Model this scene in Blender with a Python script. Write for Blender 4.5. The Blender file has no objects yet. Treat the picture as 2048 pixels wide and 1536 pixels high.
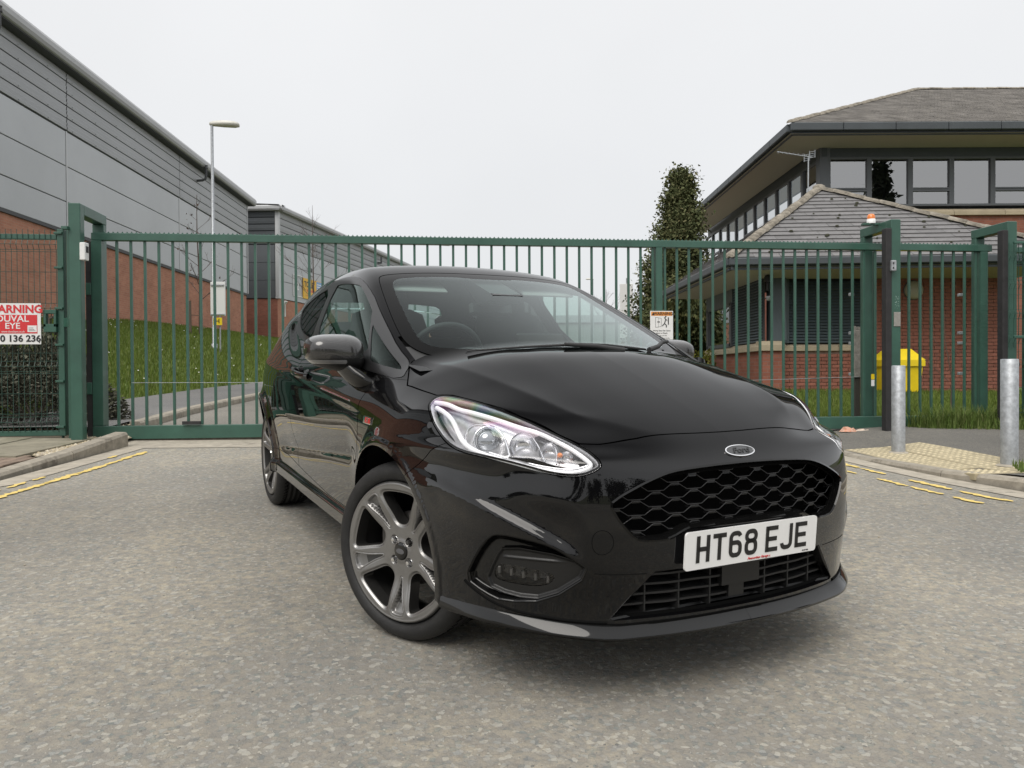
import bpy, bmesh, math, random
import numpy as np
from mathutils import Matrix, Vector, Euler
random.seed(7); rng = np.random.default_rng(7)
SC = bpy.context.scene; COL = SC.collection
R = math.radians
# ---------------------------------------------------------------- camera
# level world: +Y away from the camera, +Z up; the road climbs gently towards the gate
CAMZ = 1.04; FPX = 1552.31
PITCH, ROLL = R(-0.70), R(-0.35)
def _cam_axes():
    f = Vector((0, math.cos(PITCH), math.sin(PITCH))); r = Vector((1, 0, 0)); u = r.cross(f)
    r2 = math.cos(ROLL)*r + math.sin(ROLL)*u; u2 = -math.sin(ROLL)*r + math.cos(ROLL)*u
    return r2, u2, f
CR, CU, CF = _cam_axes()
cam = bpy.data.objects.new('camera', bpy.data.cameras.new('camera')); COL.objects.link(cam)
cam.matrix_world = Matrix(((CR.x, CU.x, -CF.x, 0), (CR.y, CU.y, -CF.y, 0), (CR.z, CU.z, -CF.z, CAMZ), (0, 0, 0, 1)))
cam.data.sensor_width = 36; cam.data.lens = FPX/2048*36; cam.data.clip_end = 1500; cam.data.clip_start = .05
SC.camera = cam
# ---------------------------------------------------------------- light: bright overcast day
SUN_EL, SUN_AZ = R(52), R(205)
w = bpy.data.worlds.new("World"); SC.world = w; w.use_nodes = True
nt = w.node_tree; N = nt.nodes; L = nt.links; N.clear()
sky = N.new('ShaderNodeTexSky'); sky.sky_type = 'NISHITA'; sky.sun_disc = False
sky.sun_elevation = SUN_EL; sky.sun_rotation = SUN_AZ; sky.dust_density = 4; sky.air_density = 1; sky.ozone_density = 1
bgs = N.new('ShaderNodeBackground'); bgs.inputs[1].default_value = .07; L.new(sky.outputs[0], bgs.inputs[0])
tc = N.new('ShaderNodeTexCoord'); sep = N.new('ShaderNodeSeparateXYZ'); L.new(tc.outputs['Generated'], sep.inputs[0])
mr = N.new('ShaderNodeMapRange'); mr.inputs[1].default_value = 0; mr.inputs[2].default_value = 1; mr.inputs[3].default_value = 0; mr.inputs[4].default_value = 1
L.new(sep.outputs[2], mr.inputs[0])
cr = N.new('ShaderNodeValToRGB'); cr.color_ramp.elements[0].color = (.60, .608, .618, 1); cr.color_ramp.elements[1].color = (1.05, 1.05, 1.05, 1); e_ = cr.color_ramp.elements.new(.45); e_.color = (.665, .668, .672, 1)
L.new(mr.outputs[0], cr.inputs[0])
nz = N.new('ShaderNodeTexNoise'); nz.inputs['Scale'].default_value = 2.2; nz.inputs['Detail'].default_value = 4; L.new(tc.outputs['Generated'], nz.inputs[0])
mn = N.new('ShaderNodeMapRange'); mn.inputs[1].default_value = .3; mn.inputs[2].default_value = .7; mn.inputs[3].default_value = .97; mn.inputs[4].default_value = 1.03; L.new(nz.outputs[0], mn.inputs[0])
bgc = N.new('ShaderNodeBackground'); L.new(cr.outputs[0], bgc.inputs[0]); L.new(mn.outputs[0], bgc.inputs[1])
mx = N.new('ShaderNodeMixShader'); mx.inputs[0].default_value = .90; L.new(bgs.outputs[0], mx.inputs[1]); L.new(bgc.outputs[0], mx.inputs[2])
out = N.new('ShaderNodeOutputWorld'); L.new(mx.outputs[0], out.inputs[0])
sun = bpy.data.objects.new('sun', bpy.data.lights.new('sun', 'SUN')); COL.objects.link(sun)
sun.data.energy = 1.5; sun.data.angle = R(40); sun.data.color = (1, .96, .9)
sun.rotation_euler = (R(90)-SUN_EL, 0, -SUN_AZ + math.pi); sun.location = (0, 0, 30)
SC.view_settings.view_transform = 'Standard'; SC.view_settings.look = 'None'; SC.view_settings.exposure = 0.52; SC.view_settings.gamma = 1
SC.view_settings.use_curve_mapping = False
SC.render.engine = 'CYCLES'; SC.cycles.use_denoising = True; SC.cycles.max_bounces = 8; SC.cycles.transparent_max_bounces = 24
# ---------------------------------------------------------------- helpers
def matn(name):
    m = bpy.data.materials.new(name); m.use_nodes = True; t = m.node_tree
    return m, t, t.nodes, t.links, t.nodes['Principled BSDF']
def mat(name, col, rough=.6, metal=0, var=None, bump=None, coat=0, spec=None, col2=None, obj_rand=0, coord='Object', stain=None):
    """principled with noise colour variation, optional bump, optional per-object random brightness"""
    m, t, N, L, b = matn(name)
    b.inputs['Base Color'].default_value = (*col, 1); b.inputs['Roughness'].default_value = rough; b.inputs['Metallic'].default_value = metal
    if coat: b.inputs['Coat Weight'].default_value = coat; b.inputs['Coat Roughness'].default_value = .02
    if spec is not None: b.inputs['Specular IOR Level'].default_value = spec
    tc = N.new('ShaderNodeTexCoord'); src = None
    if var:
        nz = N.new('ShaderNodeTexNoise'); nz.inputs['Scale'].default_value = var[0]; nz.inputs['Detail'].default_value = 6; nz.inputs['Roughness'].default_value = .65
        L.new(tc.outputs[coord], nz.inputs[0])
        r = N.new('ShaderNodeValToRGB'); r.color_ramp.elements[0].position = .3; r.color_ramp.elements[1].position = .7
        c2 = col2 or tuple(min(1, c*(1+var[1])) for c in col); c1 = tuple(c*(1-var[1]) for c in col) if not col2 else col
        r.color_ramp.elements[0].color = (*c1, 1); r.color_ramp.elements[1].color = (*c2, 1); L.new(nz.outputs[0], r.inputs[0]); src = r.outputs[0]
    if stain:   # (scale, colour, threshold)
        nz = N.new('ShaderNodeTexNoise'); nz.inputs['Scale'].default_value = stain[0]; nz.inputs['Detail'].default_value = 8; nz.inputs['Roughness'].default_value = .7; L.new(tc.outputs[coord], nz.inputs[0])
        r = N.new('ShaderNodeMapRange'); r.inputs[1].default_value = stain[2]; r.inputs[2].default_value = stain[2]+.12; L.new(nz.outputs[0], r.inputs[0])
        mxn = N.new('ShaderNodeMix'); mxn.data_type = 'RGBA'; L.new(r.outputs[0], mxn.inputs[0])
        if src: L.new(src, mxn.inputs[6])
        else: mxn.inputs[6].default_value = (*col, 1)
        mxn.inputs[7].default_value = (*stain[1], 1); src = mxn.outputs[2]
    if obj_rand:
        oi = N.new('ShaderNodeObjectInfo'); mr = N.new('ShaderNodeMapRange'); mr.inputs[3].default_value = 1-obj_rand; mr.inputs[4].default_value = 1+obj_rand; L.new(oi.outputs['Random'], mr.inputs[0])
        hs = N.new('ShaderNodeHueSaturation'); L.new(mr.outputs[0], hs.inputs['Value'])
        if src: L.new(src, hs.inputs['Color'])
        else: hs.inputs['Color'].default_value = (*col, 1)
        src = hs.outputs[0]
    if src: L.new(src, b.inputs['Base Color'])
    if bump:
        nb = N.new('ShaderNodeTexNoise'); nb.inputs['Scale'].default_value = bump[0]; nb.inputs['Detail'].default_value = 5; L.new(tc.outputs[coord], nb.inputs[0])
        bp = N.new('ShaderNodeBump'); bp.inputs['Strength'].default_value = bump[1]; bp.inputs['Distance'].default_value = bump[2] if len(bump) > 2 else .01
        L.new(nb.outputs[0], bp.inputs['Height']); L.new(bp.outputs[0], b.inputs['Normal'])
    return m
def reflectance(t, ior):
    """Fresnel mirror reflectance as seen through a polarising filter: glare off level surfaces is cut near Brewster's angle, upright ones mirror fully"""
    N = t.nodes; L = t.links; g = N.new('ShaderNodeNewGeometry')
    def m(op, a, b=None, c=None):
        n = N.new('ShaderNodeMath'); n.operation = op
        for i, v in enumerate((a, b, c)):
            if v is None: continue
            if isinstance(v, (int, float)): n.inputs[i].default_value = v
            else: L.new(v, n.inputs[i])
        return n.outputs[0]
    d = N.new('ShaderNodeVectorMath'); d.operation = 'DOT_PRODUCT'; L.new(g.outputs['Incoming'], d.inputs[0]); L.new(g.outputs['Normal'], d.inputs[1])
    ci = m('MAXIMUM', m('ABSOLUTE', d.outputs['Value']), .001); ct = m('SQRT', m('SUBTRACT', 1.0, m('DIVIDE', m('SUBTRACT', 1.0, m('MULTIPLY', ci, ci)), ior*ior)))
    rs = m('POWER', m('DIVIDE', m('SUBTRACT', ci, m('MULTIPLY', ct, ior)), m('ADD', ci, m('MULTIPLY', ct, ior))), 2.0); rp = m('POWER', m('DIVIDE', m('SUBTRACT', m('MULTIPLY', ci, ior), ct), m('ADD', m('MULTIPLY', ci, ior), ct)), 2.0)
    x = N.new('ShaderNodeVectorMath'); x.operation = 'CROSS_PRODUCT'; L.new(g.outputs['Incoming'], x.inputs[0]); L.new(g.outputs['Normal'], x.inputs[1]); nn = N.new('ShaderNodeVectorMath'); nn.operation = 'NORMALIZE'; L.new(x.outputs[0], nn.inputs[0]); s = N.new('ShaderNodeSeparateXYZ'); L.new(nn.outputs[0], s.inputs[0])
    k = m('MULTIPLY_ADD', m('MULTIPLY', s.outputs[2], s.outputs[2]), .93, .03)
    return m('MULTIPLY_ADD', m('SUBTRACT', rs, rp), k, rp)
def glassmat(name, tint=(.8, .9, .86), rough=0.0, ior=1.5, gain=1.0, polar=False):
    m, t, N, L, b = matn(name); N.remove(b); o = N['Material Output']
    tr = N.new('ShaderNodeBsdfTransparent'); tr.inputs[0].default_value = (*tint, 1)
    gl = N.new('ShaderNodeBsdfGlossy'); gl.inputs['Roughness'].default_value = rough; gl.inputs[0].default_value = (*(min(1, c*1.12+.12) for c in tint), 1) if polar else (1, 1, 1, 1)
    lw = N.new('ShaderNodeLayerWeight'); lw.inputs[0].default_value = .5; r0 = ((ior-1)/(ior+1))**2          # Schlick, the same from both sides
    pw = N.new('ShaderNodeMath'); pw.operation = 'POWER'; pw.inputs[1].default_value = 5; L.new(lw.outputs['Facing'], pw.inputs[0])
    sh = N.new('ShaderNodeMath'); sh.operation = 'MULTIPLY_ADD'; sh.inputs[1].default_value = 1-r0; sh.inputs[2].default_value = r0; L.new(pw.outputs[0], sh.inputs[0])
    mu = N.new('ShaderNodeMath'); mu.operation = 'MULTIPLY'; mu.inputs[1].default_value = gain; mu.use_clamp = True; L.new(sh.outputs[0], mu.inputs[0])
    if polar:
        po = reflectance(t, ior); mu = N.new('ShaderNodeMath'); mu.operation = 'MULTIPLY'; mu.inputs[1].default_value = gain; mu.use_clamp = True; L.new(po, mu.inputs[0])
    mx = N.new('ShaderNodeMixShader'); L.new(mu.outputs[0], mx.inputs[0]); L.new(tr.outputs[0], mx.inputs[1]); L.new(gl.outputs[0], mx.inputs[2]); L.new(mx.outputs[0], o.inputs[0])
    return m
_DIG = set('0123456789')
def link(name, me, parent=None):
    o = bpy.data.objects.new(name, me); COL.objects.link(o)
    if parent is not None: o.parent = parent
    return o
def tag(o, label=None, cat=None, group=None, kind=None):
    if label: o['label'] = label
    if cat: o['category'] = cat
    if group: o['group'] = group
    if kind: o['kind'] = kind
    return o
def thing(name, label, cat, loc=(0, 0, 0), group=None):
    o = bpy.data.objects.new(name, None); COL.objects.link(o); o.location = loc; o.empty_display_size = .2
    return tag(o, label, cat, group)
def org(p):
    v = Vector((0, 0, 0))
    while p is not None: v = v + p.location; p = p.parent
    return v
def meshdata(name, V, F, mats, mi=None, smooth=False, normals=None):
    me = bpy.data.meshes.new(name)
    V = np.asarray(V, float); me.from_pydata([tuple(v) for v in V], [], [tuple(int(i) for i in f) for f in F])
    if not isinstance(mats, (list, tuple)): mats = [mats]
    for m in mats: me.materials.append(m)
    if mi is not None: me.polygons.foreach_set('material_index', np.asarray(mi, dtype=np.int32))
    if smooth: me.polygons.foreach_set('use_smooth', np.ones(len(me.polygons), bool))
    me.update()
    if normals is not None: me.normals_split_custom_set_from_vertices([tuple(n) for n in normals])
    return me
class MB:
    """collects simple solids (world coordinates) into one mesh"""
    def __init__(s): s.V = []; s.F = []; s.S = []
    def add(s, V, F, smooth=False):
        b = len(s.V); s.V += [tuple(v) for v in V]; s.F += [tuple(b+i for i in f) for f in F]; s.S += [smooth]*len(F); return s
    def box(s, c, d, rz=0, M=None, bev=0):
        x, y, z = d[0]/2, d[1]/2, d[2]/2
        if bev:
            b = min(bev, x*.9, y*.9, z*.9); V = []; 
            for sx in (-1, 1):
                for sy in (-1, 1):
                    for sz in (-1, 1):
                        V += [(sx*x, sy*(y-b), sz*(z-b)), (sx*(x-b), sy*y, sz*(z-b)), (sx*(x-b), sy*(y-b), sz*z)]
            I = lambda a, b_, c_: ((a*2+b_)*2+c_)*3
            F = [tuple(I(1, *q)+0 for q in ((0, 0), (1, 0), (1, 1), (0, 1))), tuple(I(0, *q)+0 for q in ((0, 0), (0, 1), (1, 1), (1, 0))),
                 tuple(I(a, 1, c_)+1 for a, c_ in ((0, 0), (0, 1), (1, 1), (1, 0))), tuple(I(a, 0, c_)+1 for a, c_ in ((0, 0), (1, 0), (1, 1), (0, 1))),
                 tuple(I(a, b_, 1)+2 for a, b_ in ((0, 0), (1, 0), (1, 1), (0, 1))), tuple(I(a, b_, 0)+2 for a, b_ in ((0, 0), (0, 1), (1, 1), (1, 0)))]
            for a in (0, 1):
                for b_ in (0, 1):
                    q = (I(a, b_, 0)+0, I(a, b_, 1)+0, I(a, b_, 1)+1, I(a, b_, 0)+1); F.append(q if a == b_ else q[::-1])
                    q = (I(a, 0, b_)+0, I(a, 0, b_)+2, I(a, 1, b_)+2, I(a, 1, b_)+0); F.append(q if a == b_ else q[::-1])
                    q = (I(0, a, b_)+1, I(1, a, b_)+1, I(1, a, b_)+2, I(0, a, b_)+2); F.append(q if a == b_ else q[::-1])
                    for c_ in (0, 1):
                        i = I(a, b_, c_); F.append((i, i+1, i+2) if (a+b_+c_) % 2 else (i, i+2, i+1))
        else:
            V = [(-x, -y, -z), (x, -y, -z), (x, y, -z), (-x, y, -z), (-x, -y, z), (x, -y, z), (x, y, z), (-x, y, z)]
            F = [(3, 2, 1, 0), (4, 5, 6, 7), (0, 1, 5, 4), (1, 2, 6, 5), (2, 3, 7, 6), (3, 0, 4, 7)]
        m = Matrix.Rotation(rz, 3, 'Z') if M is None else M
        c = Vector([float(q) for q in c]); return s.add([c + m @ Vector(v) for v in V], F)
    def bar(s, p, q, wx, wy, up=(0, 0, 1), bev=0):
        p, q = Vector(p), Vector(q); d = (q-p); ln = d.length; d.normalize(); u = Vector(up)
        if abs(d.dot(u)) > .98: u = Vector((0, 1, 0))
        xx = u.cross(d).normalized(); yy = d.cross(xx)
        return s.box((p+q)/2, (wx, wy, ln), M=Matrix((xx, yy, d)).transposed(), bev=bev)
    def tube(s, pts, rad, n=10, cap=True, smooth=True):
        pts = [Vector([float(q) for q in p]) for p in pts]; rads = rad if isinstance(rad, (list, tuple)) else [rad]*len(pts); rads = [float(q) for q in rads]
        V = []; F = []; u = None
        for i, p in enumerate(pts):
            d = (pts[min(i+1, len(pts)-1)]-pts[max(i-1, 0)]).normalized()
            if u is None:
                u = Vector((0, 0, 1)) if abs(d.z) < .9 else Vector((1, 0, 0))
            u = (u - d*u.dot(d)).normalized(); v = d.cross(u)
            V += [p + rads[i]*(math.cos(a)*u + math.sin(a)*v) for a in (2*math.pi*k/n for k in range(n))]
        for i in range(len(pts)-1):
            for k in range(n): F.append((i*n+k, i*n+(k+1) % n, (i+1)*n+(k+1) % n, (i+1)*n+k))
        s.add(V, F, smooth)
        if cap: b = len(V); s.add(V[:n], [tuple(range(n-1, -1, -1))]); s.add(V[-n:], [tuple(range(n))])
        return s
    def lathe(s, prof, c=(0, 0, 0), n=24, M=None, smooth=True, closed=False):
        """prof = [(r, h)], axis +Z through c (or rotated by M)"""
        V = []; F = []; m = M or Matrix.Identity(3); c = Vector([float(q) for q in c]); k = len(prof)
        for i in range(n):
            a = 2*math.pi*i/n
            V += [c + m @ Vector((r*math.cos(a), r*math.sin(a), h)) for r, h in prof]
        for i in range(n):
            j = (i+1) % n
            for q in range(k if closed else k-1): F.append((i*k+q, j*k+q, j*k+(q+1) % k, i*k+(q+1) % k))
        return s.add(V, F, smooth)
    def quad(s, a, b, c, d): return s.add([a, b, c, d], [(0, 1, 2, 3)])
    def prism(s, poly, axis, c0, c1):
        """poly in the two other axes, extruded along axis (0,1,2)"""
        o = [i for i in range(3) if i != axis]; V = []
        for cc in (c0, c1):
            for a, b in poly:
                p = [0, 0, 0]; p[axis] = cc; p[o[0]] = a; p[o[1]] = b; V.append(tuple(p))
        n = len(poly); F = [tuple(range(n-1, -1, -1)), tuple(range(n, 2*n))] + [(i, (i+1) % n, n+(i+1) % n, n+i) for i in range(n)]
        return s.add(V, F)
    def build(s, name, m, parent=None, o=None):
        og = np.array(org(parent) if o is None else o); V = np.array(s.V, float) - og
        me = meshdata(name, V, s.F, m); me.polygons.foreach_set('use_smooth', np.array(s.S, bool))
        if not any(s.S):
            pass
        bm = bmesh.new(); bm.from_mesh(me); bmesh.ops.recalc_face_normals(bm, faces=bm.faces); bm.to_mesh(me); bm.free()
        return link(name, me, parent)
def copyobj(o, parent=None, loc=None, rot=None):
    c = o.copy(); COL.objects.link(c)
    if parent is not None: c.parent = parent
    if loc is not None: c.location = loc
    if rot is not None: c.rotation_euler = rot
    return c
def textmesh(name, s, size, m, parent, M, align='CENTER', bold=0, shear=0, sx=1.0, ext=.0006, o=None, font=None):
    """flat lettering in the XY plane of matrix M (world 4x4)"""
    cu = bpy.data.curves.new(name, 'FONT'); cu.body = s; cu.size = size; cu.align_x = align; cu.align_y = 'CENTER'; cu.offset = bold; cu.shear = shear; cu.extrude = ext; cu.resolution_u = 3
    ob = bpy.data.objects.new(name, cu); COL.objects.link(ob)
    me = bpy.data.meshes.new_from_object(ob.evaluated_get(bpy.context.evaluated_depsgraph_get())); bpy.data.objects.remove(ob); bpy.data.curves.remove(cu)
    me.name = name
    og = org(parent) if o is None else Vector(o)
    me.transform(Matrix.Translation(-og) @ M @ Matrix.Diagonal((sx, 1, 1, 1)))
    me.materials.clear(); me.materials.append(m)
    return link(name, me, parent)
def frame(c, right, up):
    r = Vector(right).normalized(); u = Vector(up); u = (u - r*u.dot(r)).normalized(); n = r.cross(u); c = Vector(c)
    return Matrix(((r.x, u.x, n.x, c.x), (r.y, u.y, n.y, c.y), (r.z, u.z, n.z, c.z), (0, 0, 0, 1)))
# road surface: one gently tilted plane
GX, GY, G0 = -0.01222, 0.04349, .127+0.01222*.323-0.04349*3.063
def gz(x, y): return G0 + GX*x + GY*y
def groundrot(yaw, gx=GX, gy=GY):
    n = Vector((-gx, -gy, 1)).normalized(); return (Vector((0, 0, 1)).rotation_difference(n) @ Euler((0, 0, yaw)).to_quaternion()).to_euler()
def sst(e0, e1, t):
    t = np.clip((t-e0)/(e1-e0), 0, 1); return t*t*t*(t*(6*t-15)+10)
# ================================================================ GROUND
def fastmesh(name, V, T, m, parent=None, smooth=False, attr=None):
    me = bpy.data.meshes.new(name); V = np.asarray(V, np.float32); T = np.asarray(T, np.int32); k = T.shape[1]
    me.vertices.add(len(V)); me.vertices.foreach_set('co', V.ravel()); me.loops.add(T.size); me.loops.foreach_set('vertex_index', T.ravel())
    me.polygons.add(len(T)); me.polygons.foreach_set('loop_start', np.arange(0, T.size, k, dtype=np.int32)); me.polygons.foreach_set('loop_total', np.full(len(T), k, np.int32))
    if smooth: me.polygons.foreach_set('use_smooth', np.ones(len(T), bool))
    me.materials.append(m); me.update(calc_edges=True)
    if attr is not None:
        a = me.attributes.new('tone', 'FLOAT', 'POINT'); a.data.foreach_set('value', np.asarray(attr, np.float32))
    return link(name, me, parent)
def uvquad(name, P, m, parent=None, uv=None, sub=1):
    """planar quad with UVs in metres (P = a, b, c, d; a->b horizontal)"""
    P = [Vector(p) for p in P]; og = org(parent); me = bpy.data.meshes.new(name); me.from_pydata([p-og for p in P], [], [(0, 1, 2, 3)]); me.materials.append(m)
    w_ = (P[1]-P[0]).length; h0 = P[0].z; l = me.uv_layers.new(name='UV')
    q = uv or [(0, P[0].z), (w_, P[1].z), (w_, P[2].z), (0, P[3].z)]
    for i in range(4): l.data[i].uv = q[i]
    return link(name, me, parent)
def tone_mix(N, L, src, name='tone'):
    a = N.new('ShaderNodeAttribute'); a.attribute_name = name; return a.outputs['Fac']
# ---- chip-seal road surface
def m_chip(name, tones, scale, dust, bump=.9, edge_tone=.5, rough=.9, matrix=None):
    m, t, N, L, b = matn(name); b.inputs['Roughness'].default_value = rough; b.inputs['Specular IOR Level'].default_value = .25
    g = N.new('ShaderNodeNewGeometry'); nzw = N.new('ShaderNodeTexNoise'); nzw.inputs['Scale'].default_value = 45; L.new(g.outputs['Position'], nzw.inputs[0])
    off = N.new('ShaderNodeVectorMath'); off.operation = 'MULTIPLY_ADD'; L.new(nzw.outputs['Color'], off.inputs[0]); off.inputs[1].default_value = (.016, .016, .016); L.new(g.outputs['Position'], off.inputs[2])
    v = N.new('ShaderNodeTexVoronoi'); v.inputs['Scale'].default_value = scale; v.inputs['Randomness'].default_value = 1; L.new(off.outputs[0], v.inputs[0])
    ve = N.new('ShaderNodeTexVoronoi'); ve.feature = 'DISTANCE_TO_EDGE'; ve.inputs['Scale'].default_value = scale; L.new(off.outputs[0], ve.inputs[0])
    sp = N.new('ShaderNodeSeparateColor'); L.new(v.outputs['Color'], sp.inputs[0])
    r = N.new('ShaderNodeValToRGB'); r.color_ramp.interpolation = 'CONSTANT'; els = r.color_ramp.elements
    while len(els) < len(tones): els.new(.5)
    for i, c in enumerate(tones): els[i].position = i/len(tones); els[i].color = (*c, 1)
    L.new(sp.outputs[0], r.inputs[0]); chipc = r.outputs[0]
    if matrix:
        lt = N.new('ShaderNodeMath'); lt.operation = 'LESS_THAN'; lt.inputs[1].default_value = .46; L.new(sp.outputs[1], lt.inputs[0]); mm = N.new('ShaderNodeMix'); mm.data_type = 'RGBA'; L.new(lt.outputs[0], mm.inputs[0]); L.new(r.outputs[0], mm.inputs[6]); mm.inputs[7].default_value = (*matrix, 1); chipc = mm.outputs[2]
    # dust film and matrix between the chips
    big = N.new('ShaderNodeTexNoise'); big.inputs['Scale'].default_value = .9; big.inputs['Detail'].default_value = 7; big.inputs['Roughness'].default_value = .62; L.new(g.outputs['Position'], big.inputs[0])
    mb_ = N.new('ShaderNodeMapRange'); mb_.inputs[1].default_value = .38; mb_.inputs[2].default_value = .66; L.new(big.outputs[0], mb_.inputs[0])
    fine = N.new('ShaderNodeTexNoise'); fine.inputs['Scale'].default_value = 24; fine.inputs['Detail'].default_value = 6; fine.inputs['Roughness'].default_value = .75; L.new(g.outputs['Position'], fine.inputs[0])
    mf = N.new('ShaderNodeMapRange'); mf.inputs[1].default_value = .42; mf.inputs[2].default_value = .64; L.new(fine.outputs[0], mf.inputs[0])
    mu = N.new('ShaderNodeMath'); mu.operation = 'MULTIPLY_ADD'; L.new(mb_.outputs[0], mu.inputs[0]); mu.inputs[1].default_value = .75; mu.inputs[2].default_value = .12
    mu2 = N.new('ShaderNodeMath'); mu2.operation = 'MULTIPLY'; L.new(mu.outputs[0], mu2.inputs[0]); L.new(mf.outputs[0], mu2.inputs[1]); mu2.use_clamp = True
    mx1 = N.new('ShaderNodeMix'); mx1.data_type = 'RGBA'; L.new(mu2.outputs[0], mx1.inputs[0]); L.new(chipc, mx1.inputs[6]); mx1.inputs[7].default_value = (*dust, 1)
    ed = N.new('ShaderNodeMapRange'); ed.inputs[1].default_value = 0; ed.inputs[2].default_value = .10; ed.inputs[3].default_value = edge_tone; ed.inputs[4].default_value = 1; L.new(ve.outputs[0], ed.inputs[0])  # colour multiplied darker towards the chip edges
    mx2 = N.new('ShaderNodeMix'); mx2.data_type = 'RGBA'; mx2.blend_type = 'MULTIPLY'; mx2.inputs[0].default_value = 1; L.new(mx1.outputs[2], mx2.inputs[6])
    cmb = N.new('ShaderNodeCombineColor'); [L.new(ed.outputs[0], cmb.inputs[i]) for i in range(3)]; L.new(cmb.outputs[0], mx2.inputs[7])
    big2 = N.new('ShaderNodeTexNoise'); big2.inputs['Scale'].default_value = .35; big2.inputs['Detail'].default_value = 5; L.new(g.outputs['Position'], big2.inputs[0])
    mv = N.new('ShaderNodeMapRange'); mv.inputs[1].default_value = .3; mv.inputs[2].default_value = .7; mv.inputs[3].default_value = .66; mv.inputs[4].default_value = 1.04; L.new(big2.outputs[0], mv.inputs[0])
    hs = N.new('ShaderNodeHueSaturation'); L.new(mx2.outputs[2], hs.inputs['Color']); L.new(mv.outputs[0], hs.inputs['Value']); L.new(hs.outputs[0], b.inputs['Base Color'])
    h1 = N.new('ShaderNodeMapRange'); h1.inputs[1].default_value = 0; h1.inputs[2].default_value = .18; L.new(ve.outputs[0], h1.inputs[0])
    hm = N.new('ShaderNodeMath'); hm.operation = 'MAXIMUM'; L.new(sp.outputs[1], hm.inputs[0]); hm.inputs[1].default_value = .46 if matrix else 0
    h2 = N.new('ShaderNodeMath'); h2.operation = 'MULTIPLY_ADD'; L.new(hm.outputs[0], h2.inputs[0]); h2.inputs[1].default_value = 2.2 if matrix else 1.3
    if matrix: h2.inputs[2].default_value = 0
    else: L.new(h1.outputs[0], h2.inputs[2])
    h3 = N.new('ShaderNodeMath'); h3.operation = 'MULTIPLY_ADD'; L.new(fine.outputs[0], h3.inputs[0]); h3.inputs[1].default_value = 1.5; L.new(h2.outputs[0], h3.inputs[2])
    bp = N.new('ShaderNodeBump'); bp.inputs['Strength'].default_value = bump; bp.inputs['Distance'].default_value = .006; L.new(h3.outputs[0], bp.inputs['Height']); L.new(bp.outputs[0], b.inputs['Normal'])
    return m
TON = [(.30, .292, .268), (.26, .256, .24), (.36, .35, .32), (.22, .226, .216), (.29, .28, .255), (.33, .333, .312), (.25, .242, .22), (.42, .405, .36), (.28, .26, .23), (.235, .25, .235)]
m_road = m_chip('chip_seal_asphalt', TON, 62, (.50, .44, .33), edge_tone=.90, bump=1.0, matrix=(.285, .27, .24))
m_pave = m_chip('footway_asphalt', [(.17, .163, .15), (.195, .188, .17), (.145, .142, .135), (.22, .21, .185)], 110, (.28, .26, .22), bump=.6, edge_tone=.8)
m_path = m_chip('inner_path_asphalt', [(.19, .19, .185), (.21, .21, .205), (.17, .17, .168), (.23, .225, .22)], 90, (.27, .26, .24), bump=.5, edge_tone=.85)
m_inroad = m_chip('inner_road_asphalt', [(.26, .245, .215), (.24, .225, .20), (.28, .265, .235), (.22, .21, .19)], 80, (.31, .29, .245), bump=.5, edge_tone=.85)
m_conc = mat('concrete', (.36, .325, .265), .88, var=(9, .22), bump=(160, .35, .004), stain=(3.2, (.16, .145, .12), .58))
m_kerb = mat('kerb_concrete', (.30, .27, .22), .9, var=(14, .25), bump=(220, .5, .005), stain=(5, (.17, .15, .12), .56), obj_rand=.08)
m_slab = mat('paving_slab', (.24, .22, .165), .9, var=(6, .25), bump=(180, .35, .004), stain=(2.6, (.15, .145, .095), .55), obj_rand=.10)
m_block = mat('paving_brick', (.22, .165, .125), .9, var=(9, .25), bump=(200, .4, .004), obj_rand=.16)
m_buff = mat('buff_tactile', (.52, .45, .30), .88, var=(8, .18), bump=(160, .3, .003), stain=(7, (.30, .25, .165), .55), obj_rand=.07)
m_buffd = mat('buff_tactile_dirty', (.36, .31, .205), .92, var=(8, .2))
m_soil = mat('soil', (.09, .075, .05), .95, var=(12, .4), bump=(60, .6, .02))
m_yel = mat('yellow_line', (.66, .50, .16), .85, var=(40, .3), stain=(30, (.38, .33, .24), .60), bump=(120, .4, .004))
def strip(name, pts2, m, dz=0, kind='structure', parent=None):
    mb = MB(); mb.add([(x, y, gz(x, y)+dz) for x, y in pts2], [tuple(range(len(pts2)))]); o = mb.build(name, m, parent); 
    if kind: o['kind'] = kind
    return o
# far ground sheet to the horizon
mb = MB(); Yf = [ -260, -60, 20, 60, 420]; Xf = [-420, -60, -25, 25, 60, 420]
def farz(x, y):
    xc, yc = max(-25, min(25, x)), max(-60, min(20, y)); return gz(xc, yc)-.06
V = [(x, y, farz(x, y)-(.25 if -60 < y < 60 and abs(x) < 60 else 0)) for y in Yf for x in Xf]; n = len(Xf)
mb.add(V, [(j*n+i, j*n+i+1, (j+1)*n+i+1, (j+1)*n+i) for j in range(len(Yf)-1) for i in range(n-1)])
m_far = mat('far_ground', (.10, .11, .06), .95, var=(.2, .3)); tag(mb.build('ground', m_far), kind='structure')
# the road in front of the gate (kerb line to kerb line) and the mouth behind the camera
ROADL = [(-3.66, 7.45), (-3.70, 6.6), (-3.72, 5.6), (-4.3, 4.6), (-6.4, 3.4), (-20, 2.6)]
ROADR = [(3.05, 8.6), (3.02, 7.2), (3.22, 6.45), (3.38, 5.95), (3.66, 5.25), (4.3, 4.5), (6.2, 3.7), (20, 3.2)]
strip('road', [(-20, -24), (20, -24)]+ROADR[::-1]+[(3.05, 9.05), (-3.72, 8.35)]+ROADL, m_road)
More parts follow.
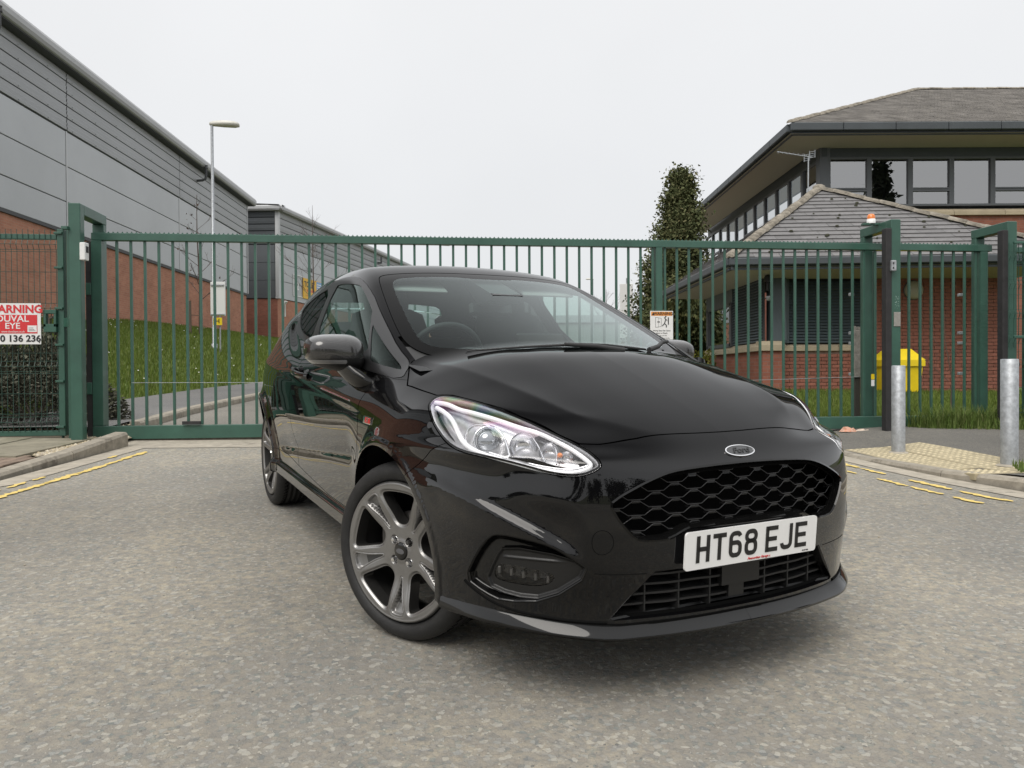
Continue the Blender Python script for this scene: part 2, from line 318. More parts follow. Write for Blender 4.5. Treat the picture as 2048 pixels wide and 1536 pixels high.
# threshold: concrete channel and gate track across the opening
mb = MB()
def gp(t): return (-3.97+8.14*t, 7.914+.916*t)       # gate line
GD = Vector((8.14, .916, 0)).normalized(); GNV = Vector((GD.y, -GD.x, 0))   # towards the camera
def gpt(s, off=0, z=0): p = Vector((-3.97, 7.914, z))+GD*s+GNV*off; return p
q = [gpt(.05, .62), gpt(7.15, .55), gpt(7.15, -.45), gpt(.05, -.45)]; mb.add([(p.x, p.y, gz(p.x, p.y)+.004) for p in q], [(0, 1, 2, 3)]); tag(mb.build('concrete_apron', m_conc), kind='structure')
m_steel = mat('worn_steel', (.16, .14, .12), .5, metal=.6, var=(20, .4))
mb = MB(); mb.bar(gpt(-.1, 0, gz(*gpt(-.1).xy)+.018), gpt(7.1, 0, gz(*gpt(7.1).xy)+.018), .03, .05); tag(mb.build('gate_track', m_steel), 'worn steel gate track set in the concrete apron', 'track')
# road beyond the gate
IRD = [(-3.95, 8.42), (3.1, 9.1), (4.0, 14), (4.0, 20), (-4.15, 20), (-4.35, 15.5), (-4.42, 12.25), (-4.40, 10.68), (-4.28, 9.26)]
strip('inner_road', IRD, m_inroad)
mb = MB(); z20 = gz(0, 20); mb.add([(-4.15, 20, gz(-4.15, 20)), (4.0, 20, gz(4, 20)), (14, 34, z20+.15), (22, 84, z20+.35), (-3.0, 84, z20+.35), (-3.6, 34, z20+.15)], [(0, 1, 2, 5), (5, 2, 3, 4)]); tag(mb.build('far_road', m_inroad), kind='structure')
# right-hand lawn + left bank base
# ---- kerbs: separate kerbstones
def kerbrun(name, pts, h, wd=.125, ln=.915, side=1, hh=None):
    """kerbstones along a polyline, road edge on the line, body to the given side"""
    P = [Vector((x, y)) for x, y in pts]; seg = [(b-a).length for a, b in zip(P[:-1], P[1:])]; tot = sum(seg); n = max(1, round(tot/ln)); root = None
    def at_(s):
        for a, b, l in zip(P[:-1], P[1:], seg):
            if s <= l+1e-6: return a+(b-a)*(s/l)
            s -= l
        return P[-1]
    root = thing(name, KLAB[name], 'kerb', (P[0].x, P[0].y, gz(P[0].x, P[0].y)))
    for i in range(n):
        a, b = at_(tot*i/n), at_(tot*(i+1)/n-.008); d = (b-a).normalized(); nn_ = Vector((-d.y, d.x))*side
        h0, h1 = (h, h) if hh is None else (hh(i/n), hh((i+1)/n)); V = []
        for p, hh_ in ((a, h0), (b, h1)):
            for o_, z in ((.0, -.12), (.004, hh_-.022), (.022, hh_), (wd, hh_+.002), (wd, -.12)):
                q_ = p+nn_*o_; V.append((q_.x, q_.y, gz(q_.x, q_.y)+z))
        mb = MB(); mb.add(V, [(k, (k+1) % 5, 5+(k+1) % 5, 5+k) for k in range(5)]+[(4, 3, 2, 1, 0), (5, 6, 7, 8, 9)]); mb.build('kerbstone', m_kerb, root)
    return root
KLAB = {'left_kerb': 'pale concrete kerb curving to the big green gate post on the left', 'right_kerb': 'concrete kerb dropping beside the buff tactile paving on the right', 'inner_kerb': 'low kerb along the footpath behind the gate bars'}
kerbrun('kerb', ROADL[::-1][1:][::1], 0, side=1) if False else None
def kerb(key, *a, **k): 
    global KLAB; KLAB['kerb'] = KLAB[key]; return kerbrun('kerb', *a, **k)
kerb('left_kerb', [(-9.0, 3.05), (-6.4, 3.4), (-4.75, 4.25), (-4.15, 4.85), (-3.78, 5.6), (-3.72, 6.6), (-3.70, 7.48)], .10, side=1, hh=lambda t: .035+.105*max(0, (t-.76)/.24)**1.3)
kerb('inner_kerb', [(-4.26, 8.9), (-4.42, 10.68), (-4.44, 12.25), (-4.37, 15.5), (-4.17, 20)], .09, side=1)
# ---- left footway: slabs, block strip, pebbles
lf = strip('left_footway', [(-3.86, 7.3), (-3.86, 6.6), (-3.90, 5.65), (-4.3, 4.95), (-4.85, 4.38), (-6.45, 3.53), (-9, 3.2), (-14, 3.2), (-14, 8.4), (-3.9, 8.4)], m_soil, .012)
mb = MB()
x0 = -3.98
for i in range(0, 9):
    for j in range(0, 2):
        cx, cy = -4.42-.60*i-.0, 7.35-.60*j+.02*((i*7+j*3) % 3-1)
        if cx > -4.2: continue
        s = MB(); V = [(cx+a*.293, cy+b*.293, gz(cx+a*.293, cy+b*.293)+z+.002*((i*5+j) % 3)) for z in (.02, .058) for a, b in ((-1, -1), (1, -1), (1, 1), (-1, 1))]
        s.add(V, [(3, 2, 1, 0), (4, 5, 6, 7), (0, 1, 5, 4), (1, 2, 6, 5), (2, 3, 7, 6), (3, 0, 4, 7)]); s.build('slab', m_slab, lf)
proto = None; cnt = 0
for i in range(34):
    for j in range(9):
        cx, cy = -4.02-.102*i, 6.36-.212*j+(.106 if i % 2 else 0)
        if cy < 4.75 and cx > -4.35: continue
        if cx > -3.93 or cnt >= 290 or (cx+4.85)*.95+(4.38-cy)*1.1 > .0 and cy < 4.9: continue
        if proto is None:
            s = MB(); s.box((0, 0, 0), (.098, .206, .05), bev=.004); proto = s.build('paving_block', m_block, lf, o=(0, 0, 0)); b_ = proto
        else: b_ = copyobj(proto, lf)
        b_.location = (cx, cy, gz(cx, cy)+.022+.003*math.sin(i*3.1+j*1.7)); b_.rotation_euler = groundrot(.01*math.sin(i*2.3+j)); cnt += 1
# pebbles round the post
def stones(name, n, area, size, m, flat=.6, zoff=0, seed=1):
    rg = np.random.default_rng(seed); ico = [(0, 0, 1), (.9, 0, .2), (.2, .85, .25), (-.8, .5, .1), (-.7, -.6, .2), (.35, -.9, .15), (0, 0, -.6)]
    tri = [(0, 1, 2), (0, 2, 3), (0, 3, 4), (0, 4, 5), (0, 5, 1), (6, 2, 1), (6, 3, 2), (6, 4, 3), (6, 5, 4), (6, 1, 5)]
    B = np.array(ico); P = area(rg, n); s = size[0]+(size[1]-size[0])*rg.random(len(P))**1.6; a = rg.random(len(P))*6.283
    ca, sa_ = np.cos(a), np.sin(a); st = 1+.6*rg.random((len(P), 1, 3))-.3; Q = B[None]*st*s[:, None, None]; Q[:, :, 2] *= flat
    X = Q[:, :, 0]*ca[:, None]-Q[:, :, 1]*sa_[:, None]+P[:, 0:1]; Y = Q[:, :, 0]*sa_[:, None]+Q[:, :, 1]*ca[:, None]+P[:, 1:2]; Z = Q[:, :, 2]+P[:, 2:3]+zoff
    V = np.stack([X, Y, Z], 2).reshape(-1, 3); T = (np.array(tri)[None]+7*np.arange(len(P))[:, None, None]).reshape(-1, 3)
    o = fastmesh(name, V, T, m, attr=np.repeat(rg.random(len(P)), 7)); o['kind'] = 'stuff'; return o
def m_tone(name, cols, rough=.85, bump=None):
    m, t, N, L, b = matn(name); a = N.new('ShaderNodeAttribute'); a.attribute_name = 'tone'; r = N.new('ShaderNodeValToRGB'); els = r.color_ramp.elements
    while len(els) < len(cols): els.new(.5)
    for i, c in enumerate(cols): els[i].position = i/(len(cols)-1); els[i].color = (*c, 1)
    L.new(a.outputs['Fac'], r.inputs[0]); L.new(r.outputs[0], b.inputs['Base Color']); b.inputs['Roughness'].default_value = rough; b.inputs['Specular IOR Level'].default_value = .25
    return m
m_peb = m_tone('pebbles', [(.30, .24, .16), (.48, .41, .28), (.38, .34, .27), (.60, .54, .42), (.25, .21, .17)])
def inpoly(px, py, poly): 
    r = np.zeros(len(px), bool); n = len(poly)
    for i in range(n):
        x0, y0 = poly[i]; x1, y1 = poly[(i+1) % n]; c = ((y0 > py) != (y1 > py)); r ^= c & (px < (x1-x0)*(py-y0)/(y1-y0+1e-12)+x0)
    return r
def polyarea(poly, hz=0):
    P = np.array(poly)
    def f(rg, n):
        x = rg.uniform(P[:, 0].min(), P[:, 0].max(), n*4); y = rg.uniform(P[:, 1].min(), P[:, 1].max(), n*4); k = inpoly(x, y, poly); x, y = x[k][:n], y[k][:n]
        return np.stack([x, y, gz(x, y)+hz], 1)
    return f
stones('pebbles', 2600, polyarea([(-3.86, 7.9), (-3.86, 6.75), (-4.02, 6.55), (-4.28, 6.85), (-4.42, 7.95), (-3.9, 8.0)], .035), (.014, .030), m_peb)
stones('pebbles', 1200, polyarea([(-4.35, 8.5), (-4.45, 10.4), (-5.2, 10.2), (-5.9, 8.9), (-5.6, 8.3)], .05), (.012, .03), m_peb, seed=4)
stones('loose_grit', 260, polyarea([(-3.6, 3), (3.6, 3), (3.1, 8), (-3.6, 8)], .002), (.002, .007), m_peb, seed=9)
# ---- right footway with tactile slabs and dropped kerb
KXY = [(3.4, 9.6), (3.5, 9), (3.62, 5.475), (3.74, 5.43), (3.50, 5.95), (3.32, 6.48), (3.15, 7.2), (3.15, 9.2)]
def kx(y): return float(np.interp(y, [3.2, 3.63, 4.12, 4.72, 5.43, 5.95, 6.48, 7.2, 9.5], [22, 9, 5.46, 4.30, 3.74, 3.50, 3.32, 3.15, 3.14]))
def drop(y): return float(sst(5.45, 6.25, np.float64(y)))
def hR(x, y): return gz(x, y)+.098-.072*drop(y)*(1-float(sst(.0, 1.25, np.float64(x-kx(y)))))
V = []; ys_r = list(np.linspace(3.2, 9.0, 48)); nx_ = 26
for y in ys_r:
    x0_ = kx(y)
    for i in range(nx_+1): x = x0_+(22.5-x0_)*(i/nx_)**2.2; yy = y; V.append((x, yy, hR(x, yy)))
rf = link('right_footway', meshdata('right_footway', V, [(j*(nx_+1)+i, j*(nx_+1)+i+1, (j+1)*(nx_+1)+i+1, (j+1)*(nx_+1)+i) for j in range(len(ys_r)-1) for i in range(nx_)], m_pave, smooth=True)); rf['kind'] = 'structure'
TD = Vector((.30, -1.62)).normalized(); TN = Vector((-TD.y, TD.x)); tproto = None
for i in range(4):
    for j in range(2):
        c = Vector((3.155, 7.36))+TD*(.2+.402*i)+TN*(.20+.402*j)
        if tproto is None:
            s = MB(); s.box((0, 0, -.02), (.397, .397, .05), bev=.003)
            for a in range(6):
                for b_ in range(6): s.lathe([(.0001, .0105), (.010, .010), (.0145, .0075), (.0165, .004)], ((a-2.5)*.064, (b_-2.5)*.064, 0), 8)
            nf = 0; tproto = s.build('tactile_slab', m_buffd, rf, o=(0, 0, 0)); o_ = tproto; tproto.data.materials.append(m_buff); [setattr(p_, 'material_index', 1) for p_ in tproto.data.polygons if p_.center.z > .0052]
        else: o_ = copyobj(tproto, rf)
        e_ = .2; sx_ = (hR(c.x+e_, c.y)-hR(c.x-e_, c.y))/(2*e_); sy_ = (hR(c.x, c.y+e_)-hR(c.x, c.y-e_))/(2*e_)
        o_.location = (c.x, c.y, (hR(c.x+e_, c.y)+hR(c.x-e_, c.y)+hR(c.x, c.y+e_)+hR(c.x, c.y-e_))/4+.002); o_.rotation_euler = groundrot(math.atan2(TD.y, TD.x), sx_, sy_)
kerb('right_kerb', [(3.03, 7.9), (3.03, 7.2), (3.20, 6.45), (3.38, 5.90), (3.62, 5.35), (4.2, 4.62), (5.4, 4.0), (9, 3.5)], .10, side=1, hh=lambda t: .024+.074*(1-drop(np.interp(t, [0, .076, .159, .222, .291, .39, .54, 1], [7.9, 7.2, 6.45, 5.9, 5.35, 4.62, 4.0, 3.5]))))
# ---- worn double yellow lines: broken flakes of paint
def yline(name, P, wd, pieces, label):
    P = [Vector(p) for p in P]; rg = random.Random(hash(label) % 1000 if False else len(label)); L_ = [(b-a).length for a, b in zip(P[:-1], P[1:])]; tot = sum(L_)
    def at_(s):
        for a, b, l in zip(P[:-1], P[1:], L_):
            if s <= l: return a+(b-a)*(s/l), (b-a).normalized()
            s -= l
        return P[-1], (P[-1]-P[-2]).normalized()
    mb = MB()
    for s0, s1, f in pieces:
        n = max(3, int((s1-s0)*tot/.028)); top = []; bot = []
        for k in range(n+1):
            p, d = at_(min(tot-.001, tot*(s0+(s1-s0)*k/n))); nn_ = Vector((-d.y, d.x)); e = min(1, .45+3*k/n, .45+3*(n-k)/n)*f*wd/2
            top.append(p+nn_*(e*(.35+.95*rg.random()))); bot.append(p-nn_*(e*(.35+.95*rg.random())))
        V = [(q.x, q.y, gz(q.x, q.y)+.0068) for q in top+bot]; mb.add(V, [(n+1+k, n+2+k, k+1, k) for k in range(n)])
    return tag(mb.build(name, m_yel), kind='structure')
yline('yellow_line', [(-4.4, 3.7), (-3.55, 4.4), (-3.34, 5.0), (-3.33, 6.2), (-3.36, 7.12)], .075, [(.0, .18, .9), (.20, .30, .8), (.31, .43, .7), (.435, .60, .95), (.59, .70, 1), (.69, .80, .9), (.80, .88, .6), (.875, .93, .9), (.925, 1, 1)], 'a')
yline('yellow_line', [(-4.6, 3.9), (-3.72, 4.6), (-3.50, 5.1), (-3.49, 6.2), (-3.50, 7.0)], .07, [(0, .2, .9), (.28, .40, 1), (.45, .52, .7), (.54, .60, .8), (.62, .66, .6), (.92, .96, .8)], 'ab')
yline('yellow_line', [(2.80, 7.6), (2.84, 6.6), (3.02, 5.85), (3.22, 5.2), (3.7, 4.6)], .085, [(.0, .24, .9), (.25, .36, .9), (.37, .46, .7), (.54, .66, .9), (.68, .80, .8), (.82, 1, .9)], 'abc')
yline('yellow_line', [(2.60, 7.5), (2.64, 6.5), (2.84, 5.75), (3.02, 5.1), (3.4, 4.5)], .08, [(.0, .22, .9), (.23, .36, .9), (.37, .43, .6), (.50, .60, .8), (.61, .70, .8), (.73, .80, .7)], 'abcd')

# pale concrete channels along both kerbs
strip('kerb_channel', [(-3.70, 7.42), (-3.70, 6.6), (-3.72, 5.6), (-4.15, 4.85), (-4.75, 4.25), (-6.4, 3.4), (-9, 3.05), (-9, 2.85), (-6.3, 3.17), (-4.58, 4.02), (-3.94, 4.66), (-3.52, 5.5), (-3.50, 6.6), (-3.49, 7.36)], m_conc, .0045)
strip('kerb_channel', [(3.03, 8.0), (3.03, 7.2), (3.20, 6.45), (3.38, 5.90), (3.62, 5.35), (4.2, 4.62), (5.4, 4.0), (5.36, 3.8), (4.08, 4.43), (3.42, 5.24), (3.17, 5.84), (3.0, 6.42), (2.84, 7.17), (2.84, 8.0)], m_conc, .0045)
# real stone chips standing proud of the surface where the road is nearest
m_chips = m_tone('road_chips', [(.15, .152, .142), (.20, .195, .178), (.25, .245, .225), (.30, .29, .255), (.38, .36, .31), (.19, .205, .19)], .92)
def neararea(rg, n):
    y = 1.15+5.6*rg.random(n*2)**1.55; x = (rg.random(n*2)*2-1)*(.62+.70*y); k = (x > -3.4) & (x < 2.75+.0*y); x, y = x[k][:n], y[k][:n]; return np.stack([x, y, gz(x, y)-.0012], 1)
stones('road_chippings', 42000, neararea, (.003, .0068), m_chips, flat=.45, seed=21)
# ================================================================ GATE, POSTS, FENCES
m_green = mat('green_paint', (.036, .098, .072), .42, var=(3, .18), bump=(400, .03), coat=.15, stain=(9, (.045, .105, .075), .66))
m_greend = mat('green_paint_dark', (.016, .06, .042), .45, var=(3, .2))
m_blackrub = mat('rubber_edge', (.022, .021, .022), .7, var=(12, .3))
m_galv = mat('galvanised_steel', (.40, .42, .44), .48, metal=.55, var=(26, .28), bump=(40, .08))
m_whitep = mat('white_plastic', (.72, .73, .72), .4)
m_signw = mat('sign_white', (.74, .74, .73), .45, var=(6, .05)); m_signr = mat('sign_red', (.60, .035, .04), .45); m_signk = mat('sign_black', (.02, .02, .022), .5); m_signo = mat('sign_orange', (.72, .27, .04), .45)
ZB, ZT = .405, 2.505
gate = thing('sliding_gate', 'long green steel sliding gate of upright bars with a toothed top rail', 'gate', gpt(0, 0, ZB))
def gbar(name, s, off, z0, z1, wx, wy, m=None, par=None, bev=.003):
    p = gpt(s, off, 0); mb = MB(); mb.bar((p.x, p.y, z0), (p.x, p.y, z1), wy, wx, up=tuple(GD), bev=bev); return mb.build(name, m or m_green, par or gate)
def grail(name, s0, s1, zc, h, d, off=0, m=None, par=None, bev=.004):
    mb = MB(); mb.bar(gpt(s0, off, zc), gpt(s1, off, zc), d, h, bev=bev); return mb.build(name, m or m_green, par or gate)
SEND = 9.56; SBEG = -.275
grail('bottom_rail', SBEG, SEND, ZB+.068, .135, .10)
grail('top_rail', SBEG, SEND, ZT-.045, .075, .075)
SM = 5.62                                                            # mid stile
gbar('stile', SBEG+.05, 0, ZB+.14, ZT-.085, .10, .085); gbar('stile', SM, .0, ZB+.14, ZT-.085, .07, .085); gbar('stile', 9.46, 0, ZB+.14, ZT-.085, .09, .085)
p0 = None; s = -.04
mbp = MB(); mbp.box((0, 0, 0), (.025, .025, ZT-ZB-.225), rz=math.atan2(GD.y, GD.x), bev=.002); nb = 0
while s < SEND-.15:
    if abs(s-SM) > .06:
        p = gpt(s, 0, (ZB+.14+ZT-.085)/2)
        if p0 is None: p0 = mbp.build('bar', m_green, gate, o=(0, 0, 0)); b_ = p0
        else: b_ = copyobj(p0, gate)
        b_.location = p-gate.location; nb += 1
    s += .1365
mb = MB(); s = SBEG+.02; ux = GD; k = 0                                    # toothed anti-climb strip
while s < SEND-.05:
    a, b_, c = gpt(s, .0, ZT-.008), gpt(s+.045, 0, ZT-.008), None; P_ = []
    for t, z in ((0, 0), (0, .022), (.006, .012), (.016, .006), (.029, .006), (.039, .012), (.045, .022), (.045, 0)): q = gpt(s+t, 0, ZT-.008+z); P_.append(q)
    mb.add([tuple(q+GNV*.002) for q in P_], [tuple(range(8))]); mb.add([tuple(q-GNV*.002) for q in P_], [tuple(range(7, -1, -1))]); s += .0452
tag(mb.build('toothed_strip', m_green, gate), kind='stuff')
gbar('rubber_edge', SBEG-.03, 0, ZB+.02, ZT-.10, .055, .07, m_blackrub)
for z in (ZB+.52, 1.93): gbar('edge_clamp', SBEG-.03, .03, z-.06, z+.06, .05, .03)
mb = MB(); mb.bar(gpt(.60, .06, ZB+.16), gpt(.78, .06, ZB+.16), .03, .035); mb.build('guide_block', m_blackrub, gate)
mb = MB(); mb.tube([gpt(.12, .09, .98), gpt(3.2, .09, .965), gpt(6.2, .09, .95), gpt(7.9, .09, .99)], .0022, n=4); mb.build('guide_wire', m_galv, gate)
# posts: portals in depth
def portal(label, s, foff, roff, w_=.145, zt=2.72, inner=1, extras=()):
    c = gpt(s, 0, 0); zg = gz(c.x, c.y)+.02; t = thing('gate_post', label, 'gate post', (c.x, c.y, zg))
    for nm, off in (('front_leg', foff), ('rear_leg', -roff)):
        p = gpt(s, off, 0); mb = MB(); mb.bar((p.x, p.y, zg-.15), (p.x, p.y, zt if nm == 'front_leg' else zt-.1005), w_*.85 if nm == 'front_leg' else w_*.7, w_, up=tuple(GD), bev=.006); mb.build(nm, m_green, t)
    mb = MB(); a = gpt(s, foff-w_*.41, zt-.05); b_ = gpt(s, -roff-.045, zt-.05); mb.bar(a, b_, w_*.98, .10, bev=.005); mb.build('top_beam', m_green, t)
    return t
pL = portal('tall green portal gate post on the left with a white sensor box', -.285, .34, .20, w_=.112)
p = gpt(-.205, .34, 2.255); mb = MB(); mb.box((p.x, p.y-.02, p.z), (.055, .075, .17), bev=.006); ph = mb.build('sensor_box', m_whitep, pL)
mb = MB(); mb.box((p.x+.03, p.y-.02, p.z+.02), (.004, .04, .06)); mb.build('sensor_lens', m_signk, ph)
p = gpt(-.36, .40, 2.475); mb = MB(); mb.box(tuple(p), (.06, .05, .03), bev=.003); mb.build('bracket', m_green, pL)
pR = portal('green portal gate post with amber beacon and small steel plate', 8.155, .34, .18, w_=.112, zt=2.70)
p = gpt(8.064, .36, 0); mb = MB(); mb.bar((p.x, p.y, gz(p.x, p.y)), (p.x, p.y, 2.60), .09, .066, up=tuple(GD), bev=.006); mb.build('rubber_edge', m_blackrub, pR)
p = gpt(8.10, .42, 2.19); mb = MB(); mb.box(tuple(p), (.055, .05, .115), bev=.006); sb = mb.build('sensor_box', m_galv, pR)
for dz in (.025, -.025): mb = MB(); mb.box((p.x-.008, p.y-.027, p.z+dz), (.014, .004, .02)); mb.build('sensor_eye', m_signk, sb)
p = gpt(8.165, .392, 1.615); mb = MB(); mb.box(tuple(p), (.078, .006, .155), rz=math.atan2(GD.y, GD.x), bev=.002); pl_ = mb.build('steel_plate', mat('plate_metal', (.36, .34, .31), .42, metal=.5, var=(30, .15)), pR)
for a in (-.03, .03):
    for b_ in (-.068, .068): q = gpt(8.165+a, .396, 1.615+b_); mb = MB(); mb.lathe([(.004, 0), (.003, .002), (.0001, .0025)], tuple(q), 8, M=Matrix.Rotation(R(90), 3, 'X')); mb.build('screw', m_galv, pl_)
mb = MB(); rg_ = random.Random(5); pts = []
for k in range(26):                                                  # scraped, flaky paint above the plate
    q = gpt(8.165+rg_.uniform(-.022, .022), .3895, 1.73+.14*rg_.random()); e = rg_.uniform(.003, .011); mb.add([(q.x-e*.4, q.y, q.z), (q.x+e*.5, q.y, q.z-e*.3), (q.x+e*.2, q.y, q.z+e)], [(0, 1, 2)])
tag(mb.build('paint_scrape', mat('bare_paint', (.30, .42, .38), .6), pR), kind='stuff')
p = gpt(8.03, .12, 2.70); mb = MB(); mb.lathe([(.046, 0), (.046, .05), (.0001, .052)], (p.x, p.y, 2.70), 16); bc = mb.build('beacon_base', m_whitep, pR)
mb = MB(); mb.lathe([(.043, .05), (.043, .085), (.03, .105), (.0001, .11)], (p.x, p.y, 2.70), 16); mb.build('amber_dome', mat('amber_plastic', (.72, .20, .03), .2, coat=.5), bc)
mb = MB(); mb.box((p.x+.03, p.y, 2.695), (.26, .06, .02)); mb.build('beacon_bracket', m_green, pR)
pR2 = portal('green portal post at the far right wrapped by mesh fencing', 9.525, .34, .15, w_=.115, zt=2.70)
p = gpt(9.432, .36, 0); mb = MB(); mb.bar((p.x, p.y, gz(p.x, p.y)), (p.x, p.y, 2.60), .09, .066, up=tuple(GD), bev=.006); mb.build('rubber_edge', m_blackrub, pR2)
for pp, s0 in ((pR, 8.155), (pR2, 9.525)):                          # second rear upright and guide rollers of each portal
    q2 = gpt(s0+.02, -.30, 0); mb = MB(); mb.bar((q2.x+.09, q2.y, gz(q2.x, q2.y)-.1), (q2.x+.09, q2.y, 2.45), .09, .07, up=tuple(GD), bev=.004); mb.build('guide_upright', m_greend, pp)
    for z in (1.02, 1.38, 1.50, 1.95): q2 = gpt(s0-.14, -.26, z); mb = MB(); mb.box(tuple(q2), (.05, .05, .035), bev=.004); mb.build('guide_roller', m_galv, pp)
# slim post beside the big one
q = gpt(-.375, .22, 0); mb = MB(); mb.bar((q.x, q.y, gz(q.x, q.y)-.1), (q.x, q.y, 2.50), .078, .08, up=tuple(GD), bev=.004); tag(mb.build('slim_post', m_green), 'slim green square post between mesh panel and tall gate post', 'post')
# welded mesh panels
m_wire = mat('green_wire', (.020, .060, .044), .5)
def meshpanel(label, a, b_, z0, z1, n_v, rails=True, root=None, zs=None):
    a, b_ = Vector(a), Vector(b_); d = (b_-a).normalized(); nn_ = Vector((d.y, -d.x, 0)); ln = (b_-a).length
    t = thing('mesh_fence', label, 'fence', (a.x, a.y, z0))
    mb = MB(); F4 = [(-1, -1), (1, -1), (1, 1), (-1, 1)]
    folds = [z0+.10, z0+(z1-z0)*.33, z0+(z1-z0)*.62, z1-.12]
    def bulge(z): return sum(.022*max(0, 1-abs(z-f)/.05) for f in folds)
    zz = sorted(set([z0-.0, z1+.03]+[f+e for f in folds for e in (-.05, 0, .05)]))
    n = int(ln/.0505)
    for i in range(n+1):
        x = a+d*(ln*i/n); P_ = [(x+nn_*bulge(z)) for z in zz]; V = []
        for p_, z in zip(P_, zz): V += [(p_.x+d.x*e*.0022+nn_.x*g*.0022, p_.y+d.y*e*.0022+nn_.y*g*.0022, z) for e, g in F4]
        mb.add(V, [(k*4+e, k*4+(e+1) % 4, (k+1)*4+(e+1) % 4, (k+1)*4+e) for k in range(len(zz)-1) for e in range(4)])
    zh = list(np.arange(z0+.18, z1-.1, .20))+[f+e for f in folds for e in (-.05, 0, .05)]
    for z in zh: mb.bar(a+nn_*(bulge(z)+.004)+Vector((0, 0, z)), b_+nn_*(bulge(z)+.004)+Vector((0, 0, z)), .0045, .0045)
    tag(mb.build('wire_mesh', m_wire, t), kind='stuff')
    return t, d, nn_, ln
A0, B0 = gpt(-1.75, .16, 0), gpt(-.50, .16, 0)
fL, d, nn_, ln = meshpanel('green mesh gate panel on the left carrying the red security sign', A0, B0, .50, 2.47, 0)
mb = MB(); mb.bar(Vector((A0.x, A0.y, 2.43))+nn_*-.03, Vector((B0.x, B0.y, 2.43))+nn_*-.03, .05, .05, bev=.003); mb.build('top_rail', m_green, fL)
mb = MB(); mb.bar(Vector((A0.x, A0.y, .485))+nn_*-.03, Vector((B0.x, B0.y, .485))+nn_*-.03, .05, .05, bev=.003); mb.build('bottom_rail', m_green, fL)
q = Vector((B0.x, B0.y, 0))+d*.0; mb = MB(); mb.bar((q.x, q.y, .46), (q.x, q.y, 2.50), .07, .06, up=tuple(d), bev=.004); mb.build('frame_upright', m_green, fL)
for z in (.55, 1.0, 1.36, 1.72, 2.12, 2.46): mb = MB(); mb.box((q.x-.01, q.y-.04, z), (.08, .03, .022), bev=.003); mb.build('clip', m_green, fL)
mb = MB(); mb.bar((q.x-.01, q.y, .38), (q.x-.01, q.y, .47), .018, .018); mb.build('drop_bolt', m_greend, fL)
lk = Vector((q.x-.085, q.y-.05, 1.60)); mb = MB()                      # lock box with an opening
for c, dd in (((0, .085), (.125, .04)), ((0, -.075), (.125, .08)), ((-.05, 0), (.025, .13)), ((.05, 0), (.025, .13))): mb.box((lk.x+c[0], lk.y, lk.z+c[1]), (dd[0], .05, dd[1]), bev=.003)
lb = mb.build('lock_box', m_green, fL); mb = MB(); mb.tube([(lk.x-.01, lk.y-.01, lk.z-.05), (lk.x-.01, lk.y-.01, lk.z+.02), (lk.x+.03, lk.y-.02, lk.z+.03)], .013, n=6); mb.build('lock_cylinder', m_steel, lb)
mb = MB(); mb.bar((q.x+.03, q.y-.01, 1.58), gpt(-.375, .26, 1.58), .04, .09, bev=.003); mb.build('latch_plate', m_green, fL)
# the fence run further left (out of view) and right of the far post
A1, B1 = gpt(9.62, .30, 0), gpt(13.6, .30, 0)
fR, d2, n2, _ = meshpanel('green mesh fence running off to the right of the last gate post', A1, B1, .48, 2.42, 0)
mb = MB(); mb.bar(Vector((A1.x, A1.y, 2.40))-n2*.03, Vector((B1.x, B1.y, 2.40))-n2*.03, .06, .06, bev=.003); mb.build('top_rail', m_green, fR)
for sx in (9.80, 12.2): q = gpt(sx, .26, 0); mb = MB(); mb.bar((q.x, q.y, .2), (q.x, q.y, 2.5), .06, .06, up=tuple(d2), bev=.003); mb.build('fence_post', m_green, fR)
A2, B2 = gpt(9.43, .455, 0), gpt(9.66, .455, 0)
fW, d3, n3, _ = meshpanel('short offcut of green mesh clipped over the far right gate post', A2, B2, 1.30, 2.42, 0)
for z in (1.42, 2.45): q = gpt(9.525, .48, z); mb = MB(); mb.box(tuple(q), (.11, .03, .028), bev=.003); mb.build('clip', m_green, fW)
# bollards
for X_, Y_, rr_, hgt, lab in ((1.70, 7.40, .0615, .875, 'galvanised bollard on the tarmac directly in front of the beacon post'), (4.00, 6.235, .066, .905, 'taller galvanised bollard at the right end of the tactile paving')):
    pass
def bollard(x, y, r, h, lab):
    z = hR(x, y); t = thing('bollard', lab, 'bollard', (x, y, z), 'bollards by the gate')
    mb = MB(); mb.lathe([(r, -.1), (r, h-.004), (r-.003, h), (r-.012, h+.001)], (x, y, z), 40); mb.build('tube', m_galv, t)
    mb = MB(); mb.lathe([(r-.012, h-.003), (.0001, h-.002)], (x, y, z), 40); mb.build('cap', m_galv, t)
    mb = MB(); mb.lathe([(r+.035, .002), (r+.018, .012), (r-.001, .016)], (x, y, z), 30); mb.build('mortar_collar', m_conc, t)
bollard(3.535, 7.10, .0580, .80, 'slim galvanised bollard on the tarmac in front of the beacon post')
bollard(4.0, 6.24, .0640, .86, 'thicker galvanised bollard standing furthest right at the paving end')
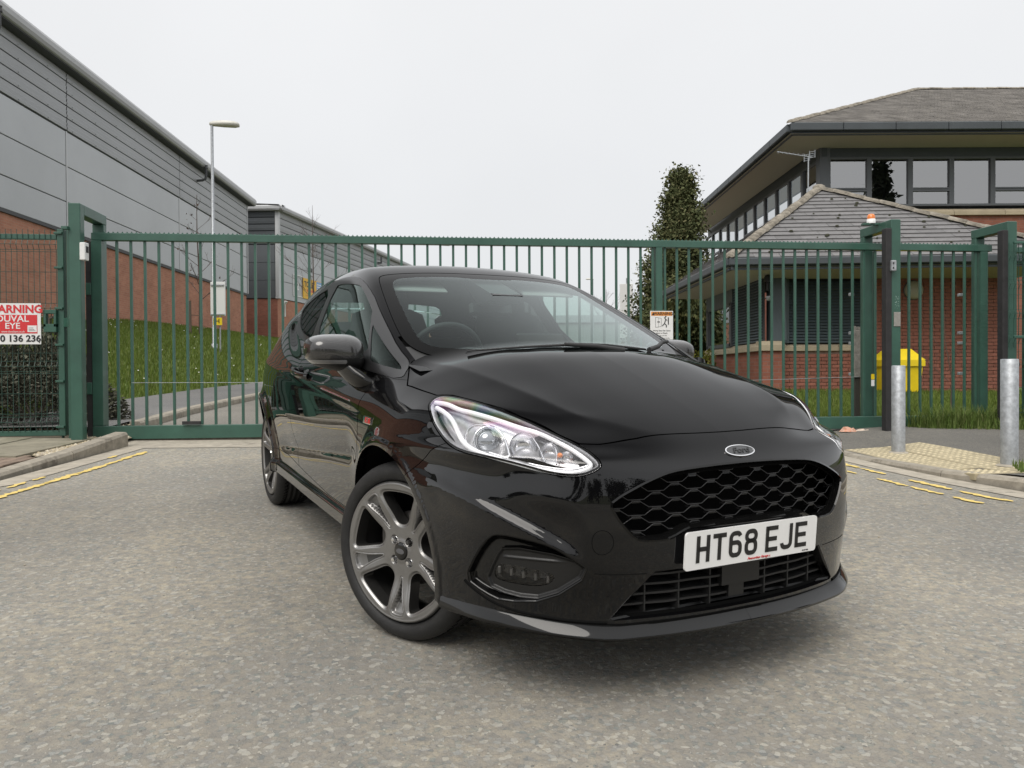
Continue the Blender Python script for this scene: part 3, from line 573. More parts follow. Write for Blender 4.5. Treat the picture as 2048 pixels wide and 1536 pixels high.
# signs
sg_c = gpt(-1.16, .225, 0); SX = Vector((GD.x, GD.y, 0)); ry = at_y = None
sign = thing('security_sign', 'red and white security warning sign wired to the left mesh panel', 'sign', (sg_c.x-.42, sg_c.y, 1.565))
W0, W1, Z0, Z1 = -.66, -.003, 1.365, 1.765
def sp(a, z, h=0): return gpt(-.668+a, .232+h, z)
mb = MB(); mb.add([sp(W0, Z0), sp(W1, Z0), sp(W1, Z1), sp(W0, Z1), sp(W0, Z0, -.006), sp(W1, Z0, -.006), sp(W1, Z1, -.006), sp(W0, Z1, -.006)], [(0, 1, 2, 3), (7, 6, 5, 4), (0, 4, 5, 1), (1, 5, 6, 2), (2, 6, 7, 3), (3, 7, 4, 0)]); mb.build('sign_board', m_signw, sign)
mb = MB(); mb.add([sp(-.56, 1.470, .0012), sp(-.035, 1.470, .0012), sp(-.035, 1.652, .0012), sp(-.56, 1.652, .0012)], [(0, 1, 2, 3)]); mb.build('red_panel', m_signr, sign)
def sfr(a, z): c = sp(a, z, .0022); return frame(c, GD, (0, 0, 1))
textmesh('sign_lettering', 'WARNING', .105, m_signr, sign, sfr(-.245, 1.705), bold=.0035, sx=1.02)
textmesh('sign_lettering', 'DUVAL', .088, m_signw, sign, sfr(-.262, 1.612), bold=.0012, sx=1.06)
textmesh('sign_lettering', 'EYE', .082, m_signw, sign, sfr(-.262, 1.542), bold=.0012, sx=1.08)
textmesh('sign_lettering', 'www.duvaleye.co.uk', .026, m_signw, sign, sfr(-.258, 1.488))
textmesh('sign_lettering', '0 136 236', .088, m_signk, sign, sfr(-.19, 1.418), bold=.0025, sx=1.05)
mb = MB(); mb.add([sp(-.125, 1.484, .0024), sp(-.040, 1.484, .0024), sp(-.040, 1.548, .0024), sp(-.125, 1.548, .0024)], [(0, 1, 2, 3)]); st_ = mb.build('peeling_sticker', m_signw, sign)
mb = MB(); [mb.add([sp(-.115, z, .0032), sp(-.052-.01*k, z, .0032), sp(-.052-.01*k, z+.004, .0032), sp(-.115, z+.004, .0032)], [(0, 1, 2, 3)]) for k, z in enumerate((1.495, 1.508, 1.522))]; mb.build('sticker_print', m_signk, st_)
for a, z in ((-.018, 1.748), (-.018, 1.385)): q = sp(a, z, .002); mb = MB(); mb.lathe([(.006, 0), (.005, .004), (.0001, .005)], tuple(q), 8, M=Matrix.Rotation(R(90), 3, 'X')); mb.build('bolt', m_signk, sign)
# warning sign on the leaf
wc = gpt(SM+.045, .055, 0); ws_ = thing('warning_sign', 'white sign with an orange WARNING header on the gate stile', 'sign', (wc.x, wc.y, 1.55))
def wp(a, z, h=0): return gpt(SM+.02+a, .052+h, z)
mb = MB(); mb.add([wp(-.128, 1.26), wp(.128, 1.26), wp(.128, 1.725), wp(-.128, 1.725), wp(-.128, 1.26, -.005), wp(.128, 1.26, -.005), wp(.128, 1.725, -.005), wp(-.128, 1.725, -.005)], [(0, 1, 2, 3), (7, 6, 5, 4), (0, 4, 5, 1), (1, 5, 6, 2), (2, 6, 7, 3), (3, 7, 4, 0)]); mb.build('sign_board', m_signw, ws_)
mb = MB(); mb.add([wp(-.118, 1.672, .001), wp(.118, 1.672, .001), wp(.118, 1.716, .001), wp(-.118, 1.716, .001)], [(0, 1, 2, 3)]); mb.build('orange_header', m_signo, ws_)
def wfr(a, z): return frame(wp(a, z, .002), GD, (0, 0, 1))
textmesh('sign_lettering', 'WARNING', .046, m_signk, ws_, wfr(.014, 1.694), bold=.0012)
mb = MB(); mb.add([wp(-.112, 1.678, .002), wp(-.078, 1.678, .002), wp(-.095, 1.709, .002)], [(0, 1, 2)]); mb.build('warning_triangle', m_signk, ws_)
def seg(mb, pts, wd):
    for (a, z), (b_, z2) in zip(pts[:-1], pts[1:]):
        dx, dz = b_-a, z2-z; l = math.hypot(dx, dz); nx, nz = -dz/l*wd/2, dx/l*wd/2; mb.add([wp(a+nx, z+nz, .002), wp(b_+nx, z2+nz, .002), wp(b_-nx, z2-nz, .002), wp(a-nx, z-nz, .002)], [(3, 2, 1, 0)])
mb = MB(); seg(mb, [(-.07, 1.545), (-.07, 1.655), (-.005, 1.645), (-.005, 1.555), (-.07, 1.545)], .003); seg(mb, [(-.035, 1.548), (-.035, 1.65)], .002); seg(mb, [(-.05, 1.605), (-.02, 1.605)], .009); seg(mb, [(.005, 1.56), (.03, 1.585), (.045, 1.63), (.03, 1.655)], .010); seg(mb, [(.03, 1.59), (.055, 1.565), (.05, 1.545)], .010); seg(mb, [(.045, 1.635), (.062, 1.62)], .008); seg(mb, [(.075, 1.575), (.075, 1.655)], .011); seg(mb, [(.04, 1.655), (.05, 1.668)], .014); mb.build('pictogram', m_signk, ws_)
for k, (tx, sz) in enumerate((('Moving Gate Can Cause', .020), ('Injury or Death', .020), ('Keep clear at all times', .013), ('Gate may move without warning', .013), ('Do not climb', .013))): textmesh('sign_lettering', tx, sz, m_signk, ws_, wfr(0, 1.51-.027*k))
# litter by the rail, small post, wood post behind the gate
mb = MB(); rg_ = random.Random(3)
def rag(c, n, s, m, nm, par=None):
    mb = MB(); V = []; 
    for i in range(n):
        a = 2*math.pi*i/n; V.append((c[0]+s[0]*math.cos(a)*rg_.uniform(.7, 1.1), c[1]+s[1]*math.sin(a)*rg_.uniform(.6, 1.1), c[2]+.004)); 
    V2 = [(v[0]*.55+c[0]*.45+rg_.uniform(-.01, .01), v[1]*.55+c[1]*.45, c[2]+s[2]*rg_.uniform(.5, 1.1)) for v in V]; V3 = (c[0]+.01, c[1], c[2]+s[2]*.6)
    mb.add(V+V2+[V3], [(i, (i+1) % n, n+(i+1) % n, n+i) for i in range(n)]+[(n+i, n+(i+1) % n, 2*n) for i in range(n)]); return mb.build(nm, m, par)
lc = gpt(7.72, .20, 0); lz = hR(lc.x, lc.y)
tag(rag((lc.x, lc.y, lz), 11, (.10, .05, .055), mat('orange_wrapper', (.55, .22, .12), .55, var=(30, .35), col2=(.62, .45, .36)), 'litter'), 'crumpled orange and pink wrapper lying under the gate rail', 'litter')
tag(rag((lc.x+.16, lc.y+.01, lz), 9, (.10, .035, .03), mat('pale_wrapper', (.58, .47, .38), .6, var=(25, .2)), 'litter'), 'pale flattened wrapper beside the orange one', 'litter')
# ================================================================ BUILDINGS
def m_brick(name, c1, c2, mortar, bw=.215, bh=.065, mj=.010, var=.25, rough=.9):
    m, t, N, L, b = matn(name); b.inputs['Roughness'].default_value = rough; b.inputs['Specular IOR Level'].default_value = .2
    uv = N.new('ShaderNodeUVMap'); br = N.new('ShaderNodeTexBrick'); br.inputs['Scale'].default_value = 1; br.inputs['Brick Width'].default_value = bw+mj; br.inputs['Row Height'].default_value = bh+mj; br.inputs['Mortar Size'].default_value = mj/2; br.inputs['Mortar Smooth'].default_value = .2; br.inputs['Bias'].default_value = 0
    br.inputs['Color1'].default_value = (*c1, 1); br.inputs['Color2'].default_value = (*c2, 1); br.inputs['Mortar'].default_value = (*mortar, 1); L.new(uv.outputs[0], br.inputs[0])
    nz = N.new('ShaderNodeTexNoise'); nz.inputs['Scale'].default_value = 1.3; nz.inputs['Detail'].default_value = 8; nz.inputs['Roughness'].default_value = .7; L.new(uv.outputs[0], nz.inputs[0])
    mr = N.new('ShaderNodeMapRange'); mr.inputs[1].default_value = .3; mr.inputs[2].default_value = .7; mr.inputs[3].default_value = 1-var; mr.inputs[4].default_value = 1+var; L.new(nz.outputs[0], mr.inputs[0])
    hs = N.new('ShaderNodeHueSaturation'); L.new(br.outputs[0], hs.inputs['Color']); L.new(mr.outputs[0], hs.inputs['Value']); L.new(hs.outputs[0], b.inputs['Base Color'])
    bp = N.new('ShaderNodeBump'); bp.inputs['Strength'].default_value = .6; bp.inputs['Distance'].default_value = .008; bp.invert = True; L.new(br.outputs['Fac'], bp.inputs['Height']); L.new(bp.outputs[0], b.inputs['Normal'])
    return m
m_bkL = m_brick('warehouse_brick', (.44, .215, .145), (.37, .17, .115), (.40, .28, .22), var=.16)
m_bkR = m_brick('office_brick', (.30, .120, .082), (.245, .095, .066), (.24, .165, .135), var=.18)
m_clad = mat('silver_grey_cladding', (.42, .435, .45), .42, metal=.2, var=(.35, .06), obj_rand=.025)
def _microrib():
    t = m_clad.node_tree; N = t.nodes; L = t.links; b = N['Principled BSDF']; g = N.new('ShaderNodeNewGeometry'); w_ = N.new('ShaderNodeTexWave'); w_.bands_direction = 'Z'; w_.inputs['Scale'].default_value = 9; w_.inputs['Distortion'].default_value = 0
    L.new(g.outputs['Position'], w_.inputs[0]); bp = N.new('ShaderNodeBump'); bp.inputs['Strength'].default_value = .12; bp.inputs['Distance'].default_value = .006; L.new(w_.outputs[0], bp.inputs['Height']); L.new(bp.outputs[0], b.inputs['Normal'])
_microrib()
m_rib = mat('profiled_cladding', (.36, .37, .385), .45, metal=.25, var=(.4, .06))
m_clad2 = mat('anthracite_cladding', (.105, .115, .125), .48, metal=.2, var=(.4, .08))
m_joint = mat('dark_joint', (.035, .037, .04), .8)
m_gut = mat('grey_gutter', (.36, .365, .37), .42, metal=.2, var=(.6, .1)); m_soff = mat('dark_soffit', (.07, .072, .078), .7)
m_trim = mat('light_grey_trim', (.47, .48, .49), .45, metal=.2)
m_metalroof = mat('metal_roof', (.22, .225, .23), .5, metal=.3)
WLD = Vector((-.0435, 1, 0)).normalized(); WN = Vector((WLD.y, -WLD.x, 0))         # long wall direction and its outward normal (towards +X)
W0 = Vector((-14.34, 42, 0))+WLD*-42.0
def wpt(y, off=0, z=0): p = W0+WLD*(y/WLD.y)*1.0+WN*off; return Vector((p.x, p.y, z))
whs = thing('warehouse', 'big warehouse with silver-grey cladding over a brick base along the left side', 'warehouse', wpt(42, 0, 2.6))
YA, YB = 3.0, 42.0
def strip_wall(y0, y1, off, z0, z1, m, name, par, d=.05, bev=0):
    a, b_ = wpt(y0, off-d/2, (z0+z1)/2), wpt(y1, off-d/2, (z0+z1)/2); mb = MB(); mb.bar(a, b_, d, z1-z0, bev=bev); return mb.build(name, m, par)
a, b_ = wpt(YA, 0, .5), wpt(YB, 0, .5); uvquad('brick_wall', [wpt(YA, 0, .4), wpt(YB, 0, .4), wpt(YB, 0, 5.44), wpt(YA, 0, 5.44)], m_bkL, whs)
uvquad('brick_wall', [wpt(YB, 0, .4), wpt(YB, -16, .4), wpt(YB, -16, 5.44), wpt(YB, 0, 5.44)], m_bkL, whs)
strip_wall(YA, YB+.06, .055, 5.40, 5.50, m_soff, 'drip_flashing', whs, d=.12)
bays = [YA, 6.4, 15.0, 23.6, 32.5, 42.0]; rows = [5.50, 6.36, 7.44, 8.50]
strip_wall(YA, YB, .0, 5.45, 10.4, m_joint, 'backing_sheet', whs, d=.06)
for i in range(len(bays)-1):
    for j in range(3): strip_wall(bays[i]+.045, bays[i+1]-.045, .06, rows[j]+(.012 if j else .0), rows[j+1]-.012, m_clad, 'cladding_panel', whs, d=.06, bev=.008)
    if i: strip_wall(bays[i]-.035, bays[i]+.035, .072, 5.50, 8.50, m_trim, 'joint_cover', whs, d=.04)
    # profiled band: five stepped courses per bay
    for k in range(5):
        z0 = 8.52+.372*k; a, b_ = bays[i]+.02, bays[i+1]-.02; mb = MB()
        for zz0, zz1, o0, o1 in ((z0+.020, z0+.105, .085, .100), (z0+.105, z0+.125, .100, .078), (z0+.125, z0+.225, .078, .094), (z0+.225, z0+.245, .094, .072), (z0+.245, z0+.352, .072, .088)):
            mb.quad(wpt(a, o0, zz0), wpt(b_, o0, zz0), wpt(b_, o1, zz1), wpt(a, o1, zz1))
        mb.quad(wpt(a, -.0, z0+.012), wpt(b_, -.0, z0+.012), wpt(b_, .085, z0+.020), wpt(a, .085, z0+.020)); mb.quad(wpt(a, .088, z0+.352), wpt(b_, .088, z0+.352), wpt(b_, .02, z0+.36), wpt(a, .02, z0+.36))
        for e in np.arange(a+.3, b_, 1.45): p = wpt(e, .099, z0+.06); mb.box(tuple(p), (.02, .03, .03))
        mb.build('profiled_sheet', m_rib, whs)
strip_wall(YB-.02, YB+.06, .11, 5.5, 10.4, m_trim, 'corner_trim', whs, d=.14)
mb = MB(); V = []
prof = [(.02, 10.34), (.42, 10.30), (.46, 10.33), (.50, 10.42), (.50, 10.56), (.44, 10.66), (.30, 10.70), (-.4, 10.74)]
for yy in (YA, YB+.35): V += [wpt(yy, o, z) for o, z in prof]
k = len(prof); mb.add(V, [(i, i+1, k+i+1, k+i) for i in range(k-1)]+[tuple(range(k-1, -1, -1)), tuple(range(k, 2*k))]); mb.build('eaves_gutter', m_gut, whs)
strip_wall(YA, YB+.3, .40, 10.27, 10.33, m_soff, 'soffit', whs, d=.40)
mb = MB(); mb.add([wpt(YA, -.4, 10.74), wpt(YB+.3, -.4, 10.74), wpt(YB+.3, -16, 12.4), wpt(YA, -16, 12.4)], [(0, 1, 2, 3)]); mb.build('roof', m_metalroof, whs)
mb = MB(); mb.add([wpt(YB, 0, 5.44), wpt(YB, -16, 5.44), wpt(YB, -16, 12.3), wpt(YB, 0, 10.6)], [(0, 1, 2, 3)]); mb.build('end_wall', m_clad2, whs)
for yy in (19.6, 34.5):                                             # flue elbows under the eaves
    mb = MB(); mb.tube([wpt(yy, .05, 9.72), wpt(yy, .34, 9.74), wpt(yy, .46, 9.80), wpt(yy, .50, 9.95), wpt(yy, .50, 10.26)], .055, n=8); mb.tube([wpt(yy, .50, 10.26), wpt(yy, .50, 10.30), wpt(yy, .50, 10.36), wpt(yy, .50, 10.40)], [.085, .085, .06, .085], n=8); mb.build('flue_pipe', m_soff, whs)
# second unit behind
C2 = Vector((-13.85, 46, 0)); D2 = Vector((.178, 1, 0)).normalized(); N2 = Vector((D2.y, -D2.x, 0))
def w2(s, off=0, z=0): p = C2+D2*s+N2*off; return Vector((p.x, p.y, z))
un = thing('industrial_unit', 'second grey unit beyond the warehouse, hung with the yellow letting board', 'industrial unit', w2(0, 0, 2.6))
uvquad('brick_wall', [w2(0, 0, .8), w2(42, 0, .8), w2(42, 0, 5.62), w2(0, 0, 5.62)], m_bkL, un)
FX = Vector((-1, .03, 0)).normalized()
def f2(s, off=0, z=0): p = C2+FX*s+Vector((-.03, -1, 0))*off; return Vector((p.x, p.y, z))
uvquad('brick_wall', [f2(14, 0, .8), f2(0, 0, .8), f2(0, 0, 5.62), f2(14, 0, 5.62)], m_bkR, un)
rows2 = [5.64, 6.7, 7.75, 8.8]
for j in range(3):
    for s0, s1 in ((.12, 9), (9.05, 18), (18.05, 27), (27.05, 42)): mb = MB(); mb.bar(w2(s0, .02, (rows2[j]+rows2[j+1])/2), w2(s1, .02, (rows2[j]+rows2[j+1])/2), .06, rows2[j+1]-rows2[j]-.025, bev=.006); mb.build('cladding_panel', m_clad, un)
    mb = MB(); mb.bar(f2(.12, .02, (rows2[j]+rows2[j+1])/2), f2(14, .02, (rows2[j]+rows2[j+1])/2), .06, rows2[j+1]-rows2[j]-.02, bev=.006); mb.build('cladding_panel', m_clad2, un)
for k in range(5):
    z0 = 8.82+.40*k
    for fn, mm, ln in ((w2, m_rib, 42), (f2, m_clad2, 14)):
        mb = MB()
        for zz0, zz1, o0, o1 in ((z0+.03, z0+.20, .05, .09), (z0+.20, z0+.215, .09, .06), (z0+.215, z0+.37, .06, .085)): mb.quad(fn(.1, o0, zz0), fn(ln, o0, zz0), fn(ln, o1, zz1), fn(.1, o1, zz1))
        mb.quad(fn(.1, 0, z0), fn(ln, 0, z0), fn(ln, .05, z0+.03), fn(.1, .05, z0+.03)); mb.build('profiled_sheet', mm, un)
mb = MB(); mb.bar(w2(0, .05, 5.62), w2(0, .05, 10.9), .22, .22, up=tuple(D2)); mb.build('corner_trim', m_trim, un)
mb = MB(); mb.add([w2(.02, -.03, 5.6), w2(42, -.03, 5.6), w2(42, -.03, 10.8), w2(.02, -.03, 10.8), f2(14, -.03, 5.6), f2(14, -.03, 10.8), f2(.02, -.03, 5.6), f2(.02, -.03, 10.8)], [(0, 1, 2, 3), (6, 4, 5, 7)]); mb.build('backing_sheet', m_joint, un)
mb = MB()
for fn, l0, l1 in ((w2, -.45, 42), (f2, -.45, 14)):
    pr = [(.0, 10.78), (.36, 10.76), (.42, 10.86), (.42, 11.0), (.36, 11.08), (-.3, 11.12)]; V = [fn(l0, o, z) for o, z in pr]+[fn(l1, o, z) for o, z in pr]; mb.add(V, [(i, i+1, 6+i+1, 6+i) for i in range(5)])
mb.build('eaves_gutter', m_gut, un)
mb = MB(); mb.add([w2(-.4, .3, 11.1), w2(42, .3, 11.1), w2(42, -14, 12.2), w2(-.4, -14, 12.2)], [(0, 1, 2, 3)]); mb.build('roof', m_metalroof, un)
mb = MB(); mb.box(tuple(w2(4.3, .12, 7.86)), (.16, .34, .26), rz=math.atan2(D2.y, D2.x)-math.pi/2, bev=.05); mb.build('wall_lamp', m_soff, un)
mb = MB(); mb.tube([w2(.55, .10, 5.35), w2(.55, .22, 5.5), w2(.75, .22, 5.5), w2(.75, .10, 5.35), w2(.75, .10, 4.6)], .055, n=6); mb.build('downpipe', m_whitep, un)
mb = MB(); mb.bar(w2(17, .1, 10.1), w2(17, .45, 10.1), .12, .12); mb.bar(w2(17, .4, 10.1), w2(17, .4, 10.6), .12, .12); mb.build('flue_pipe', m_soff, un)
# letting board + unit number
m_yb = mat('board_yellow', (.72, .42, .03), .5, var=(2, .06)); m_blue = mat('board_blue', (.20, .36, .62), .5)
lb = thing('letting_board', 'yellow TO LET board with pale blue corner on the far unit wall', 'board', w2(4.6, .10, 6.6))
def b2(s, z, o=.10): return w2(s, o, z)
S0, S1, ZA, ZC = 3.25, 6.05, 5.95, 7.25
mb = MB(); mb.bar(b2(S0, (ZA+ZC)/2), b2(S1, (ZA+ZC)/2), .05, ZC-ZA); mb.build('board', m_yb, lb)
def bfr(s, z, o=.13): return frame(b2(s, z, o), D2, (0, 0, 1))
textmesh('board_lettering', 'TO LET', .50, m_signk, lb, bfr(4.15, 6.86), bold=.012, sx=.95)
mb = MB()
for z, ss, h in ((6.42, np.arange(3.75, 4.95, .19), .15), (6.15, np.arange(3.7, 5.0, .09), .05)):
    for e in ss: mb.add([b2(e, z, .131), b2(e+(ss[1]-ss[0])*.62, z, .131), b2(e+(ss[1]-ss[0])*.62, z+h, .131), b2(e, z+h, .131)], [(0, 1, 2, 3)])
tag(mb.build('small_print', m_signr, lb), kind='stuff')
mb = MB(); mb.add([b2(5.2, 6.62, .128), b2(6.02, 6.62, .128), b2(6.02, 7.22, .128), b2(5.2, 7.22, .128)], [(0, 1, 2, 3)]); mb.build('blue_corner', m_blue, lb)
mb = MB(); [mb.add([b2(5.28, z, .131), b2(5.9, z, .131), b2(5.9, z+.06, .131), b2(5.28, z+.06, .131)], [(0, 1, 2, 3)]) for z in (6.7, 6.85, 7.0)]; mb.build('white_stripe', m_signw, lb)
nb_ = thing('unit_number', 'white outlined panel with number 2 beside the letting board', 'sign', w2(2.6, .08, 6.6))
mb = MB(); [mb.bar(b2(a, z, .08), b2(c, z2, .08), .03, .05) for a, z, c, z2 in ((1.95, 6.0, 3.22, 6.0), (1.95, 7.3, 3.22, 7.3), (1.95, 5.98, 1.95, 7.32))]; mb.build('outline', m_signw, nb_)
textmesh('number', '2', .72, m_signw, nb_, bfr(2.55, 6.62, .07), bold=.02)
# ---------------------------------------------------------------- brick pavilion with hipped slate roof
m_lv = mat('slate_blue_louvre', (.085, .108, .118), .45, var=(1.5, .08)); m_frm = mat('grey_frame', (.10, .108, .118), .45); m_stone = mat('sandstone', (.44, .37, .26), .85, var=(3, .14), bump=(60, .2, .005), obj_rand=.08, stain=(2.2, (.26, .22, .16), .62))
m_fas = mat('fascia_grey', (.055, .064, .07), .5, var=(2, .12)); m_sofc = mat('cream_soffit', (.40, .37, .29), .7)
m_slate = mat('roof_slate', (.150, .146, .146), .62, var=(7, .22), bump=(60, .4, .006), obj_rand=.13, stain=(14, (.26, .25, .235), .68), coord='Generated')
m_ridge = mat('lichen_ridge_tile', (.25, .225, .185), .95, var=(9, .45), bump=(40, .8, .02), obj_rand=.12, stain=(6, (.42, .39, .31), .58))
m_bkp = mat('pavilion_brick', (.28, .112, .078), .88, var=(22, .18), bump=(120, .4, .004), obj_rand=.17); m_mort = mat('mortar', (.30, .21, .17), .95, var=(12, .2))
m_winl = glassmat('window_glass', (.30, .33, .335), ior=2.5, gain=1.8)
m_room = mat('dim_room', (.16, .16, .16), .95)
pav = thing('pavilion', 'brick pavilion with hipped slate roof and blue-grey louvres behind the gate', 'pavilion', (5.06, 16.3, .55))
PX0, PX1, PY = 5.36, 10.6, 16.35; PZ0, PS, PE = .50, 1.50, 3.02
mb = MB(); mb.box(((7.62+PX1)/2, PY+.14, (PZ0+PE)/2), (PX1-7.62, .24, PE-PZ0)); mb.box(((PX0+7.62)/2, PY+.14, (PZ0+PS)/2), (7.62-PX0, .24, PS-PZ0)); mb.build('wall', m_mort, pav)
bp_ = None; nbk = 0; rest = MB()
def lay(x0, x1, z0, z1, y, keep=None):
    global bp_, nbk
    r_ = 0; z = z0
    while z+.065 <= z1+.02:
        x = x0-(.1125 if r_ % 2 else 0)
        while x < x1-.02:
            a, b_ = max(x, x0), min(x+.215, x1)
            if b_-a > .04:
                full = b_-a > .2149
                if nbk < 292:
                    if full and bp_ is not None: o_ = copyobj(bp_, pav)
                    else:
                        s = MB(); s.box((0, 0, 0), (b_-a, .05, .065), bev=.003); o_ = s.build('brick', m_bkp, pav, o=(0, 0, 0)); 
                        if full: bp_ = o_
                    o_.location = Vector(((a+b_)/2, y+.012+.003*math.sin(x*31+z*17), z+.0325))-pav.location; nbk += 1
                else: rest.box(((a+b_)/2, y+.012, z+.0325), (b_-a, .05, .065))
            x += .225
        z += .075; r_ += 1
lay(5.62, 7.40, PZ0+.04, PS-.02, PY); lay(7.66, 10.5, PZ0+.04, PE, PY)
tag(rest.build('upper_bricks', m_bkp, pav), kind='stuff')
uvquad('side_wall', [(5.20, 20.6, PZ0), (5.20, PY-.30, PZ0), (5.20, PY-.30, PS), (5.20, 20.6, PS)], m_bkR, pav)
uvquad('pier_face', [(5.18, PY-.302, PZ0), (5.62, PY-.302, PZ0), (5.62, PY-.302, PS), (5.18, PY-.302, PS)], m_bkR, pav)
mb = MB(); mb.box((5.41, PY-.15, (PZ0+PS)/2), (.40, .28, PS-PZ0-.02)); mb.build('pier_core', m_mort, pav)
# stone sill in lengths
for a, b_, yy, dz in ((5.64, 6.20, PY-.06, 0), (6.21, 6.86, PY-.06, 0), (6.87, 7.60, PY-.06, 0)):
    mb = MB(); mb.prism([(yy, PS), (yy, PS+.085), (yy+.03, PS+.115), (yy+.25, PS+.16), (yy+.25, PS)], 0, a, b_); mb.build('sill_stone', m_stone, pav)
mb = MB(); mb.prism([(PY-.36, PS), (PY-.36, PS+.12), (PY-.30, PS+.20), (PY-.0, PS+.20), (PY-.0, PS)], 0, 5.14, 5.63); mb.build('sill_stone', m_stone, pav)
for y0, y1 in ((16.1, 17.3), (17.31, 18.6), (18.61, 20.0), (20.01, 20.7)):
    mb = MB(); mb.prism([(5.12, PS), (5.12, PS+.09), (5.20, PS+.17), (5.4, PS+.17), (5.4, PS)], 1, y0, y1); mb.build('sill_stone', m_stone, pav)
# louvres
def louvre(par, x0, x1, y, z0, z1, pitch=.062, axis='x', proto={}):
    key = (axis, round(x1-x0, 3))
    if axis == 'x': s = MB(); s.prism([(-.022, -.030), (-.026, -.024), (.018, .030), (.024, .026)], 0, -(x1-x0)/2, (x1-x0)/2)
    else: s = MB(); s.prism([(-.022, -.030), (-.026, -.024), (.018, .030), (.024, .026)], 1, -(x1-x0)/2, (x1-x0)/2)
    z = z0; first = None
    while z < z1:
        c = Vector(((x0+x1)/2, y, z)) if axis == 'x' else Vector((y, (x0+x1)/2, z))
        if first is None: first = s.build('louvre_slat', m_lv, par, o=(0, 0, 0)); o_ = first
        else: o_ = copyobj(first, par)
        o_.location = c-org(par); z += pitch
mb = MB(); mb.box((6.70, PY+.16, 2.35), (1.98, .03, 1.5)); mb.build('louvre_backing', m_joint, pav)
louvre(pav, 5.86, 7.60, PY+.06, PS+.20, PE-.02)
for x in (5.78, 7.61): mb = MB(); mb.box((x, PY+.04, (PS+.16+PE)/2), (.11, .14, PE-PS-.16), bev=.008); mb.build('louvre_frame', m_lv, pav)
mb = MB(); mb.box((5.54, PY-.10, (PS+.2+PE)/2), (.34, .26, PE-PS-.2), bev=.01); mb.build('corner_panel', m_lv, pav)
mb = MB(); mb.box((5.24, 18.3, (PS+PE)/2+.09), (.05, 4.3, PE-PS-.18)); mb.build('side_backing', m_joint, pav)
louvre(pav, 16.15, 18.25, 5.20, PS+.22, PE-.05, axis='y')
mb = MB(); mb.box((5.19, 19.35, 2.86), (.08, 2.4, .34), bev=.005); mb.build('side_panel', m_lv, pav)
wf = MB()
for y in (18.30, 20.45): wf.box((5.185, y, 2.18), (.09, .14, 1.02))
for z in (1.70, 2.68): wf.box((5.185, 19.37, z), (.09, 2.2, .09))
wfo = wf.build('side_window', m_frm, pav); mb = MB(); mb.quad((5.20, 18.35, 1.72), (5.20, 20.4, 1.72), (5.20, 20.4, 2.66), (5.20, 18.35, 2.66)); mb.build('pane', m_winl, wfo)
# soffit, fascia, roof
EC = [(4.22, 15.1), (10.9, 14.75), (10.9, 21.4), (4.12, 21.4)]; AP = Vector((7.12, 18.0, 5.28)); ZE = 3.20
mb = MB(); mb.add([(x, y, ZE-.10) for x, y in EC]+[(5.2, 16.2, PE-.02), (10.6, 16.3, PE-.02), (10.6, 20.6, PE-.02), (5.2, 20.6, PE-.02)], [(0, 1, 5, 4), (3, 0, 4, 7), (1, 2, 6, 5), (2, 3, 7, 6)]); mb.build('soffit', m_sofc, pav)
for i, j in ((0, 1), (3, 0), (1, 2)):
    a, b_ = Vector((*EC[i], ZE)), Vector((*EC[j], ZE)); 
    mb = MB(); mb.bar(a, b_, .10, .15, bev=.02); mb.build('fascia_gutter', m_fas, pav)
    mb = MB(); d = (b_-a).normalized(); q = Vector((d.y, -d.x, 0)); mb.bar(a+Vector((0, 0, -.09))-q*.07, b_+Vector((0, 0, -.09))-q*.07, .05, .12); mb.build('fascia_board', m_fas, pav)
def slope(par, A, B, T_, wd, ex, m, name='slate', stuff=False, thick=.012, T2=None, jit=.006, seed=2):
    """lapped tiles on the roof plane A-B (eave) up to T_ (apex) or T_..T2 (ridge)"""
    A, B, T_ = Vector(A), Vector(B), Vector(T_); T2 = Vector(T2) if T2 else T_; u = (B-A).normalized(); up = (T_-A); up = (up-u*up.dot(u)); H = up.length; up.normalize(); nn_ = u.cross(up); rg = random.Random(seed); n = int(H/ex); all_ = MB()
    for r_ in range(n):
        f0, f1 = r_*ex/H, min(1, (r_+1)*ex/H); la, ra = (A+(T_-A)*f0-A).dot(u), (B+(T2-B)*f0-A).dot(u); lb_, rb = (A+(T_-A)*f1-A).dot(u), (B+(T2-B)*f1-A).dot(u)
        x = la-(r_ % 2)*wd/2
        while x < ra:
            a0, a1 = max(x+.003, la), min(x+wd-.003, ra); b0, b1 = max(a0, lb_), min(a1, rb)
            if b1 < b0: b0 = b1 = max(min((a0+a1)/2, rb), lb_)
            if a1-a0 > .03:
                lift = thick*1.0+rg.uniform(0, jit); P_ = [A+u*a0+up*(r_*ex), A+u*a1+up*(r_*ex), A+u*b1+up*((r_+1)*ex+.02), A+u*b0+up*((r_+1)*ex+.02)]
                V = [P_[0]+nn_*(lift+thick), P_[1]+nn_*(lift+thick+rg.uniform(-.003, .003)), P_[2]+nn_*.004, P_[3]+nn_*.004, P_[0]+nn_*.0, P_[1]+nn_*.0]
                s = all_ if stuff else MB(); s.add(V, [(0, 1, 2, 3), (4, 5, 1, 0)])
                if not stuff: s.build(name, m, par)
            x += wd
    if stuff: return tag(all_.build(name, m, par), kind='stuff')
slope(pav, (*EC[0], ZE+.07), (*EC[1], ZE+.07), AP, .50, .205, m_slate)
slope(pav, (*EC[3], ZE+.07), (*EC[0], ZE+.07), AP, .50, .205, m_slate, seed=5)
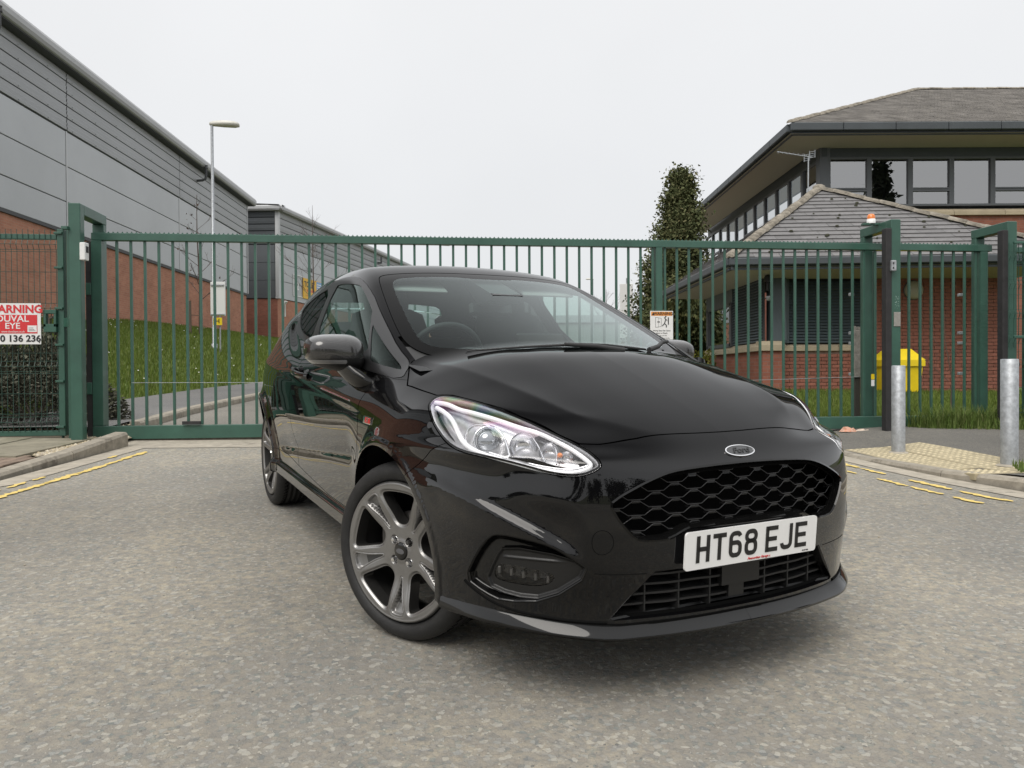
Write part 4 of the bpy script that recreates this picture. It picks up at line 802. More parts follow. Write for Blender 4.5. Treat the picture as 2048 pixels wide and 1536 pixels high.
mb = MB(); mb.add([(*EC[1], ZE+.05), (*EC[2], ZE+.05), (*EC[3], ZE+.05), tuple(AP-Vector((0, 0, .02))), (*EC[0], ZE+.05)], [(0, 1, 3), (1, 2, 3), (4, 0, 3), (2, 4, 3)]); mb.build('roof_deck', m_slate, pav)
def ridge(par, a, b_, n, r_=.105, m=m_ridge):
    a, b_ = Vector(a), Vector(b_); d = (b_-a)/n
    for i in range(n):
        p, q = a+d*i-d*.04, a+d*(i+1); V = []
        for c, rr in ((p, r_*1.06), (q, r_)):
            dn = d.normalized(); s = Vector((dn.y, -dn.x, 0)).normalized(); up = s.cross(dn)
            for k in range(7): t = math.pi*(.02+.96*k/6); V.append(c+s*rr*math.cos(t)+up*(rr*.85*math.sin(t)-.02)+Vector((0, 0, .008*math.sin(i*2.1))))
        mb = MB(); mb.add(V, [(k, k+1, 8+k, 7+k) for k in range(6)]+[tuple(range(6, -1, -1))], True); mb.build('ridge_tile', m, par)
ridge(pav, (*EC[0], ZE+.10), AP+Vector((0, 0, .02)), 15); ridge(pav, (*EC[1], ZE+.10), AP+Vector((0, 0, .02)), 15)
mb = MB(); mb.lathe([(.15, -.02), (.14, .06), (.08, .10), (.0001, .11)], tuple(AP), 10); mb.build('apex_cap', m_ridge, pav)
# moss cushions on the slates
mb = MB(); rg_ = random.Random(11); nv = (Vector((*EC[1], ZE))-Vector((*EC[0], ZE))).cross(AP-Vector((*EC[0], ZE))).normalized()
for k in range(46):
    a, b_ = rg_.random(), rg_.random(); 
    if a+b_ > 1: a, b_ = 1-a, 1-b_
    if b_ > .93: continue
    p = Vector((*EC[0], ZE+.07))*(1-a-b_)+Vector((*EC[1], ZE+.07))*a+AP*b_+nv*.03; r_ = rg_.uniform(.015, .045); mb.lathe([(r_, -.02), (r_*.8, r_*.35), (.0001, r_*.5)], tuple(p), 7)
tag(mb.build('moss', mat('dark_moss', (.035, .036, .02), .95), pav), kind='stuff')
# round bulkhead light, camera, white cable box
t = thing('bulkhead_light', 'round cream bulkhead light on the pavilion brickwork', 'wall light', (8.44, PY-.02, 2.76)); mb = MB(); mb.lathe([(.195, 0), (.195, .05), (.17, .095), (.10, .125), (.0001, .135)], (8.44, PY-.01, 2.76), 28, M=Matrix.Rotation(R(90), 3, 'X')); mb.build('dome', mat('cream_plastic', (.42, .40, .31), .45), t); mb = MB(); mb.lathe([(.205, .0), (.205, .03), (.19, .035)], (8.44, PY-.01, 2.76), 28, M=Matrix.Rotation(R(90), 3, 'X')); mb.build('rim', m_frm, t)
t = thing('security_camera', 'small black camera under the pavilion eave at the corner', 'camera', (5.22, 15.85, 2.98)); mb = MB(); mb.tube([(5.22, 15.85, 3.05), (5.22, 15.85, 2.72)], .03, n=8); mb.build('bracket', m_signk, t); mb = MB(); mb.lathe([(.085, 0), (.085, .10), (.06, .14), (.0001, .15)], (5.22, 15.8, 2.88), 12); mb.build('housing', m_signk, t); mb = MB(); mb.lathe([(.055, 0), (.055, -.04), (.035, -.085), (.0001, -.10)], (5.22, 15.78, 2.60), 12); mb.build('camera_dome', m_galv, t)
t = thing('aerial', 'thin television aerial on a pole above the pavilion roof', 'aerial', (7.5, 20.4, 4.9)); mb = MB(); mb.tube([(7.78, 20.4, 4.6), (7.80, 20.4, 6.72)], .018, n=6); mb.build('mast', m_galv, t)
mb = MB(); mb.tube([(6.95, 20.3, 6.80), (7.90, 20.4, 6.68)], .014, n=5); [mb.bar((7.0+.12*k, 20.22, 6.79-.013*k), (7.0+.12*k, 20.40, 6.79-.013*k), .008, .008) for k in range(7)]; mb.build('boom', m_galv, t)
mb = MB(); 
for dx, dz in ((.86, -.02), (1.0, .06)):
    for k in range(4): mb.bar((6.82+dx, 20.38, 6.60+dz+.05*k), (6.98+dx, 20.42, 6.64+dz+.05*k), .010, .010)
    mb.bar((6.82+dx, 20.38, 6.58+dz), (6.82+dx, 20.38, 6.78+dz), .010, .010); mb.bar((6.98+dx, 20.42, 6.62+dz), (6.98+dx, 20.42, 6.82+dz), .010, .010)
mb.build('reflector_grid', m_galv, t)
# ---------------------------------------------------------------- two-storey office behind
off = thing('office_building', 'two-storey brick office with wide window band and deep slate roof at right', 'office building', (9.05, 22.8, .7))
OX0, OX1, OY = 9.05, 24.0, 22.8; ZS, ZW0, ZW1, ZEV = 5.62, 5.92, 7.36, 7.62; EOX, EOY = 7.72, 21.5
uvquad('brick_wall', [(OX0, OY, .5), (OX1, OY, .5), (OX1, OY, ZS), (OX0, OY, ZS)], m_bkR, off); uvquad('brick_wall', [(OX0, 36, .5), (OX0, OY, .5), (OX0, OY, ZS), (OX0, 36, ZS)], m_bkR, off)
x = OX0-.06; 
for ln in (1.45, 1.0, 1.5, 1.5, 1.5, 1.5, 1.5, 1.5, 1.5, 1.5): mb = MB(); mb.prism([(OY-.10, ZS), (OY-.10, ZS+.10), (OY-.05, ZS+.16), (OY+.2, ZS+.24), (OY+.2, ZS)], 0, x, x+ln-.012); mb.build('sill_stone', m_stone, off); x += ln
mb = MB(); mb.prism([(OX0-.10, ZS), (OX0-.10, ZS+.10), (OX0-.05, ZS+.16), (OX0+.2, ZS+.24), (OX0+.2, ZS)], 1, OY-.1, 36); mb.build('sill_stone', m_stone, off)
mb = MB(); mb.box(((OX0+OX1)/2+.02, OY+.12, (ZW1+7.78)/2), (OX1-OX0, .16, 7.78-ZW1)); mb.build('head_panel', m_fas, off); mb = MB(); mb.box((OX0+.14, 29.4, (ZW1+7.78)/2), (.16, 13.2, 7.78-ZW1)); mb.build('head_panel', m_fas, off)
mb = MB(); mb.box((OX0+.16, OY+.16, 6.7), (.30, .30, 1.9), bev=.01); mb.build('corner_post', m_frm, off)
fx = [9.32, 10.53, 11.74, 12.95, 14.16, 15.37, 16.58, 17.79, 19.0, 20.2, 21.4, 22.6, 23.8]
mb = MB(); mb.quad((9.3, OY+2.2, 5.5), (23.9, OY+2.2, 5.5), (23.9, OY+2.2, 7.6), (9.3, OY+2.2, 7.6)); mb.quad((9.3, OY+.2, 5.85), (23.9, OY+.2, 5.85), (23.9, OY+2.2, 5.85), (9.3, OY+2.2, 5.85)); mb.quad((9.3, OY+.2, 7.40), (9.3, OY+2.2, 7.40), (23.9, OY+2.2, 7.40), (23.9, OY+.2, 7.40)); mb.build('room_behind', m_room, off)
m_blind = mat('pale_blind', (.30, .31, .32), .8)
for i, (a, b_) in enumerate(zip(fx[:-1], fx[1:])):
    w_ = MB(); y = OY+.10
    for xx in (a+.035, b_-.035): w_.box((xx, y, (ZW0+ZW1)/2), (.07, .09, ZW1-ZW0))
    for zz in (ZW0+.03, ZW1-.03): w_.box(((a+b_)/2, y, zz), (b_-a-.14, .088, .06))
    split = i % 2 == 0
    if split: w_.box(((a+b_)/2, y, ZW0+.46), (b_-a-.14, .092, .055)); w_.box(((a+b_)/2, y, ZW0+.52), (b_-a-.14, .086, .04))
    fr_ = w_.build('window', m_frm, off)
    for z0, z1 in (((ZW0+.06, ZW0+.43), (ZW0+.54, ZW1-.06)) if split else ((ZW0+.06, ZW1-.06),)): q = MB(); q.quad((a+.07, y+.015, z0), (b_-.07, y+.015, z0), (b_-.07, y+.015, z1), (a+.07, y+.015, z1)); q.build('pane', m_winl, fr_)
ya = OY+.35; k = 0
while ya < 35.5:
    yb = ya+1.21; w_ = MB(); xx = OX0+.10
    for yy in (ya+.035, yb-.035): w_.box((xx, yy, (ZW0+ZW1)/2), (.09, .07, ZW1-ZW0))
    for zz in (ZW0+.03, ZW1-.03): w_.box((xx, (ya+yb)/2, zz), (.088, 1.07, .06))
    if k % 2: w_.box((xx, (ya+yb)/2, ZW0+.46), (.092, 1.07, .07))
    fr_ = w_.build('window', m_frm, off)
    for z0, z1 in (((ZW0+.06, ZW0+.425), (ZW0+.50, ZW1-.06)) if k % 2 else ((ZW0+.06, ZW1-.06),)): q = MB(); q.quad((xx+.015, yb-.07, z0), (xx+.015, ya+.07, z0), (xx+.015, ya+.07, z1), (xx+.015, yb-.07, z1)); q.build('pane', m_winl, fr_)
    ya = yb; k += 1
mb = MB(); mb.quad((OX0+2.0, 36, 5.5), (OX0+2, 23, 5.5), (OX0+2, 23, 7.6), (OX0+2, 36, 7.6)); mb.build('room_behind', m_room, off)
EOZ = 7.84; RY = 28.9; RX = 15.12; RZ = 11.5; EY2 = 36.3
mb = MB(); mb.add([(EOX, EOY, EOZ-.20), (25, EOY, EOZ-.20), (25, OY+.05, 7.62), (OX0, OY+.05, 7.62), (EOX, EY2, EOZ-.20), (OX0, EY2, 7.62)], [(0, 1, 2, 3), (4, 0, 3, 5)]); mb.build('soffit', m_sofc, off)
segs = list(np.arange(EOX, 25, 1.45))+[25]
for a, b_ in zip(segs[:-1], segs[1:]): mb = MB(); mb.box(((a+b_)/2, EOY, EOZ-.02), (b_-a-.012, .14, .22), bev=.02); mb.build('fascia_gutter', m_fas, off)
segs = list(np.arange(EOY+.08, EY2, 1.45))
for a, b_ in zip(segs[:-1], segs[1:]): mb = MB(); mb.box((EOX-.0, (a+b_)/2, EOZ-.02), (.14, b_-a-.012, .22), bev=.02); mb.build('fascia_gutter', m_fas, off)
mb = MB(); mb.box(((EOX+25)/2, EOY+.08, EOZ-.17), (25-EOX-.1, .05, .12)); mb.box((EOX+.08, (EOY+EY2)/2, EOZ-.17), (.05, EY2-EOY-.1, .12)); mb.build('fascia_board', m_fas, off)
m_slate2 = mat('weathered_slate', (.31, .295, .28), .8, var=(2.0, .30), bump=(30, .4, .01), stain=(5, (.40, .38, .34), .56))
slope(off, (EOX, EOY, EOZ+.10), (26, EOY, EOZ+.10), (RX, RY, RZ), .33, .135, m_slate2, name='front_slates', stuff=True, T2=(26, RY, RZ), jit=.010)
mb = MB(); mb.add([(EOX, EOY, EOZ+.08), (26, EOY, EOZ+.08), (26, RY, RZ-.02), (RX, RY, RZ-.02), (EOX, EY2, EOZ+.08)], [(0, 1, 2, 3), (4, 0, 3)]); mb.build('roof_deck', m_slate2, off)
ridge(off, (EOX, EOY, EOZ+.12), (RX, RY, RZ+.03), 30, .10); ridge(off, (RX, RY, RZ+.02), (26, RY, RZ+.02), 26, .09)
mb = MB(); mb.box((22.6-5.6, OY-.02, 6.95), (.5, .04, .55)); 
# low grey sheds far beyond the gate
shed = thing('distant_shed', 'long pale grey shed far down the estate road', 'shed', (6, 92, 2.2)); mb = MB(); mb.box((8, 92, 4.3), (38, 10, 5.0)); mb.build('wall', mat('pale_shed', (.30, .33, .32), .6, var=(.3, .1)), shed); mb = MB(); mb.prism([(86.8, 6.8), (97.2, 6.8), (92, 8.0)], 0, -11.2, 27.2); mb.build('roof', m_metalroof, shed)
# black fence-top / signboard behind, grit bin, stub post
t = thing('grit_bin', 'bright yellow grit bin with sloping lid on the lawn by the pavilion', 'grit bin', (7.74, 15.62, gz(7.74, 15.62)))
GBX, GBY = 7.74, 15.62; gb0 = gz(GBX, GBY)
m_gbin = mat('yellow_bin', (.78, .58, .015), .42, var=(3, .10), stain=(4, (.55, .40, .03), .64))
mb = MB(); h0, h1 = .07, .60; V = [(GBX+sx*w_, GBY+sy*d_, gb0+h) for h, w_, d_ in ((h0, .32, .26), (h1, .375, .31)) for sx, sy in ((-1, -1), (1, -1), (1, 1), (-1, 1))]; mb.add(V, [(3, 2, 1, 0), (4, 5, 6, 7), (0, 1, 5, 4), (1, 2, 6, 5), (2, 3, 7, 6), (3, 0, 4, 7)]); mb.build('body', m_gbin, t)
mb = MB(); V = [(GBX+sx*.40, GBY+sy*.34, gb0+h) for h in (.575, .70) for sx, sy in ((-1, -1), (1, -1), (1, 1), (-1, 1))]; mb.add(V, [(3, 2, 1, 0), (0, 1, 5, 4), (1, 2, 6, 5), (2, 3, 7, 6), (3, 0, 4, 7)]); W_ = V[4:]+[(GBX-.20, GBY-.14, gb0+.92), (GBX+.22, GBY-.14, gb0+.92), (GBX+.22, GBY+.14, gb0+.92), (GBX-.20, GBY+.14, gb0+.92)]; mb.add(W_, [(0, 1, 5, 4), (1, 2, 6, 5), (2, 3, 7, 6), (3, 0, 4, 7), (4, 5, 6, 7)]); mb.build('lid', m_gbin, t)
for sx in (-1, 1): mb = MB(); mb.box((GBX+sx*.23, GBY, gb0+.03), (.14, .44, .14), bev=.01); mb.build('foot', m_gbin, t)
textmesh('lettering', 'S', .10, m_signk, t, frame((GBX-.30, GBY-.30, gb0+.76), (1, 0, 0), (0, .5, .85)))
t = thing('wooden_post', 'weathered broken wooden post behind the gate', 'post', (4.25, 9.47, gz(4.25, 9.47))); q = gpt(8.29, -.62, 0)
mb = MB(); mb.box((q.x, q.y, 1.38), (.085, .06, .34), bev=.006); mb.box((q.x+.015, q.y-.01, 1.12), (.10, .05, .28), bev=.004); mb.box((q.x-.028, q.y, 1.575), (.022, .05, .06)); mb.box((q.x+.020, q.y, 1.57), (.03, .05, .05)); mb.build('stub', mat('grey_timber', (.30, .28, .25), .9, var=(20, .3)), t); mb = MB(); mb.box((q.x+.01, q.y+.01, .66), (.06, .04, .70)); mb.build('stake', mat('dark_timber', (.06, .055, .045), .9), t)
q = gpt(8.10, -.02, 0); t = thing('warning_tag', 'little yellow and white tag clipped on the gate beside the rubber edge', 'tag', (q.x, q.y, .9)); mb = MB(); mb.box((q.x, q.y-.07, .99), (.035, .006, .06)); mb.build('yellow_half', m_gbin, t); mb = MB(); mb.box((q.x, q.y-.07, .92), (.035, .006, .07)); mb.build('white_half', m_signw, t)
# street lighting and small signs
def lamp(label, x, y, h, yaw, s=1.0, parts=True):
    z = gz(x, min(y, 24)) if y < 30 else 1.2; t = thing('street_lamp', label, 'street lamp', (x, y, z), 'street lamps on the estate road'); mb = MB(); mb.tube([(x, y, z), (x, y, z+.9), (x, y, z+.92), (x, y, z+h)], [.085*s, .085*s, .055*s, .038*s], n=10); mb.build('column', m_galv, t)
    c, s_ = math.cos(yaw), math.sin(yaw); MM = Matrix.Rotation(yaw, 3, 'Z'); mb = MB(); V = []
    for xx, hw, zt, zb in ((-.06, .05, .035, -.03), (.02, .07, .07, -.05), (.30, .15, .085, -.055), (.60, .15, .075, -.06), (.72, .09, .04, -.045)): V += [Vector((x, y, z+h))+MM @ Vector((xx*s*1.02, a*hw*s, b_*s)) for a, b_ in ((-1, 0), (-.7, zt), (.7, zt), (1, 0), (.6, zb), (-.6, zb))]
    mb.add(V, [(k*6+i, k*6+(i+1) % 6, (k+1)*6+(i+1) % 6, (k+1)*6+i) for k in range(4) for i in range(6)]+[tuple(range(5, -1, -1)), tuple(range(24, 30))], True); mb.build('lantern', mat('lantern_cream', (.62, .61, .55), .5, var=(6, .15)) if 'lantern_cream' not in bpy.data.materials else bpy.data.materials['lantern_cream'], t)
    return t
lamp('tall galvanised street lamp standing on the grass bank at left', -8.35, 21.8, 7.05, R(8))
lamp('small distant street lamp above the car roof', -5.6, 62, 10.2, R(10)); lamp('tiny distant street lamp seen right of the windscreen', 8.4, 80, 9.6, R(185))
t = thing('notice_board', 'tall white notice board fixed low on the lamp column', 'notice board', (-8.0, 20.9, 2.6)); mb = MB(); mb.box((-7.93, 21.0, 3.13), (.40, .05, .92), bev=.01); mb.build('board', m_whitep, t); mb = MB(); mb.box((-7.93, 20.96, 3.50), (.36, .03, .03)); mb.box((-7.93, 20.96, 2.71), (.38, .03, .03)); mb.build('batten', m_galv, t); mb = MB(); mb.tube([(-7.88, 21.0, 1.0), (-7.88, 21.0, 2.7)], .022, n=6); mb.build('pole', m_galv, t)
t = thing('hydrant_sign', 'small yellow hydrant plate under the white notice board', 'sign', (-7.9, 20.9, 2.5)); mb = MB(); mb.box((-7.92, 20.93, 2.52), (.24, .02, .20)); mb.build('plate', m_gbin, t); textmesh('letter', 'H', .17, m_signk, t, frame((-7.92, 20.918, 2.52), (1, 0, 0), (0, 0, 1)), bold=.004)
t = thing('estate_sign', 'grey post with plain white board seen between the gate bars right of the car', 'sign', (5.0, 33, 1.2)); mb = MB(); [mb.tube([(x, 33, 1.0), (x, 33, 5.1)], .055, n=8) for x in (4.92,)]; mb.build('post', m_galv, t); mb = MB(); mb.box((4.86, 32.9, 3.7), (.55, .05, 2.3), bev=.01); mb.build('board', m_whitep, t)
# ================================================================ VEGETATION
m_grass = m_tone('grass_blades', [(.085, .135, .020), (.115, .165, .030), (.15, .195, .040), (.20, .215, .075)], .8)
m_turf = mat('turf', (.075, .115, .020), .95, var=(1.2, .3), col2=(.12, .155, .034), bump=(20, .8, .03), coord='Object')
m_turfd = m_tone('tall_grass', [(.085, .145, .025), (.12, .18, .04), (.16, .21, .06), (.25, .24, .11)], .75)
def translucent(m, f=.25):
    t = m.node_tree; N = t.nodes; L = t.links; b = N['Principled BSDF']; o = N['Material Output']; tr = N.new('ShaderNodeBsdfTranslucent'); mx = N.new('ShaderNodeMixShader'); mx.inputs[0].default_value = f
    src = b.inputs['Base Color'].links[0].from_socket if b.inputs['Base Color'].links else None
    if src: L.new(src, tr.inputs[0])
    L.new(b.outputs[0], mx.inputs[1]); L.new(tr.outputs[0], mx.inputs[2]); L.new(mx.outputs[0], o.inputs[0])
for m_ in (m_grass, m_turfd): translucent(m_)
def blades(name, P, hmin, hmax, wd, m, seed=1, lean=.45, segs=1):
    rg = np.random.default_rng(seed); n = len(P); a = rg.random(n)*6.283; h = hmin+(hmax-hmin)*rg.random(n)**1.5; d = np.stack([np.cos(a), np.sin(a), 0*a], 1); s = np.stack([-np.sin(a), np.cos(a), 0*a], 1)*(wd*(.6+.8*rg.random(n)))[:, None]; ln = lean*h*rg.random(n)
    b0, b1 = P-s, P+s; mid = P+d*(ln*.35)[:, None]+np.array([0, 0, 1])*(h*.6)[:, None]; tip = P+d*ln[:, None]+np.array([0, 0, 1])*h[:, None]
    V = np.stack([b0, b1, mid+s*.7, mid-s*.7, tip], 1).reshape(-1, 3); i = 5*np.arange(n)[:, None]
    T = np.concatenate([i+np.array([[0, 1, 2]]), i+np.array([[0, 2, 3]]), i+np.array([[3, 2, 4]])]); return tag(fastmesh(name, V, T, m, attr=np.repeat(np.clip(rg.normal(.45, .22, n), 0, 1), 5)), kind='stuff')
# grass bank between the inner path and the warehouse wall
EDGE = [(-6.35, 8.2), (-6.15, 9.8), (-6.12, 11.85), (-6.02, 13.75), (-5.98, 15.1), (-5.62, 17.4), (-5.45, 20.5), (-5.2, 25.5), (-5.0, 32), (-5.0, 38), (-5.0, 44), (-4.6, 56), (-4.2, 70)]
TOPB = [(-12.9, 6.5, 2.05), (-13.05, 10.5, 2.15), (-13.25, 15, 2.35), (-13.3, 18, 2.48), (-13.42, 20.4, 2.62), (-13.55, 24, 2.78), (-13.68, 27, 2.98), (-13.9, 32, 3.10), (-14.05, 36, 3.18), (-14.25, 42, 3.18), (-13.6, 46.6, 3.25), (-11.95, 56, 3.35), (-9.5, 70, 3.45)]
nb_ = 14; BV = []; 
for (x0, y0), (x1, y1, z1) in zip(EDGE, TOPB):
    z0 = gz(x0, min(y0, 22))+.05
    for k in range(nb_+1):
        t = k/nb_; BV.append((x0+(x1-x0)*t, y0+(y1-y0)*t, z0+(z1-z0)*(1-(1-t)**1.35)*1.0+.05*math.sin(x0*3+t*9)*t*(1-t)))
ne = len(EDGE); BF = [(j*(nb_+1)+i, (j+1)*(nb_+1)+i, (j+1)*(nb_+1)+i+1, j*(nb_+1)+i+1) for j in range(ne-1) for i in range(nb_)]
bk = link('grass_bank', meshdata('grass_bank', BV, [f[::-1] for f in BF], m_turf, smooth=True)); bk['kind'] = 'structure'
def scatter(V, F, n, seed, wfun=None):
    rg = np.random.default_rng(seed); V = np.array(V); F = np.array(F); a, b_, c, d = (V[F[:, i]] for i in range(4)); A = np.linalg.norm(np.cross(b_-a, d-a), axis=1)
    if wfun is not None: A = A*wfun((a+b_+c+d)/4)
    k = rg.choice(len(F), n, p=A/A.sum()); u, v = rg.random((n, 1)), rg.random((n, 1)); return a[k]*(1-u)*(1-v)+b_[k]*u*(1-v)+c[k]*u*v+d[k]*(1-u)*v
blades('bank_grass', scatter(BV, BF, 130000, 3, lambda c: 1/np.maximum(c[:, 1], 8)**1.3), .05, .15, .009, m_grass, 4)
m_daisy = mat('daisy', (.75, .75, .68), .7)
P = scatter(BV, BF, 260, 8, lambda c: 1/np.maximum(c[:, 1], 8)**1.2); mb = MB()
for p in P: mb.lathe([(.016, .10), (.010, .112), (.0001, .113)], tuple(p), 5)
tag(mb.build('daisies', m_daisy), kind='stuff')
# inner footpath
strip('inner_footpath', [(-4.38, 8.4), (-4.54, 10.68), (-4.55, 12.25), (-4.49, 15.5), (-4.29, 20), (-5.45, 20.5), (-5.62, 17.4), (-5.98, 15.1), (-6.02, 13.75), (-6.12, 11.85), (-6.15, 9.8), (-6.2, 8.2)], m_path, .085)
# lawn on the right, and the strip inside the gate
LW = [(3.3, 8.95), (4.3, 9.15), (14, 10.2), (24, 10.6), (24, 22.5), (9.2, 22.6), (5.1, 20.7), (4.6, 20), (4.2, 14)]
def lawnz(x, y): return gz(x, min(y, 17))+.02-.0*(x-5)
mb = MB(); nx, ny = 22, 12; LV = []; 
for j in range(ny+1):
    for i in range(nx+1):
        y = 8.95+(22.5-8.95)*(j/ny)**1.5; x0_ = 3.25+.9*min(1, (y-8.95)/5); x = x0_+(24-x0_)*(i/nx)**1.6; yy = y+max(0, .113*(x-3.3))*(1-j/ny); LV.append((x, yy, lawnz(x, yy)+.015*math.sin(x*2.1)*math.cos(yy*1.7)))
LF = [(j*(nx+1)+i, j*(nx+1)+i+1, (j+1)*(nx+1)+i+1, (j+1)*(nx+1)+i) for j in range(ny) for i in range(nx)]
lw_ = link('lawn', meshdata('lawn', LV, LF, m_turf, smooth=True)); lw_['kind'] = 'structure'
Pl = scatter(LV, LF, 120000, 5, lambda c: np.where((c[:, 0] < 13) & (c[:, 1] < 17.5), 1/np.maximum(c[:, 1], 8)**1.2, .004)); Pl = Pl[~((Pl[:, 1] > 15.9) & (Pl[:, 0] > 5.15))]
blades('lawn_grass', Pl, .04, .13, .0075, m_grass, 6)
# rough tuft at the foot of the far gate section, in front of the rail
mb = MB(); TU = [(gpt(8.46, .12).x, gpt(8.46, .12).y), (gpt(8.6, .30).x, gpt(8.6, .30).y), (gpt(9.6, .50).x, gpt(9.6, .50).y), (gpt(13, .6).x, gpt(13, .6).y), (gpt(13, -.3).x, gpt(13, -.3).y), (gpt(8.55, -.3).x, gpt(8.55, -.3).y)]
P = polyarea(TU, .09)(np.random.default_rng(2), 9000); blades('verge_grass', P, .05, .17, .005, m_turfd, 9, lean=.7)
P = polyarea([(gpt(8.45, .10).x, gpt(8.45, .10).y), (gpt(8.62, .26).x, gpt(8.62, .26).y), (gpt(10.2, .42).x, gpt(10.2, .42).y), (gpt(10.2, 0).x, gpt(10.2, 0).y)], .09)(np.random.default_rng(7), 2600); blades('long_grass', P, .12, .30, .0045, m_turfd, 10, lean=.9)
strip('verge', TU, m_turf, .092)
P = np.concatenate([polyarea([(-6.6, 8.6), (-5.9, 8.3), (-5.95, 12), (-6.4, 12)], .06)(np.random.default_rng(3), 1800), polyarea([(3.75, 5.72), (3.95, 5.85), (4.05, 6.12), (3.9, 6.05)], .088)(np.random.default_rng(5), 160)]); blades('edge_weeds', P, .02, .07, .004, m_turfd, 12)
# ---- leafy clumps as many small faces
def leafcloud(name, C_, m, parent, size, seed=1, tri=False, up=.0, kind=None, droop=0):
    rg = np.random.default_rng(seed); n = len(C_); a = rg.normal(size=(n, 3)); a[:, 2] = a[:, 2]*.7+up-droop; a /= np.linalg.norm(a, axis=1)[:, None]; b_ = np.cross(a, rg.normal(size=(n, 3))); b_ /= np.linalg.norm(b_, axis=1)[:, None]
    s = (size*(.5+rg.random(n)))[:, None]; V = np.stack([C_-b_*s*.35, C_+a*s, C_+b_*s*.35, C_-a*s*.25], 1).reshape(-1, 3); i = 4*np.arange(n)[:, None]
    T = np.concatenate([i+np.array([[0, 1, 2]]), i+np.array([[0, 2, 3]])]); V = V-np.array(org(parent)); return fastmesh(name, V, T, m, parent, attr=np.repeat(np.clip(rg.normal(.45, .25, n), 0, 1), 4))
m_bark = mat('bark', (.085, .07, .055), .95, var=(14, .4), bump=(30, .7, .02)); m_twig = mat('bare_twigs', (.10, .075, .065), .9)
m_con = m_tone('conifer_needles', [(.045, .058, .022), (.080, .094, .038), (.12, .128, .055), (.17, .155, .075)], .8); m_hdg = m_tone('ivy_leaves', [(.030, .044, .014), (.060, .072, .024), (.095, .10, .036), (.14, .115, .045)], .7); m_shr = m_tone('shrub_leaves', [(.05, .052, .038), (.085, .088, .062), (.13, .13, .095), (.07, .058, .045)], .85)
m_dtree = m_tone('dark_tree_leaves', [(.010, .014, .008), (.018, .024, .012), (.028, .034, .016)], .9)
def conifer(label, x, y, z, h, rad, seed, n=52, leaf=.16, per=210, m=None, group=None, lean=.25):
    t = thing('conifer_tree', label, 'tree', (x, y, z), group); rg = np.random.default_rng(seed)
    mb = MB(); mb.tube([(x, y, z), (x+.03, y, z+h*.5), (x+lean*.3, y, z+h*.85), (x+lean, y, z+h*.98)], [.16, .10, .05, .015], n=8); mb.build('trunk', m_bark, t)
    mb = MB(); C_ = []
    for k in range(n):
        f = (k+.5)/n; zz = z+h*(.05+.93*f); r_ = rad*min(1, (1-f)*1.75+.02)*(.72+.42*rg.random())*.72+.05; a = k*2.4+rg.random()*.8; tip = np.array([x+math.cos(a)*r_+lean*f*f, y+math.sin(a)*r_, zz-r_*.22+.1*rg.random()]); base = np.array([x+lean*f*f, y, zz+.05])
        mb.tube([tuple(base), tuple((base+tip)/2+np.array([0, 0, .06])), tuple(tip)], [.03*(1-f)+.008, .015, .004], n=4)
        q = max(30, int(per*(.35+r_/rad))); u = rg.random(q)**.7; c = base[None]*(1-u[:, None])+tip[None]*u[:, None]+rg.normal(size=(q, 3))*np.array([.17, .17, .13])*(.4+.8*rad/1.2*.6); C_.append(c)
    C_.append(np.stack([x+lean+rg.normal(size=40)*.05+np.linspace(0, .22, 40), y+rg.normal(size=40)*.05, z+h*.93+np.linspace(0, h*.07, 40)], 1))
    mb.build('branches', m_bark, t); leafcloud('foliage', np.concatenate(C_), m or m_con, t, leaf, seed, droop=.45); return t
conifer('tall ragged conifer leaning at its tip between the car and the pavilion', 5.2, 24.6, .7, 6.75, 1.75, 5, n=110, leaf=.085, per=800, lean=.2)
# ivy-clad hedge under the conifer
def mound(name, label, cat, c, r_, n, leaf, m, seed, stems=True):
    t = thing(name, label, cat, (c[0], c[1], c[2])); rg = np.random.default_rng(seed); d = rg.normal(size=(n, 3)); d[:, 2] = np.abs(d[:, 2]); d /= np.linalg.norm(d, axis=1)[:, None]; k = 1+.16*np.sin(d[:, 0]*5+seed)+.14*np.sin(d[:, 1]*6+d[:, 2]*4); s = (.72+.30*rg.random(n)**.5)*k
    C_ = np.array(c)+d*np.array(r_)*s[:, None]; leafcloud('foliage', C_, m, t, leaf, seed)
    if stems:
        mb = MB()
        for q in range(14): e = d[q]*np.array(r_)*.8; mb.tube([c, tuple(np.array(c)+e*.5+np.array([0, 0, .1])), tuple(np.array(c)+e)], [.025, .015, .006], n=5)
        mb.build('stems', m_bark, t)
    return t
mound('ivy_hedge', 'dense dark ivy-clad hedge at the conifer foot beside the pavilion', 'hedge', (5.35, 22.9, .7), (1.35, 1.0, 2.4), 9000, .13, m_hdg, 3)
mound('yellow_bush', 'small yellow-green bush at the left end of the pavilion sill', 'bush', (4.72, 19.3, .65), (.34, .3, .95), 900, .07, m_tone('yellow_leaves', [(.12, .13, .02), (.20, .20, .035), (.10, .11, .02)]), 5)
mound('evergreen_shrub', 'dull grey-green shrub crowding behind the left mesh panel', 'shrub', (-5.62, 9.15, .42), (1.05, .62, 1.02), 30000, .032, m_shr, 7)
mound('evergreen_shrub', 'low second shrub behind the larger one at the left edge', 'shrub', (-6.75, 10.6, .5), (.95, .7, .75), 9000, .04, m_shr, 17)
